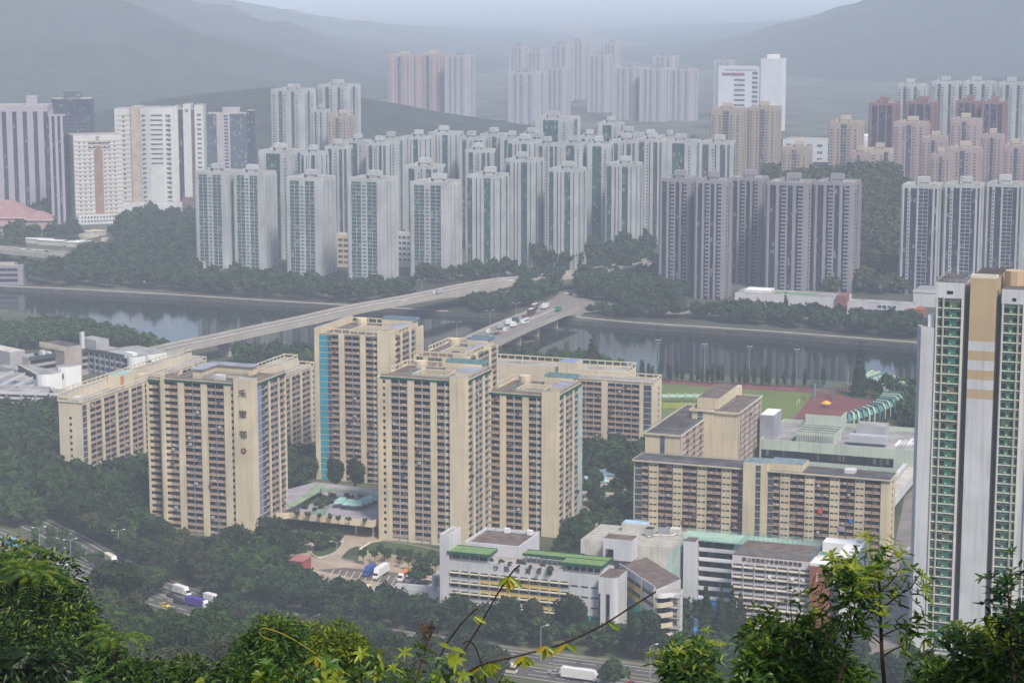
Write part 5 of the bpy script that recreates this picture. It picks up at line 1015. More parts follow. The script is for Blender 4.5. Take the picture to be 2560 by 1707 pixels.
# --- podium and schools between towers, sports centre
for (xa, ya, ww, hh, l, wl) in ((762, 612, 26, 26, "cream school building seen between two front riverside towers", CREAM2), (900, 612, 22, 28, "white building with maroon base behind the front riverside towers", WGREY)):
    b = Bd("school_building", l, "school", G(D(xa), D(ya)), RZ, W=ww, Dp=16); b.P("wall").box(0, ww, 0, 16, 0, hh, wl, CONC)
    for i in range(5):
        for k in range(5): b.elem("window", 'F', b.tr('F'), 1 + k * ww / 5.2, hh - 6 - i * 4.5, 3, [(0, ww / 7, 0, .2, 1, 3, BLUEG)])
    b.finish()
o = place(D(1688), D(672), 12); X = lambda px: slen(o, U, D(px)); b = Bd("sports_centre", "long low white sports centre with rust coloured wall on the far bank", "sports centre", o, W=X(2100), Dp=24); LWc = M("sports_white", (.50, .49, .50), .85, .08, .1, .3)
b.P("wall").box(0, X(1940), 0, 24, 0, 12, LWc, RGREY); b.P("wall").box(X(1940), X(2100), 4, 20, 0, 9, LWc, RGREY); b.P("roof_light").box(6, X(1765), 3, 18, 12.1, 14, M("white_sheet_roof", (.6, .6, .6), .6), WHITE); b.P("green_strip").box(X(1775), X(1870), 6, 12, 12, 12.4, M("strip_green", (.12, .26, .10))); b.P("rust_wall").box(X(1922), X(1944), -2, 10, 0, 14, M("rust_wall", (.22, .09, .07), .9)); b.P("window_band").box(X(1850), X(1918), -.2, 0, 2, 4.5, NAVYG); b.P("window_band").box(X(1960), X(2080), 3.8, 4, 3, 4.6, NAVYG); b.P("brick_base").box(X(2085), X(2120), 0, 14, 0, 7, BRICK)
for k in range(4): b.P("sign_panel").box(X(2014) + k * 3.4, X(2014) + k * 3.4 + 2.4, 3.7, 3.99, 6.2, 7.8, NAVYG)
b.finish()
o = place(D(2098), D(668), 11); b = Bd("sports_hall", "low lilac white hall at the right end of the riverside sports centre", "sports hall", o, W=60, Dp=30); b.P("wall").box(0, 60, 0, 30, 0, 11, LWc, WALLG); b.P("parapet").box(-.4, 60.4, -.4, 0, 10, 12, LWc); b.finish()
# ------------------------------------------------------------------ hills
HM = foliage("hill_woodland", (.012, .018, .014), (.040, .052, .036), None, .03, 0, .95, .05)
def hills(name, peaks, x0, x1, y0, y1, step, seed, amp=18, mat=HM):
    nx, ny = int((x1 - x0) / step), int((y1 - y0) / step); mb = MB(); k = mb.m(mat)
    for j in range(ny + 1):
        for i in range(nx + 1):
            x, y = x0 + i * step, y0 + j * step; z = -10
            for px_, py_, r1, r2, hh in peaks: z = max(z, hh * math.exp(-((x - px_) / r1) ** 2 - ((y - py_) / r2) ** 2) - 6)
            if z > 0: z += amp * mnoise.fractal(Vector((x, y, seed)) * .004, 1, 2, 4) * min(1, z / 60)
            mb.v.append((x, y, z))
    for j in range(ny):
        for i in range(nx):
            a = j * (nx + 1) + i; mb.f.append((a, a + 1, a + nx + 2, a + nx + 1)); mb.mi.append(k)
    return mb.build(name, kind='structure', smooth=True)
hills("hills", [(-3000, 8200, 1500, 1800, 620), (-1750, 6000, 850, 1400, 430), (-1050, 4700, 480, 800, 190)], -6500, 800, 3500, 10000, 90, 1, 50)
hills("hills", [(-330, 3050, 330, 260, 78)], -1100, 350, 2500, 3700, 50, 4, 8)
hills("hills", [(3300, 8600, 1400, 1700, 560), (1500, 6400, 620, 1000, 260)], 300, 6500, 4800, 10800, 90, 2, 30)

for nm, c_, pts in (("sandy_patch", (.34, .30, .22), [(190, 585), (235, 578), (250, 590), (205, 602)]), ("sandy_patch", (.36, .31, .22), [(325, 606), (355, 602), (350, 614), (328, 616)]), ("sandy_patch", (.33, .3, .24), [(360, 590), (420, 580), (428, 590), (380, 598)]), ("sandy_patch", (.38, .33, .24), [(255, 594), (270, 592), (268, 604), (250, 606)]), ("grass_patch", (.10, .13, .04), [(200, 610), (330, 600), (480, 600), (480, 625), (330, 640), (230, 630)]), ("grass_patch", (.09, .12, .05), [(30, 655), (110, 652), (130, 680), (60, 688)]), ("pale_road", (.26, .24, .22), [(180, 612), (440, 592), (478, 594), (300, 612), (190, 622)]), ("grass_patch", (.12, .15, .05), [(1440, 722), (1500, 690), (1560, 675), (1570, 684), (1480, 725)]), ("car_park", (.2, .19, .19), [(190, 700), (270, 698), (270, 706), (190, 708)])):
    sheet(nm, gp(pts), M(nm + str(c_), c_, .95, .35, .05), .03 + .004 * (len(pts[0]) + pts[0][0] % 5))
for i, (x, y, w2, c_) in enumerate(((60, 608, 26, WHITE), (95, 612, 24, WHITE), (165, 617, 12, WHITE), (185, 615, 14, IW), (345, 705, 10, CREAM), (205, 590, 9, CREAM2), (228, 588, 12, CREAM2), (380, 690, 16, LCONC), (460, 668, 18, CREAM2), (245, 702, 14, IW), (265, 704, 10, IW))):
    b = Bd("shed", f"small pale roofed shed on the far left bank, {ORD[i]}", "shed", G(x, y), RZ, "sheds on the far left bank"); b.P("wall").box(0, w2, 0, 6, 0, 4, LCONC); b.P("roof").box(-.5, w2 + .5, -.5, 6.5, 4, 4.4, c_); b.finish()
# ================================================================== trees
LF_D = foliage("dark_leaves", (.004, .010, .006), (.024, .056, .013), (.034, .036, .014), .22)  # leaf noise tones: lit and shaded crown clumps put into the colour
LF_M = foliage("mid_leaves", (.007, .017, .007), (.042, .090, .014), (.058, .056, .022), .25)
LF_F = foliage("far_leaves", (.006, .014, .010), (.028, .062, .022), (.056, .062, .030), .12)
def rdir(rr, up=.0):
    z = rr.uniform(-1 + up, 1); a = rr.uniform(0, 6.283); q = math.sqrt(max(0, 1 - z * z)); return Vector((q * math.cos(a), q * math.sin(a), z))
ICO = None
def lobe(mb, c, r, mat, rr):
    n = len(mb.v); k = mb.m(mat); ph = [rr.uniform(.8, 1.12) for _ in range(24)]; seg = 6
    for j, (zz, q) in enumerate(((-.85, .5), (-.2, .97), (.5, .86), (.92, .38))):
        for i in range(seg): a = 6.283 * i / seg + j * .5; s_ = r * ph[j * 6 + i]; mb.v.append((c.x + q * s_ * math.cos(a), c.y + q * s_ * math.sin(a), c.z + zz * s_ * .85))
    for j in range(3):
        for i in range(seg): i2 = (i + 1) % seg; mb.f.append((n + j * seg + i, n + j * seg + i2, n + (j + 1) * seg + i2, n + (j + 1) * seg + i)); mb.mi.append(k)
    mb.f.append(tuple(n + 3 * seg + i for i in range(seg))); mb.mi.append(k); mb.f.append(tuple(n + seg - 1 - i for i in range(seg))); mb.mi.append(k)
def crown(seed, kind, nq, mat, q0=.10):
    """unit crown: radius 1, centred 1.0 above origin of crown"""
    rr = random.Random(seed); mb = MB(); lob = []
    if kind == 'cone':
        for j in range(9): t = j / 8; lob.append((Vector((rr.uniform(-.06, .06), rr.uniform(-.06, .06), .1 + t * 3.4)), .62 * (1 - t) + .1))
    elif kind == 'slim':
        for j in range(6): t = j / 5; lob.append((Vector((rr.uniform(-.08, .08), rr.uniform(-.08, .08), .2 + t * 2.2)), .42 - .2 * abs(t - .35)))
    else:
        flat = .55 if kind == 'flat' else .8
        for j in range(15):
            d = rdir(rr, .35); s_ = rr.uniform(.42, .72); lob.append((Vector((d.x * s_, d.y * s_, .95 + d.z * s_ * flat)), rr.uniform(.26, .44)))
        lob.append((Vector((0, 0, .8)), .55))
    for c, r in lob: lobe(mb, c, r * .86, mat, rr)
    tot = sum(r * r for c, r in lob)
    for c, r in lob:
        for _ in range(int(nq * r * r / tot)):
            d = rdir(rr, .25); p = c + Vector((d.x, d.y, d.z * .88)) * r * rr.uniform(.86, 1.16); nrm = (d + rdir(rr) * .7).normalized(); a = nrm.orthogonal().normalized(); b_ = nrm.cross(a); s_ = q0 * rr.uniform(.6, 1.5); th = rr.uniform(0, 6.28); e, f_ = a * math.cos(th) + b_ * math.sin(th), b_ * math.cos(th) - a * math.sin(th)
            mb.face([p - e * s_, p + f_ * s_ * .6, p + e * s_, p - f_ * s_ * .6], mat)
    return mb
def trunkmb(seed, kind):
    rr = random.Random(seed); mb = MB(); top = 3.6 if kind == 'cone' else 1.0
    mb.tube([(0, 0, -.9 if kind not in ('cone',) else -.35), (.03, 0, .2), (0, .04, top)], [.085, .06, .015], BARK, 6)
    if kind not in ('cone', 'slim'):
        for j in range(4): a = j * 1.6 + rr.uniform(0, 1); mb.tube([(0, 0, .05), (.25 * math.cos(a), .25 * math.sin(a), .5), (.55 * math.cos(a), .55 * math.sin(a), .95)], [.045, .03, .012], BARK, 5)
    return mb
TREES = {}
def tkind(key, kind, n, nq, mat, q0): TREES[key] = [(crown(100 * i + len(TREES) * 7, kind, nq, mat, q0).mesh("crown"), trunkmb(i, kind).mesh("trunk")) for i in range(n)]
tkind('near', 'round', 4, 2600, LF_D, .075); tkind('mid', 'round', 4, 2000, LF_M, .08); tkind('far', 'round', 4, 700, LF_F, .12); tkind('flat', 'flat', 2, 2000, LF_M, .07); tkind('cone', 'cone', 2, 2400, LF_D, .09); tkind('slim', 'slim', 2, 500, LF_F, .09); tkind('shrub', 'round', 2, 400, LF_M, .13)
SPEC = []
def tree(p, r, key, label, group, name=None, hs=1.0):
    name = name or ("conifer" if key == 'cone' else "slender_tree" if key == 'slim' else "shrub" if key == 'shrub' else "tree")
    SPEC.append([Vector(p), r, key, label, group, name, hs])
def mktree(p, r, key, label, group, name, hs):
    cm, tm = R.choice(TREES[key]); hgt = {'cone': .30, 'slim': .5, 'shrub': -.25}.get(key, .30)
    e = thing(name, label, name.replace('_', ' '), p, R.uniform(0, 6.28), group); s_ = (r * R.uniform(.9, 1.12), r * R.uniform(.95, 1.05), r * hs * R.uniform(.9, 1.15))
    c = obj("crown", cm, e, (0, 0, hgt * s_[2])); c.scale = s_; t = obj("trunk", tm, e, (0, 0, hgt * s_[2])); t.scale = (r, r, s_[2])
def inpoly(x, y, P_):
    c = False; n = len(P_)
    for i in range(n):
        (x1, y1), (x2, y2) = P_[i], P_[i - 1]
        if (y1 > y) != (y2 > y) and x < (x2 - x1) * (y - y1) / (y2 - y1) + x1: c = not c
    return c
ONES = "zeroth first second third fourth fifth sixth seventh eighth ninth tenth eleventh twelfth thirteenth fourteenth fifteenth sixteenth seventeenth eighteenth nineteenth".split()
TENS = {20: "twent", 30: "thirt", 40: "fort", 50: "fift", 60: "sixt", 70: "sevent", 80: "eight", 90: "ninet"}
def ordn(i):
    i += 1
    if i >= 100: return f"{i}th"
    if i < 20: return ONES[i]
    t = TENS[i // 10 * 10]; return t + "ieth" if i % 10 == 0 else t + "y-" + ONES[i % 10]
def scatter(pix, dist_, r, keys, label, group, z=0, name=None, tries=4000, cap=999, hs=1.0):
    W_ = [G(x, y, 0 if callable(z) else z) for x, y in pix]; P_ = [(p.x, p.y) for p in W_]; x0, x1 = min(p[0] for p in P_), max(p[0] for p in P_); y0, y1 = min(p[1] for p in P_), max(p[1] for p in P_); got = []
    for _ in range(tries):
        x, y = R.uniform(x0, x1), R.uniform(y0, y1)
        if not inpoly(x, y, P_) or any((x - a) ** 2 + (y - c) ** 2 < dist_ ** 2 for a, c in got): continue
        got.append((x, y))
        if len(got) >= cap: break
    got.sort(key=lambda q: q[0] / q[1]); n_ = len(got)
    for i, (x, y) in enumerate(got): tree(Vector((x, y, z(x, y) if callable(z) else z)), R.uniform(*r), R.choice(keys), label + (", " + ordn(i) + " from left" if n_ > 1 else ""), group, name, hs)
    return n_
S_ = scatter
print("woods", S_([(-60, 1120), (60, 1080), (135, 1100), (150, 1190), (225, 1225), (350, 1335), (420, 1388), (600, 1400), (690, 1375), (712, 1410), (735, 1455), (712, 1520), (610, 1510), (430, 1462), (300, 1398), (180, 1325), (60, 1262), (-60, 1240)], 7.6, (5.2, 7.5), ['near', 'near', 'mid'], "tree of the dense dark wood below the cream slab", "trees of the left wood"))
S_([(215, 1228), (290, 1195), (358, 1180), (362, 1340), (345, 1338)], 7.5, (5, 7), ['near', 'mid'], "tree in the corner between cream slab and lettered tower", "trees in the slab corner")
S_([(-60, 1235), (60, 1262), (110, 1310), (60, 1325), (0, 1318), (-60, 1290)], 7, (4.5, 6), ['mid'], "tree beside the left end of the highway", "trees at the highway's left end")
S_([(-60, 1010), (130, 1000), (140, 1085), (0, 1110), (-60, 1100)], 7, (4.5, 6.5), ['near', 'mid'], "tree left of the blank cream end wall", "trees beside the blank end wall")
S_([(715, 1500), (740, 1470), (900, 1505), (1010, 1530), (1060, 1550), (1060, 1592), (900, 1568), (712, 1530)], 7, (4.5, 6), ['near'], "tree between the lorry park and the highway", "trees by the lorry park")
S_([(1060, 1565), (1140, 1550), (1500, 1612), (1700, 1645), (1900, 1665), (1960, 1705), (1700, 1668), (1500, 1640), (1100, 1590)], 7, (4.2, 5.6), ['near', 'near', 'mid'], "roadside tree between the white schools and highway", "trees before the schools")
S_([(560, 1566), (640, 1584), (760, 1606), (900, 1634), (1100, 1668), (1260, 1694), (1260, 1716), (1100, 1692), (900, 1662), (760, 1632), (560, 1590)], 6.8, (5.2, 6.8), ['near', 'mid'], "tall dark tree on the near side of the highway", "trees on the near side of the highway")
S_([(60, 1330), (120, 1322), (230, 1405), (330, 1450), (400, 1482), (330, 1462), (200, 1412)], 6, (2.2, 3.2), ['mid'], "small tree on the highway median strip", "trees on the highway median")
tree(G(372, 1490), 8.5, 'flat', "spreading olive flat topped tree over the highway left of the white lorry", None, hs=.8)
S_([(-60, 862), (200, 838), (270, 850), (420, 885), (330, 880), (80, 850), (-60, 900)], 8, (5, 7), ['mid', 'far'], "tree on the near bank behind the grey campus block", "trees on the near left bank")
S_([(-60, 840), (120, 832), (240, 842), (250, 850), (100, 870), (-60, 900)], 7, (5, 7), ['mid'], "tree at the water edge behind the campus block", "trees on the near left bank")
S_([(590, 905), (720, 905), (790, 925), (760, 950), (620, 930)], 7, (5, 7.5), ['mid', 'near'], "bushy tree under the viaduct near the lettered tower", "trees under the viaduct")
S_([(1245, 912), (1400, 915), (1560, 935), (1560, 945), (1400, 930), (1245, 925)], 6, (4, 6.5), ['mid', 'far'], "tree on the river bank behind the wide cream slab", "trees behind the wide cream slab")
tree(G(1480, 935), 8, 'cone', "pointed dark conifer on the bank behind the wide cream slab's roof", None, hs=.7)
S_([(1500, 948), (1660, 950), (1900, 962), (2060, 970), (2060, 974), (1900, 966), (1660, 955)], 3.8, (2.6, 3.6), ['slim'], "slender tree along the fence behind the track", "slender trees behind the track", cap=85)
tree(G(2148, 990), 6.2, 'cone', "very tall slim conifer by the flagpoles and the grandstand", None, hs=1.15)
S_([(2200, 1000), (2300, 990), (2310, 1080), (2260, 1085), (2255, 1030)], 7, (5, 7), ['near', 'mid'], "tree between the grandstand and the very tall tower", "trees beside the grandstand")
S_([(1462, 1195), (1590, 1165), (1600, 1215), (1590, 1345), (1520, 1390), (1450, 1370), (1480, 1280)], 8.5, (3.6, 5.2), ['near', 'mid'], "tree between cream tower and brown piped slab", "trees between tower and slab")
S_([(1470, 1140), (1620, 1140), (1600, 1165), (1470, 1190)], 8, (4, 6), ['mid', 'near'], "tree at the foot of the wide cream slab", "trees at the wide slab's foot")
tree(G(1572, 1245), 6.5, 'near', "large dark bushy tree immediately left of the brown piped slab", None, hs=1.3); tree(G(1441, 1410), 3.4, 'cone', "dark pointed conifer left of the ribbed hall", None)
S_([(715, 1165), (780, 1165), (790, 1190), (720, 1235)], 7, (5, 7), ['near'], "dark tree in the gap between the lettered tower and cyan striped tower", "trees in the tower gap")
for x, y, r_, l in ((838, 1238, 4.6, "left"), (888, 1238, 4.6, "right")): tree(G(x, y), r_, 'near', f"dark upright tree before the cyan striped tower, {l} of two", "upright pair of trees", hs=1.7)
for x, y, r_, l in ((808, 1378, 5, "bushy tree on the traffic island, the front one"), (838, 1368, 4.4, "bushy tree on the traffic island, the rear one"), (765, 1372, 5, "tree at the left edge of the forecourt by the kerb"), (740, 1400, 4.5, "tree standing just above the red kiosk"), (1052, 1462, 5.2, "round green tree beside the orange lorry"), (640, 1352, 3.2, "")):
    if l: tree(G(x, y), r_, 'mid', l, None)
tree(G(608, 1370), 3.0, 'cone', "small pointed conifer at the foot of the lettered shaft", None)
for x, l in ((1265, "left"), (1335, "middle"), (1425, "right")): tree(G(x, 1600), 6.0 if x != 1335 else 5.4, 'near', f"dark tree rising against the long white school's wall, {l} of three", "trees against the school wall", hs=1.35)
for x, y, l in ((1765, 1600, "leftmost"), (1800, 1605, "second"), (1828, 1600, "third"), (1850, 1605, "rightmost")): tree(G(x, y), 4.2, 'cone', f"dark conifer in front of the pinkish school block, {l} of four", "conifers before the pinkish school", hs=1.25)
tree(G(1610, 1650), 7.5, 'near', "large dark tree in front of the wavy stair balconies", None, hs=1.25)
S_([(1700, 1640), (1990, 1660), (2050, 1690), (2200, 1690), (2200, 1730), (1900, 1725), (1700, 1690)], 7, (4, 5.5), ['near', 'mid'], "tree by the courts at lower right", "trees at lower right")
S_([(2060, 1600), (2170, 1590), (2190, 1640), (2100, 1680)], 7, (3.5, 4.5), ['near'], "tree between the garden pool and the brick tower", "trees beside the garden pool"); S_([(2180, 1672), (2310, 1680), (2330, 1740), (2180, 1730)], 6, (3.5, 5), ['near'], "tree below the garden pool at the tall tower's foot", "trees below the garden pool")
# far bank
S_([(40, 708), (130, 690), (300, 672), (480, 668), (500, 700), (700, 722), (1000, 738), (1050, 738), (1020, 752), (880, 757), (620, 742), (400, 728), (130, 715)], 12, (6.5, 9), ['far'], "far bank tree before the white towers", "trees along the far bank")
S_([(150, 690), (220, 655), (330, 640), (470, 640), (490, 670), (300, 690)], 13, (6.5, 9), ['far'], "tree in the park beyond the far left bank", "trees in the far left park")
S_([(300, 570), (380, 555), (480, 560), (485, 640), (350, 650), (300, 610)], 17, (7.5, 10.5), ['far'], "tree on scrubland left of the first riverside tower", "trees on the far scrubland")
S_([(-40, 600), (180, 585), (190, 600), (-40, 612)], 16, (6, 8), ['far'], "tree in front of the pink roofed hall complex", "trees before the pink roofed hall")
S_([(1150, 764), (1240, 758), (1300, 760), (1275, 784), (1200, 782)], 7, (4.2, 5.4), ['far'], "low tree on the bank just right of the viaduct", "low trees by the viaduct")
S_([(1060, 700), (1250, 690), (1300, 690), (1100, 712)], 11, (6, 8), ['far'], "tree behind the viaduct at the far bank", "trees behind the viaduct")
S_([(1310, 718), (1400, 715), (1375, 745), (1310, 772)], 9.5, (6.5, 9), ['far'], "tree between the viaduct and the flat bridge", "trees between the two bridges")
S_([(1450, 735), (1480, 690), (1600, 655), (1650, 690), (1660, 745), (1700, 752), (1690, 770), (1560, 758), (1470, 748)], 10.5, (6.5, 9.5), ['far'], "tree right of the junction by the dark towers", "trees right of the junction")
S_([(1340, 668), (1480, 640), (1600, 620), (1650, 640), (1560, 655), (1400, 680)], 14, (7, 10), ['far'], "tree behind the viaduct among tower bases", "trees among the white tower bases")
S_([(1455, 784), (1500, 780), (1640, 784), (1640, 797), (1560, 795)], 6.5, (3.5, 5), ['far'], "tree at the water edge right of the flat bridge", "trees at the bridge landing")
S_([(1500, 752), (1640, 752), (1700, 764), (1560, 762)], 8, (5, 6.5), ['far'], "tree along the riverside road beyond the junction", "trees along the riverside road")
S_([(1640, 786), (1720, 790), (2000, 802), (2310, 826), (2310, 852), (2000, 822), (1700, 798), (1560, 795)], 8.5, (5.5, 7.5), ['far'], "far bank tree before the sports centre", "trees before the sports centre")
for x, y, l in ((1963, 800, "tall thin conifer in front of the sports centre"), (2212, 835, "small conifer near the right end of the sports centre"), (2228, 836, "second small conifer near the right end of the sports centre")): tree(G(x, y), 5 if x < 2000 else 4, 'cone', l, None)
S_([(905, 1392), (950, 1374), (1100, 1398), (1100, 1418)], 4.2, (1.3, 2.3), ['shrub'], "shrub in the cream walled planter", "shrubs in the raised planter", z=3)
S_([(740, 1268), (800, 1240), (930, 1244), (940, 1262), (900, 1262), (830, 1256), (800, 1280)], 4.5, (1.2, 2.0), ['shrub'], "shrub on the raised terrace", "shrubs on the terrace", z=6.6)
S_([(725, 1284), (930, 1305), (930, 1309), (725, 1288)], 4.5, (1.1, 1.7), ['shrub'], "clipped shrub along the terrace's front edge", "shrubs on the terrace edge", z=7.4)
S_([(1395, 1365), (1460, 1310), (1475, 1380), (1440, 1430), (1380, 1420)], 5.5, (3, 4.5), ['mid', 'near'], "tree below the right cream tower's corner", "trees below the right cream tower")
S_([(1180, 1400), (1380, 1410), (1380, 1440), (1180, 1420)], 5.5, (2.5, 4), ['mid'], "tree behind the long white school", "trees behind the long white school")
S_([(1222, 1405), (1290, 1408), (1400, 1425), (1390, 1432), (1290, 1418)], 3.5, (.9, 1.5), ['shrub'], "potted shrub on the school roof terrace", "shrubs on the school terrace", z=21.9)
S_([(1690, 1560), (1840, 1560), (1850, 1600), (1690, 1600)], 7, (3.5, 5), ['near'], "tree in the schoolyard behind the conifers", "schoolyard trees")
# ------------------------------------------------------------------ hillside below the camera and its trees
def hz(x, y):
    a = x / max(y, 1); t = min(1, max(0, (a + .045) / .06)); e_ = max(0, min(.16, a + .179))
    if y < 350: zl = 226 - .36 * y
    elif y < 600: zl = 100 - (y - 350) * .232 - e_ * 105 * (y - 350) / 250
    else: zl = 42 - e_ * 105 - (y - 600) * .62
    zr = 222 - .365 * y
    z = zl * (1 - t) + zr * t; return max(-3, z + 3 * mnoise.fractal(Vector((x, y, 3)) * .02, 1, 2, 3))
mb = MB(); k = mb.m(foliage("hillside_scrub", (.010, .018, .008), (.03, .045, .015), None, .2, 0, .95, .05)); ys = [-30, -10, 0, 6, 12, 20, 30, 45, 60, 80, 100, 130, 160, 200] + list(range(240, 740, 25)); NX = 60
for y in ys:
    for i in range(NX + 1): x = (i / NX - .5) * (140 + max(y, 0) * 1.6); mb.v.append((x, y, hz(x, y) if y > 5 else 226 - 0 * y))
for j in range(len(ys) - 1):
    for i in range(NX): a = j * (NX + 1) + i; mb.f.append((a, a + 1, a + NX + 2, a + NX + 1)); mb.mi.append(k)
mb.build("hillside", kind='structure', smooth=True)
def wscatter(a0, a1, y0, y1, dist_, r, keys, label, group, cap=999):
    got = []
    for _ in range(3000):
        y = R.uniform(y0, y1); x = R.uniform(a0, a1) * y
        if any((x - p) ** 2 + (y - q) ** 2 < dist_ ** 2 for p, q in got): continue
        got.append((x, y))
    got.sort(key=lambda q: q[0] / q[1])
    for i, (x, y) in enumerate(got): tree(Vector((x, y, hz(x, y) - .5)), R.uniform(*r), R.choice(keys), label + ", " + ordn(i) + " from left", group)
wscatter(-.25, -.035, 500, 640, 9.5, (4.8, 7), ['mid', 'near', 'mid'], "hillside tree just below the highway", "trees on the hillside below the highway")
wscatter(-.235, -.045, 345, 500, 10, (5, 7), ['mid', 'near'], "tree lower on the hillside canopy", "trees of the lower hillside canopy")
wscatter(-.045, .01, 560, 660, 10, (4.5, 6), ['mid'], "hillside tree beside the bottom leaves", "trees on the hillside at bottom centre")
tree(Vector((-119, 628, 36)), 8.5, 'near', "large dark round tree crown left of the pink lorry", None, hs=1.2)
tree(G(1530, 1722), 5, 'mid', "bright green bushy tree in front of the long white lorry", None)
# the largest as things, the rest as one mass
big = [t for t in SPEC if t[5] == "tree"]; big.sort(key=lambda t: -t[1] * t[6] / t[0].y); keep = set(id(t) for t in big[:285]); mb = MB(); src = {m_: [crown(700 + i, 'round', 260, m_, .17) for i in range(3)] for m_ in (LF_D, LF_M, LF_F)}
for t in SPEC:
    if t[5] != "tree" or id(t) in keep: mktree(*t)
    else:
        m_ = {'near': LF_D, 'mid': LF_M, 'flat': LF_M}.get(t[2], LF_F); c = R.choice(src[m_]); mb.add(c, (t[0].x, t[0].y, t[0].z + t[1] * .1), t[1] * R.uniform(.95, 1.15), R.uniform(0, 6.28))
mb.build("far_tree_belt", kind='stuff', label="dark green mass of smaller trees along the river banks", cat="trees")
print("trees", len(big), len(SPEC))
# wooded slope behind the dark towers and distant woods: nobody could count them
def woodmass(name, region, n, r, key, zf, label):
    mb = MB(); src = [crown(900 + i, 'round', 160, LF_F, .2) for i in range(3)]; x0, x1, y0, y1 = region
    for _ in range(n): x, y = R.uniform(x0, x1), R.uniform(y0, y1); z = zf(x, y); mb.add(R.choice(src), (x, y, z - r * .3), r * R.uniform(.8, 1.2), R.uniform(0, 6))
    e = mb.build(name, kind='stuff', label=label, cat="woodland"); return e
gx = [G(2140, 740), G(2270, 740)]
woodmass("wooded_slope", (gx[0].x - 25, gx[1].x + 60, 1570, 1950), 330, 9, 'far', lambda x, y: (y - 1570) / 380 * 52, "dense green wooded slope rising behind the gap between dark and navy towers")
hills("hill_slope", [(gx[0].x + 70, 1960, 110, 260, 58)], gx[0].x - 150, gx[1].x + 260, 1560, 2300, 20, 5, 3)
woodmass("distant_woodland", (-950, -420, 1640, 2300), 420, 11, 'far', lambda x, y: -2, "distant scattered woodland between the offices and the far left bank")
woodmass("distant_woodland", (-300, 900, 2150, 2900), 520, 13, 'far', lambda x, y: -2, "hazy woodland behind the riverside towers")
# ================================================================== vehicles
TG = M("tinted_glass", (.02, .025, .03), .1, .05, 1, 0, .8)
def paint(nm, c): return M(nm, c, .35, .05, .5, 0, .5)
P_ = {'white': paint("white_car_paint", (.7, .7, .7)), 'silver': paint("silver_car_paint", (.35, .36, .38)), 'black': paint("black_car_paint", (.015, .015, .018)), 'red': paint("red_car_paint", (.4, .02, .02)), 'blue': paint("blue_car_paint", (.02, .07, .3)), 'green': paint("green_car_paint", (.02, .2, .1)), 'maroon': paint("maroon_car_paint", (.12, .03, .04)), 'orange': paint("orange_car_paint", (.6, .2, .06)), 'yellow': paint("yellow_car_paint", (.6, .45, .05)), 'purple': paint("purple_container", (.07, .035, .30)), 'pink': paint("pink_container", (.75, .16, .42)), 'cyan': paint("cyan_car_paint", (.08, .35, .5)), 'teal': paint("teal_car_paint", (.02, .1, .12)), 'cream': paint("cream_car_paint", (.66, .6, .5))}
def wheels(e, xs, half, r=.42):
    for x in xs:
        for s_ in (-1, 1):
            mb = MB(); mb.cyl(0, 0, -.13, .13, r, BLACK, 10); mb.v = [(a, c, b_) for a, b_, c in mb.v]; mb.build("wheel", e, (x, s_ * half, r))
def loft(mb, secs, mat):     # list of (x, halfwidth, z0, z1)
    k = mb.m(mat); b = len(mb.v)
    for x, hw, z0, z1 in secs: mb.v += [(x, -hw, z0), (x, hw, z0), (x, hw * .93, z1), (x, -hw * .93, z1)]
    for i in range(len(secs) - 1):
        for q in range(4): a, c = b + i * 4 + q, b + i * 4 + (q + 1) % 4; mb.f.append((a, a + 4, c + 4, c)); mb.mi.append(k)
    mb.f.append((b, b + 1, b + 2, b + 3)); mb.mi.append(k); e = b + 4 * (len(secs) - 1); mb.f.append((e + 3, e + 2, e + 1, e)); mb.mi.append(k)
def car(p, rz, col, label, grp=None, kind="car"):
    e = thing(kind, label, kind, p, rz, grp); m_ = P_[col]; mb = MB()
    loft(mb, [(-2.15, .78, .35, .85), (-2.0, .86, .28, .95), (-1.0, .9, .25, 1.0), (.9, .9, .25, .98), (1.9, .85, .28, .82), (2.2, .75, .35, .7)], m_); mb.build("body", e)
    mb = MB(); loft(mb, [(-1.6, .78, .95, 1.0), (-1.05, .76, .95, 1.4), (.2, .76, .95, 1.43), (1.05, .78, .95, 1.0)], TG); mb.build("windows", e); mb = MB(); mb.box(-1.0, .15, -.68, .68, 1.42, 1.47, m_); mb.build("roof", e)
    for s_ in (-1, 1): MB().box(2.1, 2.2, s_ * .6 - .15, s_ * .6 + .15, .6, .72, WHITE).build("headlight", e)
    wheels(e, (-1.35, 1.35), .82, .32); return e
def van(p, rz, col, label, grp=None, L=5.2, hh=2.3, kind="van"):
    e = thing(kind, label, kind, p, rz, grp); mb = MB(); loft(mb, [(-L / 2, .92, .35, hh), (-L / 2 + .1, .95, .3, hh + .05), (L / 2 - 1.5, .95, .3, hh + .05), (L / 2 - .7, .93, .3, 1.3), (L / 2, .88, .35, 1.05)], P_[col]); mb.build("body", e)
    mb = MB(); [mb.box(-L / 2 + .5, L / 2 - 1.7, s_ * .93 - .03, s_ * .93 + .03, hh * .55, hh * .85, TG) for s_ in (-1, 1)]; mb.hexa([(L / 2 - 1.42, -.8, hh - .1), (L / 2 - .75, -.8, 1.38), (L / 2 - .75, .8, 1.38), (L / 2 - 1.42, .8, hh - .1), (L / 2 - 1.36, -.8, hh - .06), (L / 2 - .68, -.8, 1.42), (L / 2 - .68, .8, 1.42), (L / 2 - 1.36, .8, hh - .06)], TG); mb.build("windows", e); wheels(e, (-L * .3, L * .3), .85, .36); return e
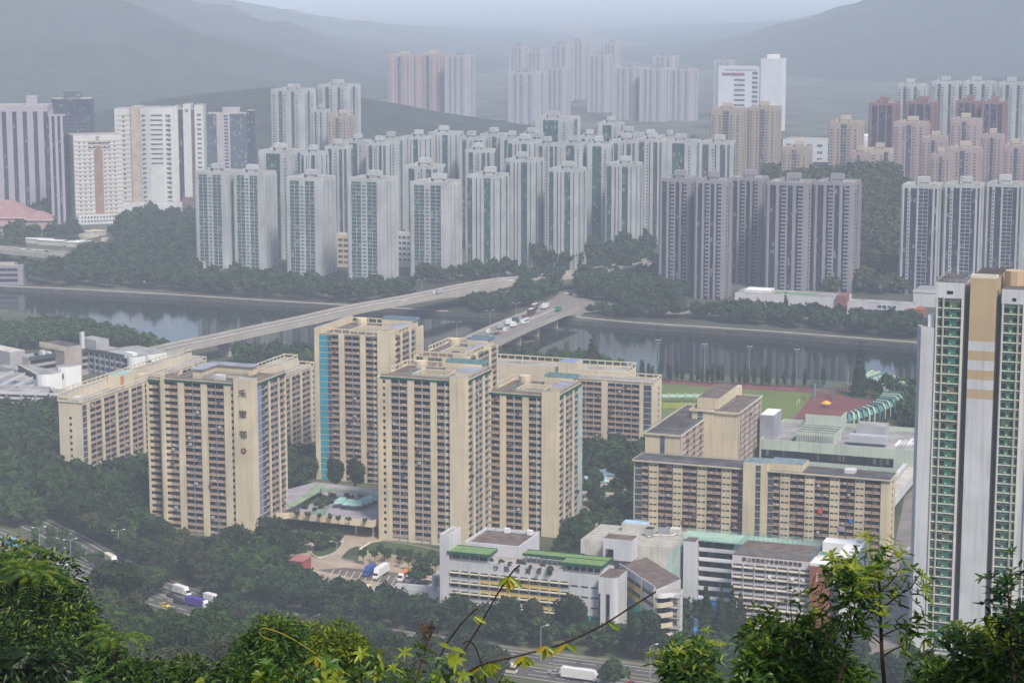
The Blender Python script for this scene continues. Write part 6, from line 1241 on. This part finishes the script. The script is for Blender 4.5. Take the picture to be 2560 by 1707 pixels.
def lorry(p, rz, col, box, label, grp=None, L=8.5, hh=3.6, scr=None):
    e = thing("lorry", label, "lorry", p, rz, grp); MB().box(-L / 2, L / 2 - 2.1, -1.2, 1.2, 1.0, hh, P_[box]).build("cargo_box", e); c = MB(); x = L / 2 - 2.0
    loft(c, [(x, 1.12, .6, 2.6), (x + .9, 1.12, .5, 2.6), (x + 1.7, 1.1, .5, 1.6), (x + 2.0, 1.05, .5, 1.3)], P_[col]); c.build("cab", e)
    c = MB(); c.hexa([(x + .98, -.95, 2.52), (x + 1.68, -.95, 1.68), (x + 1.68, .95, 1.68), (x + .98, .95, 2.52), (x + 1.04, -.95, 2.56), (x + 1.76, -.95, 1.7), (x + 1.76, .95, 1.7), (x + 1.04, .95, 2.56)], TG); c.build("windscreen", e); c = MB(); c.hexa([(x, -1.0, 2.6), (x + .8, -1.0, 2.6), (x + .8, 1.0, 2.6), (x, 1.0, 2.6), (x, -1, hh - .1), (x + .2, -1, hh - .1), (x + .2, 1, hh - .1), (x, 1, hh - .1)], P_[col]); c.build("wind_deflector", e)
    MB().box(-L / 2 + .3, L / 2 - .4, -.8, .8, .55, .98, ASPHD).build("chassis", e); wheels(e, (-L * .34, -L * .22, L / 2 - 1.1), 1.0, .5)
    if scr:
        for s_ in (-1, 1): text(e, scr, .9, (-L * .15, s_ * 1.22, hh * .62), (math.pi / 2, 0, 0 if s_ < 0 else math.pi), WHITE if col != 'white' or box == 'purple' or box == 'pink' else DARKT, ext=.02)
    return e
def bus(p, rz, col, label, L=10.5, hh=3.2, dd=False, grp=None):
    hh = 4.4 if dd else hh; e = thing("bus", label, "bus", p, rz, grp); MB().box(-L / 2, L / 2, -1.25, 1.25, .4, hh, P_[col]).build("body", e); mb = MB()
    for z in ((1.3, 3.0) if dd else (1.5,)): mb.box(-L / 2 + .4, L / 2 + .03, -1.27, 1.27, z, z + .9, TG)
    mb.build("windows", e); MB().box(-L / 2 + 1, L / 2 - 1, -1, 1, hh + .01, hh + .15, P_['white' if col != 'white' else 'silver']).build("roof_panel", e); wheels(e, (-L * .3, L * .32), 1.05, .5); return e
def head(pts, p):
    i = min(range(len(pts) - 1), key=lambda k: (pts[k] - p).length + (pts[k + 1] - p).length); t = pts[i + 1] - pts[i]; return math.atan2(t.y, t.x)
def onroad(fn, path, px, py, z, *a, flip=False, **k): p = G(px, py, z); p.z = z; return fn(p, head(path, p) + (math.pi if flip else 0), *a, **k)
onroad(van, RB, 28, 1362, .04, 'cyan', "pale blue bus with white front at the far left of the highway", L=9, hh=3.0, kind="coach")
onroad(car, RB, 161, 1412, .04, 'white', "white saloon car on the left stretch of highway", flip=True); onroad(car, RB, 140, 1409, .04, 'white', "white car half hidden by trees behind the white saloon")
onroad(lorry, RA, 278, 1408, .04, 'white', 'cream', "cream boxed lorry emerging from trees on the far carriageway", L=9.5)
onroad(lorry, RA, 300, 1432, .04, 'white', 'teal', "dark tipper lorry just behind the cream boxed one", L=7, hh=2.6); onroad(van, RA, 282, 1424, .04, 'white', "small white van beside the cream boxed lorry", L=4.6)
onroad(car, RA, 325, 1442, .04, 'red', "red car partly under the spreading olive tree"); onroad(car, RA, 196, 1377, .04, 'silver', "silver car between trees on the far carriageway"); onroad(van, RA, 155, 1343, .04, 'white', "white van half hidden by the yellow green tree at left")
onroad(lorry, RB, 314, 1478, .04, 'pink', 'pink', "bright pink container lorry behind the dark treetops", L=10)
onroad(lorry, RA, 455, 1487, .04, 'white', 'white', "white box lorry with grey logo ahead of the purple one", L=9, scr="~ ~"); onroad(lorry, RA, 530, 1507, .04, 'white', 'white', "shorter white box lorry beyond the purple container", L=7)
onroad(lorry, RB, 495, 1518, .04, 'white', 'purple', "purple container lorry with white lettering and white cab", L=11.5, scr="LOGISTICS" if False else None)
onroad(car, RA, 428, 1492, .04, 'black', "black estate car beside the white hatched markings"); onroad(van, RB, 448, 1508, .04, 'black', "black people carrier next to the purple lorry", L=4.8, hh=1.8)
onroad(van, RA, 592, 1520, .04, 'white', "white minivan in front of the middle foreground bush", L=4.8, hh=1.9); onroad(lorry, RA, 640, 1533, .04, 'orange', 'orange', "orange brown open truck behind the middle bush", L=7, hh=2.4)
onroad(bus, RA, 822, 1562, .04, 'cyan', "cyan roofed bus above the middle foreground bush"); onroad(lorry, RB, 1452, 1700, .04, 'white', 'white', "long plain white articulated lorry at bottom centre", L=13.5, hh=4.0)
onroad(car, RB, 1385, 1684, .04, 'silver', "silver saloon car behind the long white lorry", flip=True); onroad(car, RB, 1580, 1712, .04, 'red', "red car with white roof right of the long white lorry"); onroad(bus, RB, 1255, 1678, .04, 'cream', "cream roofed coach partly hidden by bottom leaves"); onroad(car, RB, 412, 1516, .04, 'yellow', "yellow taxi glimpsed between treetops near the black cars")
van_ = math.atan2(V.y, V.x)
lorry(G(924, 1436), van_ + math.pi, 'blue', 'blue', "dark blue lorry parked left of the white one in the lorry park", L=8.2); lorry(G(952, 1440), van_ + math.pi, 'white', 'white', "white box lorry parked beside the blue one", L=11.5, hh=4.1); lorry(G(1010, 1448), van_ + math.pi, 'white', 'orange', "parked lorry with orange load and white cab", L=9, hh=3.3); lorry(G(1028, 1452), van_ + math.pi, 'white', 'silver', "white cabbed lorry parked right of the orange load", L=7.5)
bus(G(936, 1492), van_ + math.pi, 'white', "white roofed coach at the lower edge of the lorry park"); bus(G(916, 1486), van_ + math.pi, 'yellow', "yellow minibus left of the white roofed coach", L=7)
car(G(2227, 1450), van_, 'maroon', "maroon car with white roof on the street by the annex")
# far traffic
def onbr(path, px, py, z, fn, *a, flip=False, **k): p = G(px, py, z); p.z = z + .03; return fn(p, head(path, p) + (math.pi if flip else 0), *a, grp="vehicles on the flat road bridge", **k)
for x, y, c, l, f in ((1222, 832, 'white', "white van in the left queue nearest the estate", van), (1252, 822, 'silver', "silver lorry in the left queue on the flat bridge", lorry), (1273, 812, 'white', "large white lorry in the left queue on the flat bridge", lorry), (1289, 806, 'teal', "dark teal lorry in the left queue on the flat bridge", lorry), (1312, 796, 'maroon', "small maroon van in the left queue behind the bus", van), (1328, 788, 'maroon', "maroon double decker bus on the left side of the flat bridge", bus), (1336, 776, 'maroon', "second maroon double decker bus at the far end", bus), (1348, 782, 'silver', "silver van near the far bridge end", van), (1362, 772, 'white', "white lorry near the far bridge end", lorry), (1370, 766, 'cream', "cream van near the junction", van), (1232, 838, 'green', "green taxi among cars at the near bridge end", car), (1241, 836, 'black', "black car among cars at the near bridge end", car), (1250, 834, 'orange', "orange car among cars at the near bridge end", car), (1264, 828, 'white', "white van in the right lane at the near end", van), (1284, 818, 'white', "white lorry in the right lane of the flat bridge", lorry), (1312, 808, 'white', "white minibus in the right lane mid bridge", bus), (1396, 778, 'green', "green lorry in the right lane far end", lorry), (1380, 795, 'silver', "silver car in the right lane far end", car)):
    kw = {'L': 7} if f in (lorry,) else {'L': 9, 'dd': 'double' in l} if f is bus else {}
    if f is lorry: onbr(BP, x, y, 6, f, c if c != 'green' else 'green', c, l, **kw)
    elif f is bus: onbr(BP, x, y, 6, f, c, l, **kw)
    else: onbr(BP, x, y, 6, f, c, l)
for x, y, c, l, f in ((1011, 752, 'white', "white car on the viaduct above the river", car), (1100, 735, 'silver', "silver lorry on the viaduct at the bank", lorry), (1090, 735, 'white', "white van following the silver lorry on the viaduct", van), (1275, 702, 'white', "white car on the viaduct by the trees", car), (1408, 682, 'green', "pale green car where the viaduct leaves the trees", car)):
    p = G(x, y, 12); p.z = 12.03; (lorry(p, head(VP, p), c, c, l, L=8) if f is lorry else f(p, head(VP, p), c, l))
for i, (x, y, c, l) in enumerate(((1423, 722, 'maroon', "maroon car waiting on the road beyond the junction"), (1416, 735, 'white', "white car waiting on the road beyond the junction"), (1427, 738, 'black', "black car waiting on the road beyond the junction"), (1434, 761, 'silver', "silver car crossing the junction"), (1457, 742, 'yellow', "yellow taxi in the side street queue"), (1470, 738, 'white', "white car in the side street queue, near end"), (1478, 736, 'white', "white car in the side street queue, far end"), (1480, 744, 'white', "white car at the stop line of the side street"), (1485, 722, 'white', "white van driving down the side street"))): car(G(x, y, .04), van_ if i not in (3,) else -.3, c, l, "cars around the junction")
for i, (x, y, c) in enumerate(((56, 624, 'white'), (82, 626, 'white'), (100, 627, 'white'), (117, 631, 'black'), (158, 630, 'white'), (284, 641, 'white'))): p = G(x, y, 9); p.z = 9.03; car(p, head(QP, p), c, f"{c} car on the far left viaduct, {ORD[i]}", "cars on the far left viaduct")
# far double lamps on bridge and bank
for i, (x, y, z) in enumerate(((1142, 850, 6), (1225, 820, 6), (1290, 800, 6), (1350, 800, 6), (1260, 770, 0), (1320, 755, 0), (990, 735, 0), (1055, 738, 0), (700, 905, 0), (590, 880, 0))): p = G(x, y, z); p.z = z; lamp(p, .3, f"small twin headed street lamp near the bridges, {ORD[i]}", 11, True, "lamps near the bridges")
e = thing("sampan_pontoon", "low dark wooden pontoon moored under the flat road bridge", "pontoon", G(1300, 856, -3)); mb = MB(); mb.box(-9, 9, -3, 3, .1, .9, BROWNP); mb.build("deck", e); MB().box(-6, 2, -2, 2, .9, 2.4, CONC).build("shelter", e)
# forecourt details
lamp(G(843, 1404), 0, "slim twin headed lamp standing in the forecourt", 8, True, None)
SK = M("skin", (.35, .2, .13), .7)
def person(p, rz, top, bot, label, s_=1.0, grp=None):
    e = thing("person", label, "person", p, rz, grp); mb = MB(); mb.tube([(0, 0, .95), (0, 0, 1.2), (0, 0, 1.42), (0, 0, 1.5)], [.15, .17, .19, .07], top, 8); mb.tube([(0, 0, 1.5), (0, 0, 1.58), (0, .0, 1.68), (0, 0, 1.77)], [.06, .09, .10, .05], SK, 8)
    for q in (-1, 1): mb.tube([(0, q * .09, .95), (.08 * q, q * .1, .5), (-.05 * q, q * .1, .03)], [.09, .07, .05], bot, 6); mb.tube([(0, q * .2, 1.4), (.05 * q, q * .25, 1.1), (.12, q * .23, .85)], [.055, .045, .035], top, 6)
    mb.build("body", e); MB().cyl(0, 0, 1.71, 1.8, .10, BLACK, 8, .07).build("hair", e); e.scale = (s_,) * 3; return e
DK = M("dark_cloth", (.03, .03, .04)); 
for x, y, t, l in ((874, 1383, DK, "person in dark clothes crossing the forecourt kerb"), (861, 1396, DK, "person in dark clothes beside the kerb corner bin")): person(G(x, y), 1, t, DK, l)
for i, (x, y) in enumerate(((2004, 996), (2008, 999), (2011, 1001), (2014, 1003))): person(G(x, y), i, M("navy_kit", (.03, .04, .09)), DK, f"player in dark kit standing on the green pitch, {ORD[i]}", 1.05, "players on the pitch")
person(G(2222, 1330), 0, DK, DK, "person in dark clothes standing in the street by the shopping centre"); 
# ================================================================== foreground vegetation on the slope close to the camera
FD = foliage("foreground_dark_leaf", (.004, .012, .003), (.014, .034, .006), None, 1.5, .15, .45, .3)
FG = foliage("foreground_green_leaf", (.022, .058, .008), (.065, .135, .014), None, 3, .3, .4, .35)
FY = foliage("foreground_young_lit_leaf", (.11, .17, .014), (.24, .27, .022), None, 4, .35, .4, .3)  # young tip leaves, also the painted sunlit tops of bushes
FGO = foliage("golden_leaf", (.26, .20, .01), (.40, .30, .02), None, 5, .35, .5, .2)
TWIG = M("twig_bark", (.035, .022, .014), .9, .3, 6)
def leaf(mb, p, d, n, L, w_, mat, droop=.25, seg=4):
    d = d.normalized(); n = (n - d * n.dot(d)); n = n.normalized() if n.length > 1e-3 else d.orthogonal().normalized(); s_ = d.cross(n); k = mb.m(mat); b = len(mb.v)
    for i in range(seg + 1):
        t = i / seg; c = p + d * L * t - Vector((0, 0, 1)) * droop * L * t * t; ww = w_ * (math.sin(math.pi * min(1, t * .92 + .06)) ** .8) * .5
        if i == seg: ww = .0
        mb.v += [tuple(c - s_ * ww + n * ww * .35), tuple(c), tuple(c + s_ * ww + n * ww * .35)]
    for i in range(seg):
        a = b + i * 3; mb.f += [(a, a + 1, a + 4, a + 3), (a + 1, a + 2, a + 5, a + 4)]; mb.mi += [k, k]
def rosette(mb, p, d, n, L, mat, spread=1.0, w_=.3):
    a0 = R.uniform(0, 6.28); d = d.normalized(); o1 = d.orthogonal().normalized(); o2 = d.cross(o1)
    for i in range(n):
        a = a0 + i * 6.283 / n * 1.0 + R.uniform(-.3, .3); rd = o1 * math.cos(a) + o2 * math.sin(a); dd = rd * spread * R.uniform(.7, 1.2) + d * R.uniform(.3, .8)
        leaf(mb, p, dd, d, L * R.uniform(.7, 1.15), L * w_, mat, R.uniform(.1, .4))
def bush(px, py, Y, r, leafL, n, label, mats=(FD, FD, FG, FY), zs=.9, name="bush", core=True, group=None):
    c = PY(px, py, Y); base = Vector((c.x, c.y, hz(c.x, c.y))); e = thing(name, label, name, base, 0, group); c = c - base; rr = random.Random(int(px * 3 + py)); mb = MB(); lob = []
    for j in range(16): d = rdir(rr, .2); s_ = rr.uniform(.35, .7); lob.append((c + Vector((d.x * s_, d.y * s_, d.z * s_ * zs)) * r, rr.uniform(.25, .42) * r))
    lob.append((c, .6 * r))
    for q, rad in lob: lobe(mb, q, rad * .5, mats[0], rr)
    tot = sum(l[1] ** 2 for l in lob)
    for q, rad in lob:
        for _ in range(int(n * rad * rad / tot)):
            d = rdir(rr, .1); p = q + d * rad * rr.uniform(.8, 1.12); up = d.z * .6 + (p.z - c.z) / r * .6; m_ = mats[3] if up > .8 and rr.random() < .3 else mats[2] if up > .3 and rr.random() < .5 else mats[1] if rr.random() < .75 else mats[2]  # upward leaves take lighter materials, top light put into the colour
            leaf(mb, p, d + rdir(rr) * .9 + Vector((0, 0, .1)), d + rdir(rr) * .5, leafL * rr.uniform(.6, 1.25), leafL * .3, m_, .35, 2)
    mb.build("foliage", e); st = MB(); st.tube([(0, 0, -.3), (c.x * .5 + .1, c.y * .5, c.z * .5), tuple(c)], [.12 * max(1, r / 2), .08 * max(1, r / 2), .03], TWIG, 6); st.build("stem", e); return e
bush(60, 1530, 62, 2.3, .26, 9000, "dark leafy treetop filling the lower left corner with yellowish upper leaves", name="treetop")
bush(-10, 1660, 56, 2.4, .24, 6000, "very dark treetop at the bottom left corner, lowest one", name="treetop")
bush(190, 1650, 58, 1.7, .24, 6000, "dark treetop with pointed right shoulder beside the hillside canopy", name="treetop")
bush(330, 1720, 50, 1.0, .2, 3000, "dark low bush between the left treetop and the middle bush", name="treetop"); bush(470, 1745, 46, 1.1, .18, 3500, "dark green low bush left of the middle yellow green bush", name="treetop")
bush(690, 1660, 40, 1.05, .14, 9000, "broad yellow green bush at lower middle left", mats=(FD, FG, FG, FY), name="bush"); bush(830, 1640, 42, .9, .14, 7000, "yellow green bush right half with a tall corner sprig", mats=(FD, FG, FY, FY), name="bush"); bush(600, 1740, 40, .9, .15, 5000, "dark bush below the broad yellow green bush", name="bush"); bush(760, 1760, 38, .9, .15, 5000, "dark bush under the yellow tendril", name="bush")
def fronds(px, py, Y, n, L, label):
    c = PY(px, py, Y); base = Vector((c.x, c.y, hz(c.x, c.y))); e = thing("palm", label, "palm", base); c = c - base; st = MB(); st.tube([(0, 0, -.3), tuple(c * .6), tuple(c)], [.08, .06, .04], TWIG, 6); st.build("stem", e)
    for i in range(n):
        a = i * 6.283 / n + R.uniform(-.2, .2); d = Vector((math.cos(a), math.sin(a), R.uniform(.25, .9))); pts = [c + d * L * t - Vector((0, 0, 1)) * L * .75 * t * t for t in (0, .25, .5, .75, 1)]; mb = MB(); mb.tube(pts, [.012, .01, .008, .006, .003], FG, 4)
        for k in range(14):
            t = .15 + .06 * k; q = c + d * L * t - Vector((0, 0, 1)) * L * .75 * t * t; s_ = Vector((-d.y, d.x, 0)).normalized()
            for sg in (-1, 1): leaf(mb, q, s_ * sg + d * .6 + Vector((0, 0, .1)), Vector((0, 0, 1)), L * .32, L * .05, R.choice((FG, FY, FG)), .5)
        mb.build("frond", e)
fronds(20, 1405, 60, 13, 1.3, "feathery palm crown at the very left edge above the dark treetop"); fronds(85, 1435, 58, 13, 1.2, "feathery palm crown right of the leftmost one"); fronds(290, 1600, 52, 11, .9, "small feathery palm in front of the hillside canopy")
def plant(label, Y, stems, leafL, tipm=FY, lowm=FG, name="sapling", dens=1.0, rad=.012, ros=6, jit=.25, frac=.0, w_=.24):
    P0 = PY(stems[0][0][0], stems[0][0][1], Y); base = Vector((P0.x, P0.y, hz(P0.x, P0.y))); e = thing(name, label, name, base); st = MB(); lf = MB(); first = True
    for s_ in stems:
        dY = R.uniform(-jit, jit); pts = smooth([PY(q[0], q[1], Y + dY * (i + 1) / len(s_)) - base for i, q in enumerate(s_)], 4); n_ = len(pts)
        if first: pts2 = [Vector((0, 0, -.2)), pts[0] * .5] + pts; first = False
        else: pts2 = pts
        m_ = len(pts2); rd = rad * .55 if len(pts2) > n_ else rad * .2; st.tube(pts2, [rd * (1 - .75 * i / m_) for i in range(m_)], TWIG, 5)
        L_ = sum((pts[i + 1] - pts[i]).length for i in range(n_ - 1)); k = max(3, int(L_ / leafL * 6.0 * dens))
        for j in range(k):
            t = frac + (1 - frac) * (j + 1) / k; i = min(n_ - 2, int(t * (n_ - 1))); q = pts[i].lerp(pts[i + 1], t * (n_ - 1) - i); d = (pts[i + 1] - pts[i]).normalized()
            m2 = (tipm if R.random() < .65 else lowm) if t > .75 else (lowm if R.random() < .88 else tipm); q = q + rdir(R) * leafL * (.25 + .9 * R.random() * (t > .4))
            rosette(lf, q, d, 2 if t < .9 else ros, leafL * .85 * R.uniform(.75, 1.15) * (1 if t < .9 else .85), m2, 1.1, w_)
    st.build("stem", e); lf.build("foliage", e); return e
# right sapling
def wig(a, b, c): return [a, b, c]
plant("slender sapling with a thin dark trunk in front of the very tall tower's base", 13, [
    [(2216, 1760), (2205, 1640), (2201, 1540), (2198, 1455), (2196, 1410), (2212, 1372)], [(2200, 1500), (2180, 1450), (2165, 1420), (2160, 1385)], [(2201, 1540), (2170, 1500), (2140, 1470), (2130, 1430)], [(2203, 1590), (2240, 1572), (2280, 1560), (2310, 1525)], [(2200, 1480), (2230, 1450), (2250, 1420), (2246, 1400)],
    [(2204, 1610), (2165, 1580), (2130, 1560), (2110, 1530)], [(2202, 1520), (2230, 1500), (2255, 1480), (2290, 1445)], [(2255, 1480), (2275, 1470), (2296, 1440), (2303, 1436)], [(2206, 1640), (2240, 1620), (2275, 1610), (2290, 1618)]], .11, rad=.03, dens=1.1, frac=.3)
plant("leafy young tree with bright clustered leaves before the brick tower", 12.5, [[(2085, 1760), (2110, 1640), (2130, 1560), (2150, 1500), (2160, 1450)], [(2130, 1560), (2120, 1500), (2105, 1450), (2100, 1420)], [(2135, 1545), (2165, 1500), (2185, 1470), (2190, 1430)], [(2115, 1600), (2090, 1540), (2070, 1500), (2050, 1480)], [(2140, 1530), (2130, 1480), (2135, 1440), (2140, 1410)], [(2120, 1590), (2150, 1560), (2180, 1530), (2196, 1500)], [(2100, 1640), (2075, 1600), (2060, 1560), (2045, 1550)]], .115, rad=.022, dens=2.0, frac=.2)
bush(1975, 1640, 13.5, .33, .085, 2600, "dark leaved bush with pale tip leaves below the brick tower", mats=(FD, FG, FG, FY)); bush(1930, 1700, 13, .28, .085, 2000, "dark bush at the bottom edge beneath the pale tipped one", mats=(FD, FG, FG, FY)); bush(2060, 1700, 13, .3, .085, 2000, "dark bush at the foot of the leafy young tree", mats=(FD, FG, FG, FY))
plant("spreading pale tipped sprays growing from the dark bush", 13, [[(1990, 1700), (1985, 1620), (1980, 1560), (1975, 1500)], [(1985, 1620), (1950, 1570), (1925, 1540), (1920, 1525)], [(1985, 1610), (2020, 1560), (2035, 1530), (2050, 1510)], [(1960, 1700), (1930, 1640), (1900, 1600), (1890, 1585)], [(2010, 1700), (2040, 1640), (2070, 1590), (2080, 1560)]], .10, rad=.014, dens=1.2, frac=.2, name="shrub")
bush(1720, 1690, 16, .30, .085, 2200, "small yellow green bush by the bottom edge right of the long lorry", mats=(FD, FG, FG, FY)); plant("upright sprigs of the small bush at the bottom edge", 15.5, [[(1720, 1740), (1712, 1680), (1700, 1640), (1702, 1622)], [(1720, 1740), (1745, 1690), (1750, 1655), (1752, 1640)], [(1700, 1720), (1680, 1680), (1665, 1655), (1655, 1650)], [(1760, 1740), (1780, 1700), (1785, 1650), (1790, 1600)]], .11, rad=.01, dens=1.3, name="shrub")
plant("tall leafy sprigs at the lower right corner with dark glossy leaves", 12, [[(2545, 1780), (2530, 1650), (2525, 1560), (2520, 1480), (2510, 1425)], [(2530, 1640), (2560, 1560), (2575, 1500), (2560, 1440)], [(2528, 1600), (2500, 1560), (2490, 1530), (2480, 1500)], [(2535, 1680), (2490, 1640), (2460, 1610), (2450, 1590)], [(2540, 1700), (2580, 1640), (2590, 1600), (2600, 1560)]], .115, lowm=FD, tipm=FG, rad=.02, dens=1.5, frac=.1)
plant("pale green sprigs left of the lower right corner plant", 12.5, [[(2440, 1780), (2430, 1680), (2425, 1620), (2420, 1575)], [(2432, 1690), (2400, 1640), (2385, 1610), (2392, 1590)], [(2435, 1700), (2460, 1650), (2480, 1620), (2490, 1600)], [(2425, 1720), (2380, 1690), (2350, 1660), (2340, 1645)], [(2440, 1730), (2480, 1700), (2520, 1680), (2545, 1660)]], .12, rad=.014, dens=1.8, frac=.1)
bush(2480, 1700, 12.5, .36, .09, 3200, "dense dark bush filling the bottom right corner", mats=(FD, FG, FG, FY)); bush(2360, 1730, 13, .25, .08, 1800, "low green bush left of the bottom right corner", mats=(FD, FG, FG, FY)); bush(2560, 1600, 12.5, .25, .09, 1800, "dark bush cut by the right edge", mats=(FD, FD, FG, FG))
# bottom centre broad leaves and vines
plant("broad light green leaves at the bottom edge left of centre", 9, [[(1010, 1790), (1020, 1700), (1035, 1660), (1050, 1640)], [(1000, 1780), (960, 1700), (930, 1660), (920, 1645)], [(1060, 1780), (1090, 1710), (1110, 1680), (1125, 1665)], [(900, 1780), (880, 1720), (870, 1690), (860, 1680)], [(1150, 1790), (1160, 1740), (1175, 1710), (1190, 1690)]], .075, rad=.006, dens=.9, name="shrub", w_=.34)
plant("star shaped green leaf clusters at the bottom edge under the middle bush", 9, [[(730, 1790), (745, 1720), (755, 1680), (750, 1640)], [(700, 1790), (690, 1730), (680, 1700), (670, 1685)], [(790, 1790), (800, 1740), (810, 1700), (815, 1680)], [(520, 1790), (515, 1740), (510, 1715), (500, 1700)]], .08, rad=.006, dens=.9, name="shrub", w_=.34)
plant("brown seed head spray rising at the bottom left of centre", 9.5, [[(1020, 1760), (1060, 1640), (1075, 1590), (1082, 1570)], [(1062, 1635), (1065, 1600), (1060, 1580), (1058, 1570)]], .03, tipm=M("brown_seed", (.10, .055, .02)), lowm=M("brown_seed", (.10, .055, .02)), rad=.005, dens=1.2, name="seed_head", ros=4)
def vine(label, Y, pts, rad, spots, mat=FGO, vm=TWIG, leafL=.065):
    P0 = PY(*pts[0], Y); e = thing("vine", label, "vine", Vector((P0.x, P0.y, hz(P0.x, P0.y)))); o_ = Vector(e.location); Q = smooth([PY(x, y, Y) - o_ for x, y in pts], 5); st = MB(); st.tube([Vector((0, 0, -.1))] + Q, rad, vm, 5); st.build("stem", e); lf = MB()
    for x, y, n in spots:
        q = PY(x, y, Y) - o_
        for k in range(n): a = -.6 - 2.0 * k / max(1, n - 1) + R.uniform(-.2, .2); leaf(lf, q, Vector((math.cos(a), R.uniform(-.3, .3), math.sin(a))), Vector((0, -1, .3)), leafL * R.uniform(.8, 1.1), leafL * .32, mat if k % 2 else FY, .1)
    lf.build("leaves", e)
vine("long thin dark vine with golden leaves sweeping up before the white schools", 9, [(1090, 1760), (1180, 1672), (1290, 1640), (1400, 1610), (1500, 1565), (1580, 1515), (1640, 1478)], .0042, [(1225, 1655, 6), (1310, 1640, 6), (1365, 1615, 4), (1415, 1610, 2), (1520, 1555, 1)])
vine("long straight dark vine climbing across the long white school with golden tip leaves", 9, [(1090, 1760), (1140, 1660), (1195, 1570), (1240, 1490), (1280, 1430), (1300, 1412)], .0042, [(1272, 1440, 5), (1275, 1445, 3), (1187, 1540, 1)])
vine("short thin twig with a single yellow leaf at lower centre", 9, [(1060, 1760), (1100, 1640), (1140, 1575), (1180, 1530), (1195, 1520)], .004, [(1184, 1542, 1)]); vine("arching thin dark twig hanging at bottom centre", 9, [(1225, 1780), (1215, 1700), (1190, 1620), (1170, 1602), (1158, 1610)], .004, [(1200, 1665, 2)])
vine("yellow curling tendril running over the broad yellow green bush", 20, [(900, 1705), (800, 1640), (720, 1590), (665, 1570), (650, 1575), (655, 1590), (690, 1602)], .0045, [(790, 1640, 3), (835, 1668, 3)], vm=M("yellow_stem", (.26, .20, .03), .7), leafL=.14)

bush(60, 1640, 58, 2.2, .22, 9000, "dark treetop between the palm and the bottom left corner", name="treetop"); bush(-30, 1500, 60, 1.6, .24, 5000, "dark treetop under the leftmost palm crown", name="treetop")
plant("mixed pale green sprays filling the bottom edge left of the golden vines", 10, [[(930, 1790), (940, 1730), (955, 1690), (960, 1665)], [(980, 1790), (985, 1740), (990, 1700), (1000, 1670)], [(1080, 1790), (1070, 1740), (1080, 1700), (1100, 1690)], [(860, 1790), (850, 1750), (840, 1720), (835, 1705)], [(1130, 1800), (1130, 1760), (1140, 1730), (1150, 1715)], [(1240, 1800), (1240, 1760), (1250, 1730), (1262, 1712)]], .07, rad=.006, dens=1.0, name="shrub", frac=.1)
plant("low green sprays at the bottom edge under the dark bushes", 14, [[(330, 1790), (340, 1740), (350, 1710), (345, 1690)], [(420, 1790), (430, 1750), (440, 1720), (450, 1700)], [(590, 1790), (600, 1750), (610, 1720), (600, 1695)], [(250, 1790), (240, 1740), (230, 1710), (220, 1690)]], .13, rad=.006, dens=.8, name="shrub", tipm=FG)
# ================================================================== haze
m = bpy.data.materials.new("haze_air"); m.use_nodes = True; n = m.node_tree; n.nodes.clear()
out = n.nodes.new("ShaderNodeOutputMaterial"); pv = n.nodes.new("ShaderNodeVolumePrincipled"); pv.inputs["Color"].default_value = (.74, .83, 1, 1)
pv.inputs["Density"].default_value = HAZE; pv.inputs["Anisotropy"].default_value = -0.35; n.links.new(pv.outputs[0], out.inputs["Volume"])
mb = MB(); mb.box(-8000, 8000, -300, 21000, -8, 760, m); mb.build("haze", kind='stuff')
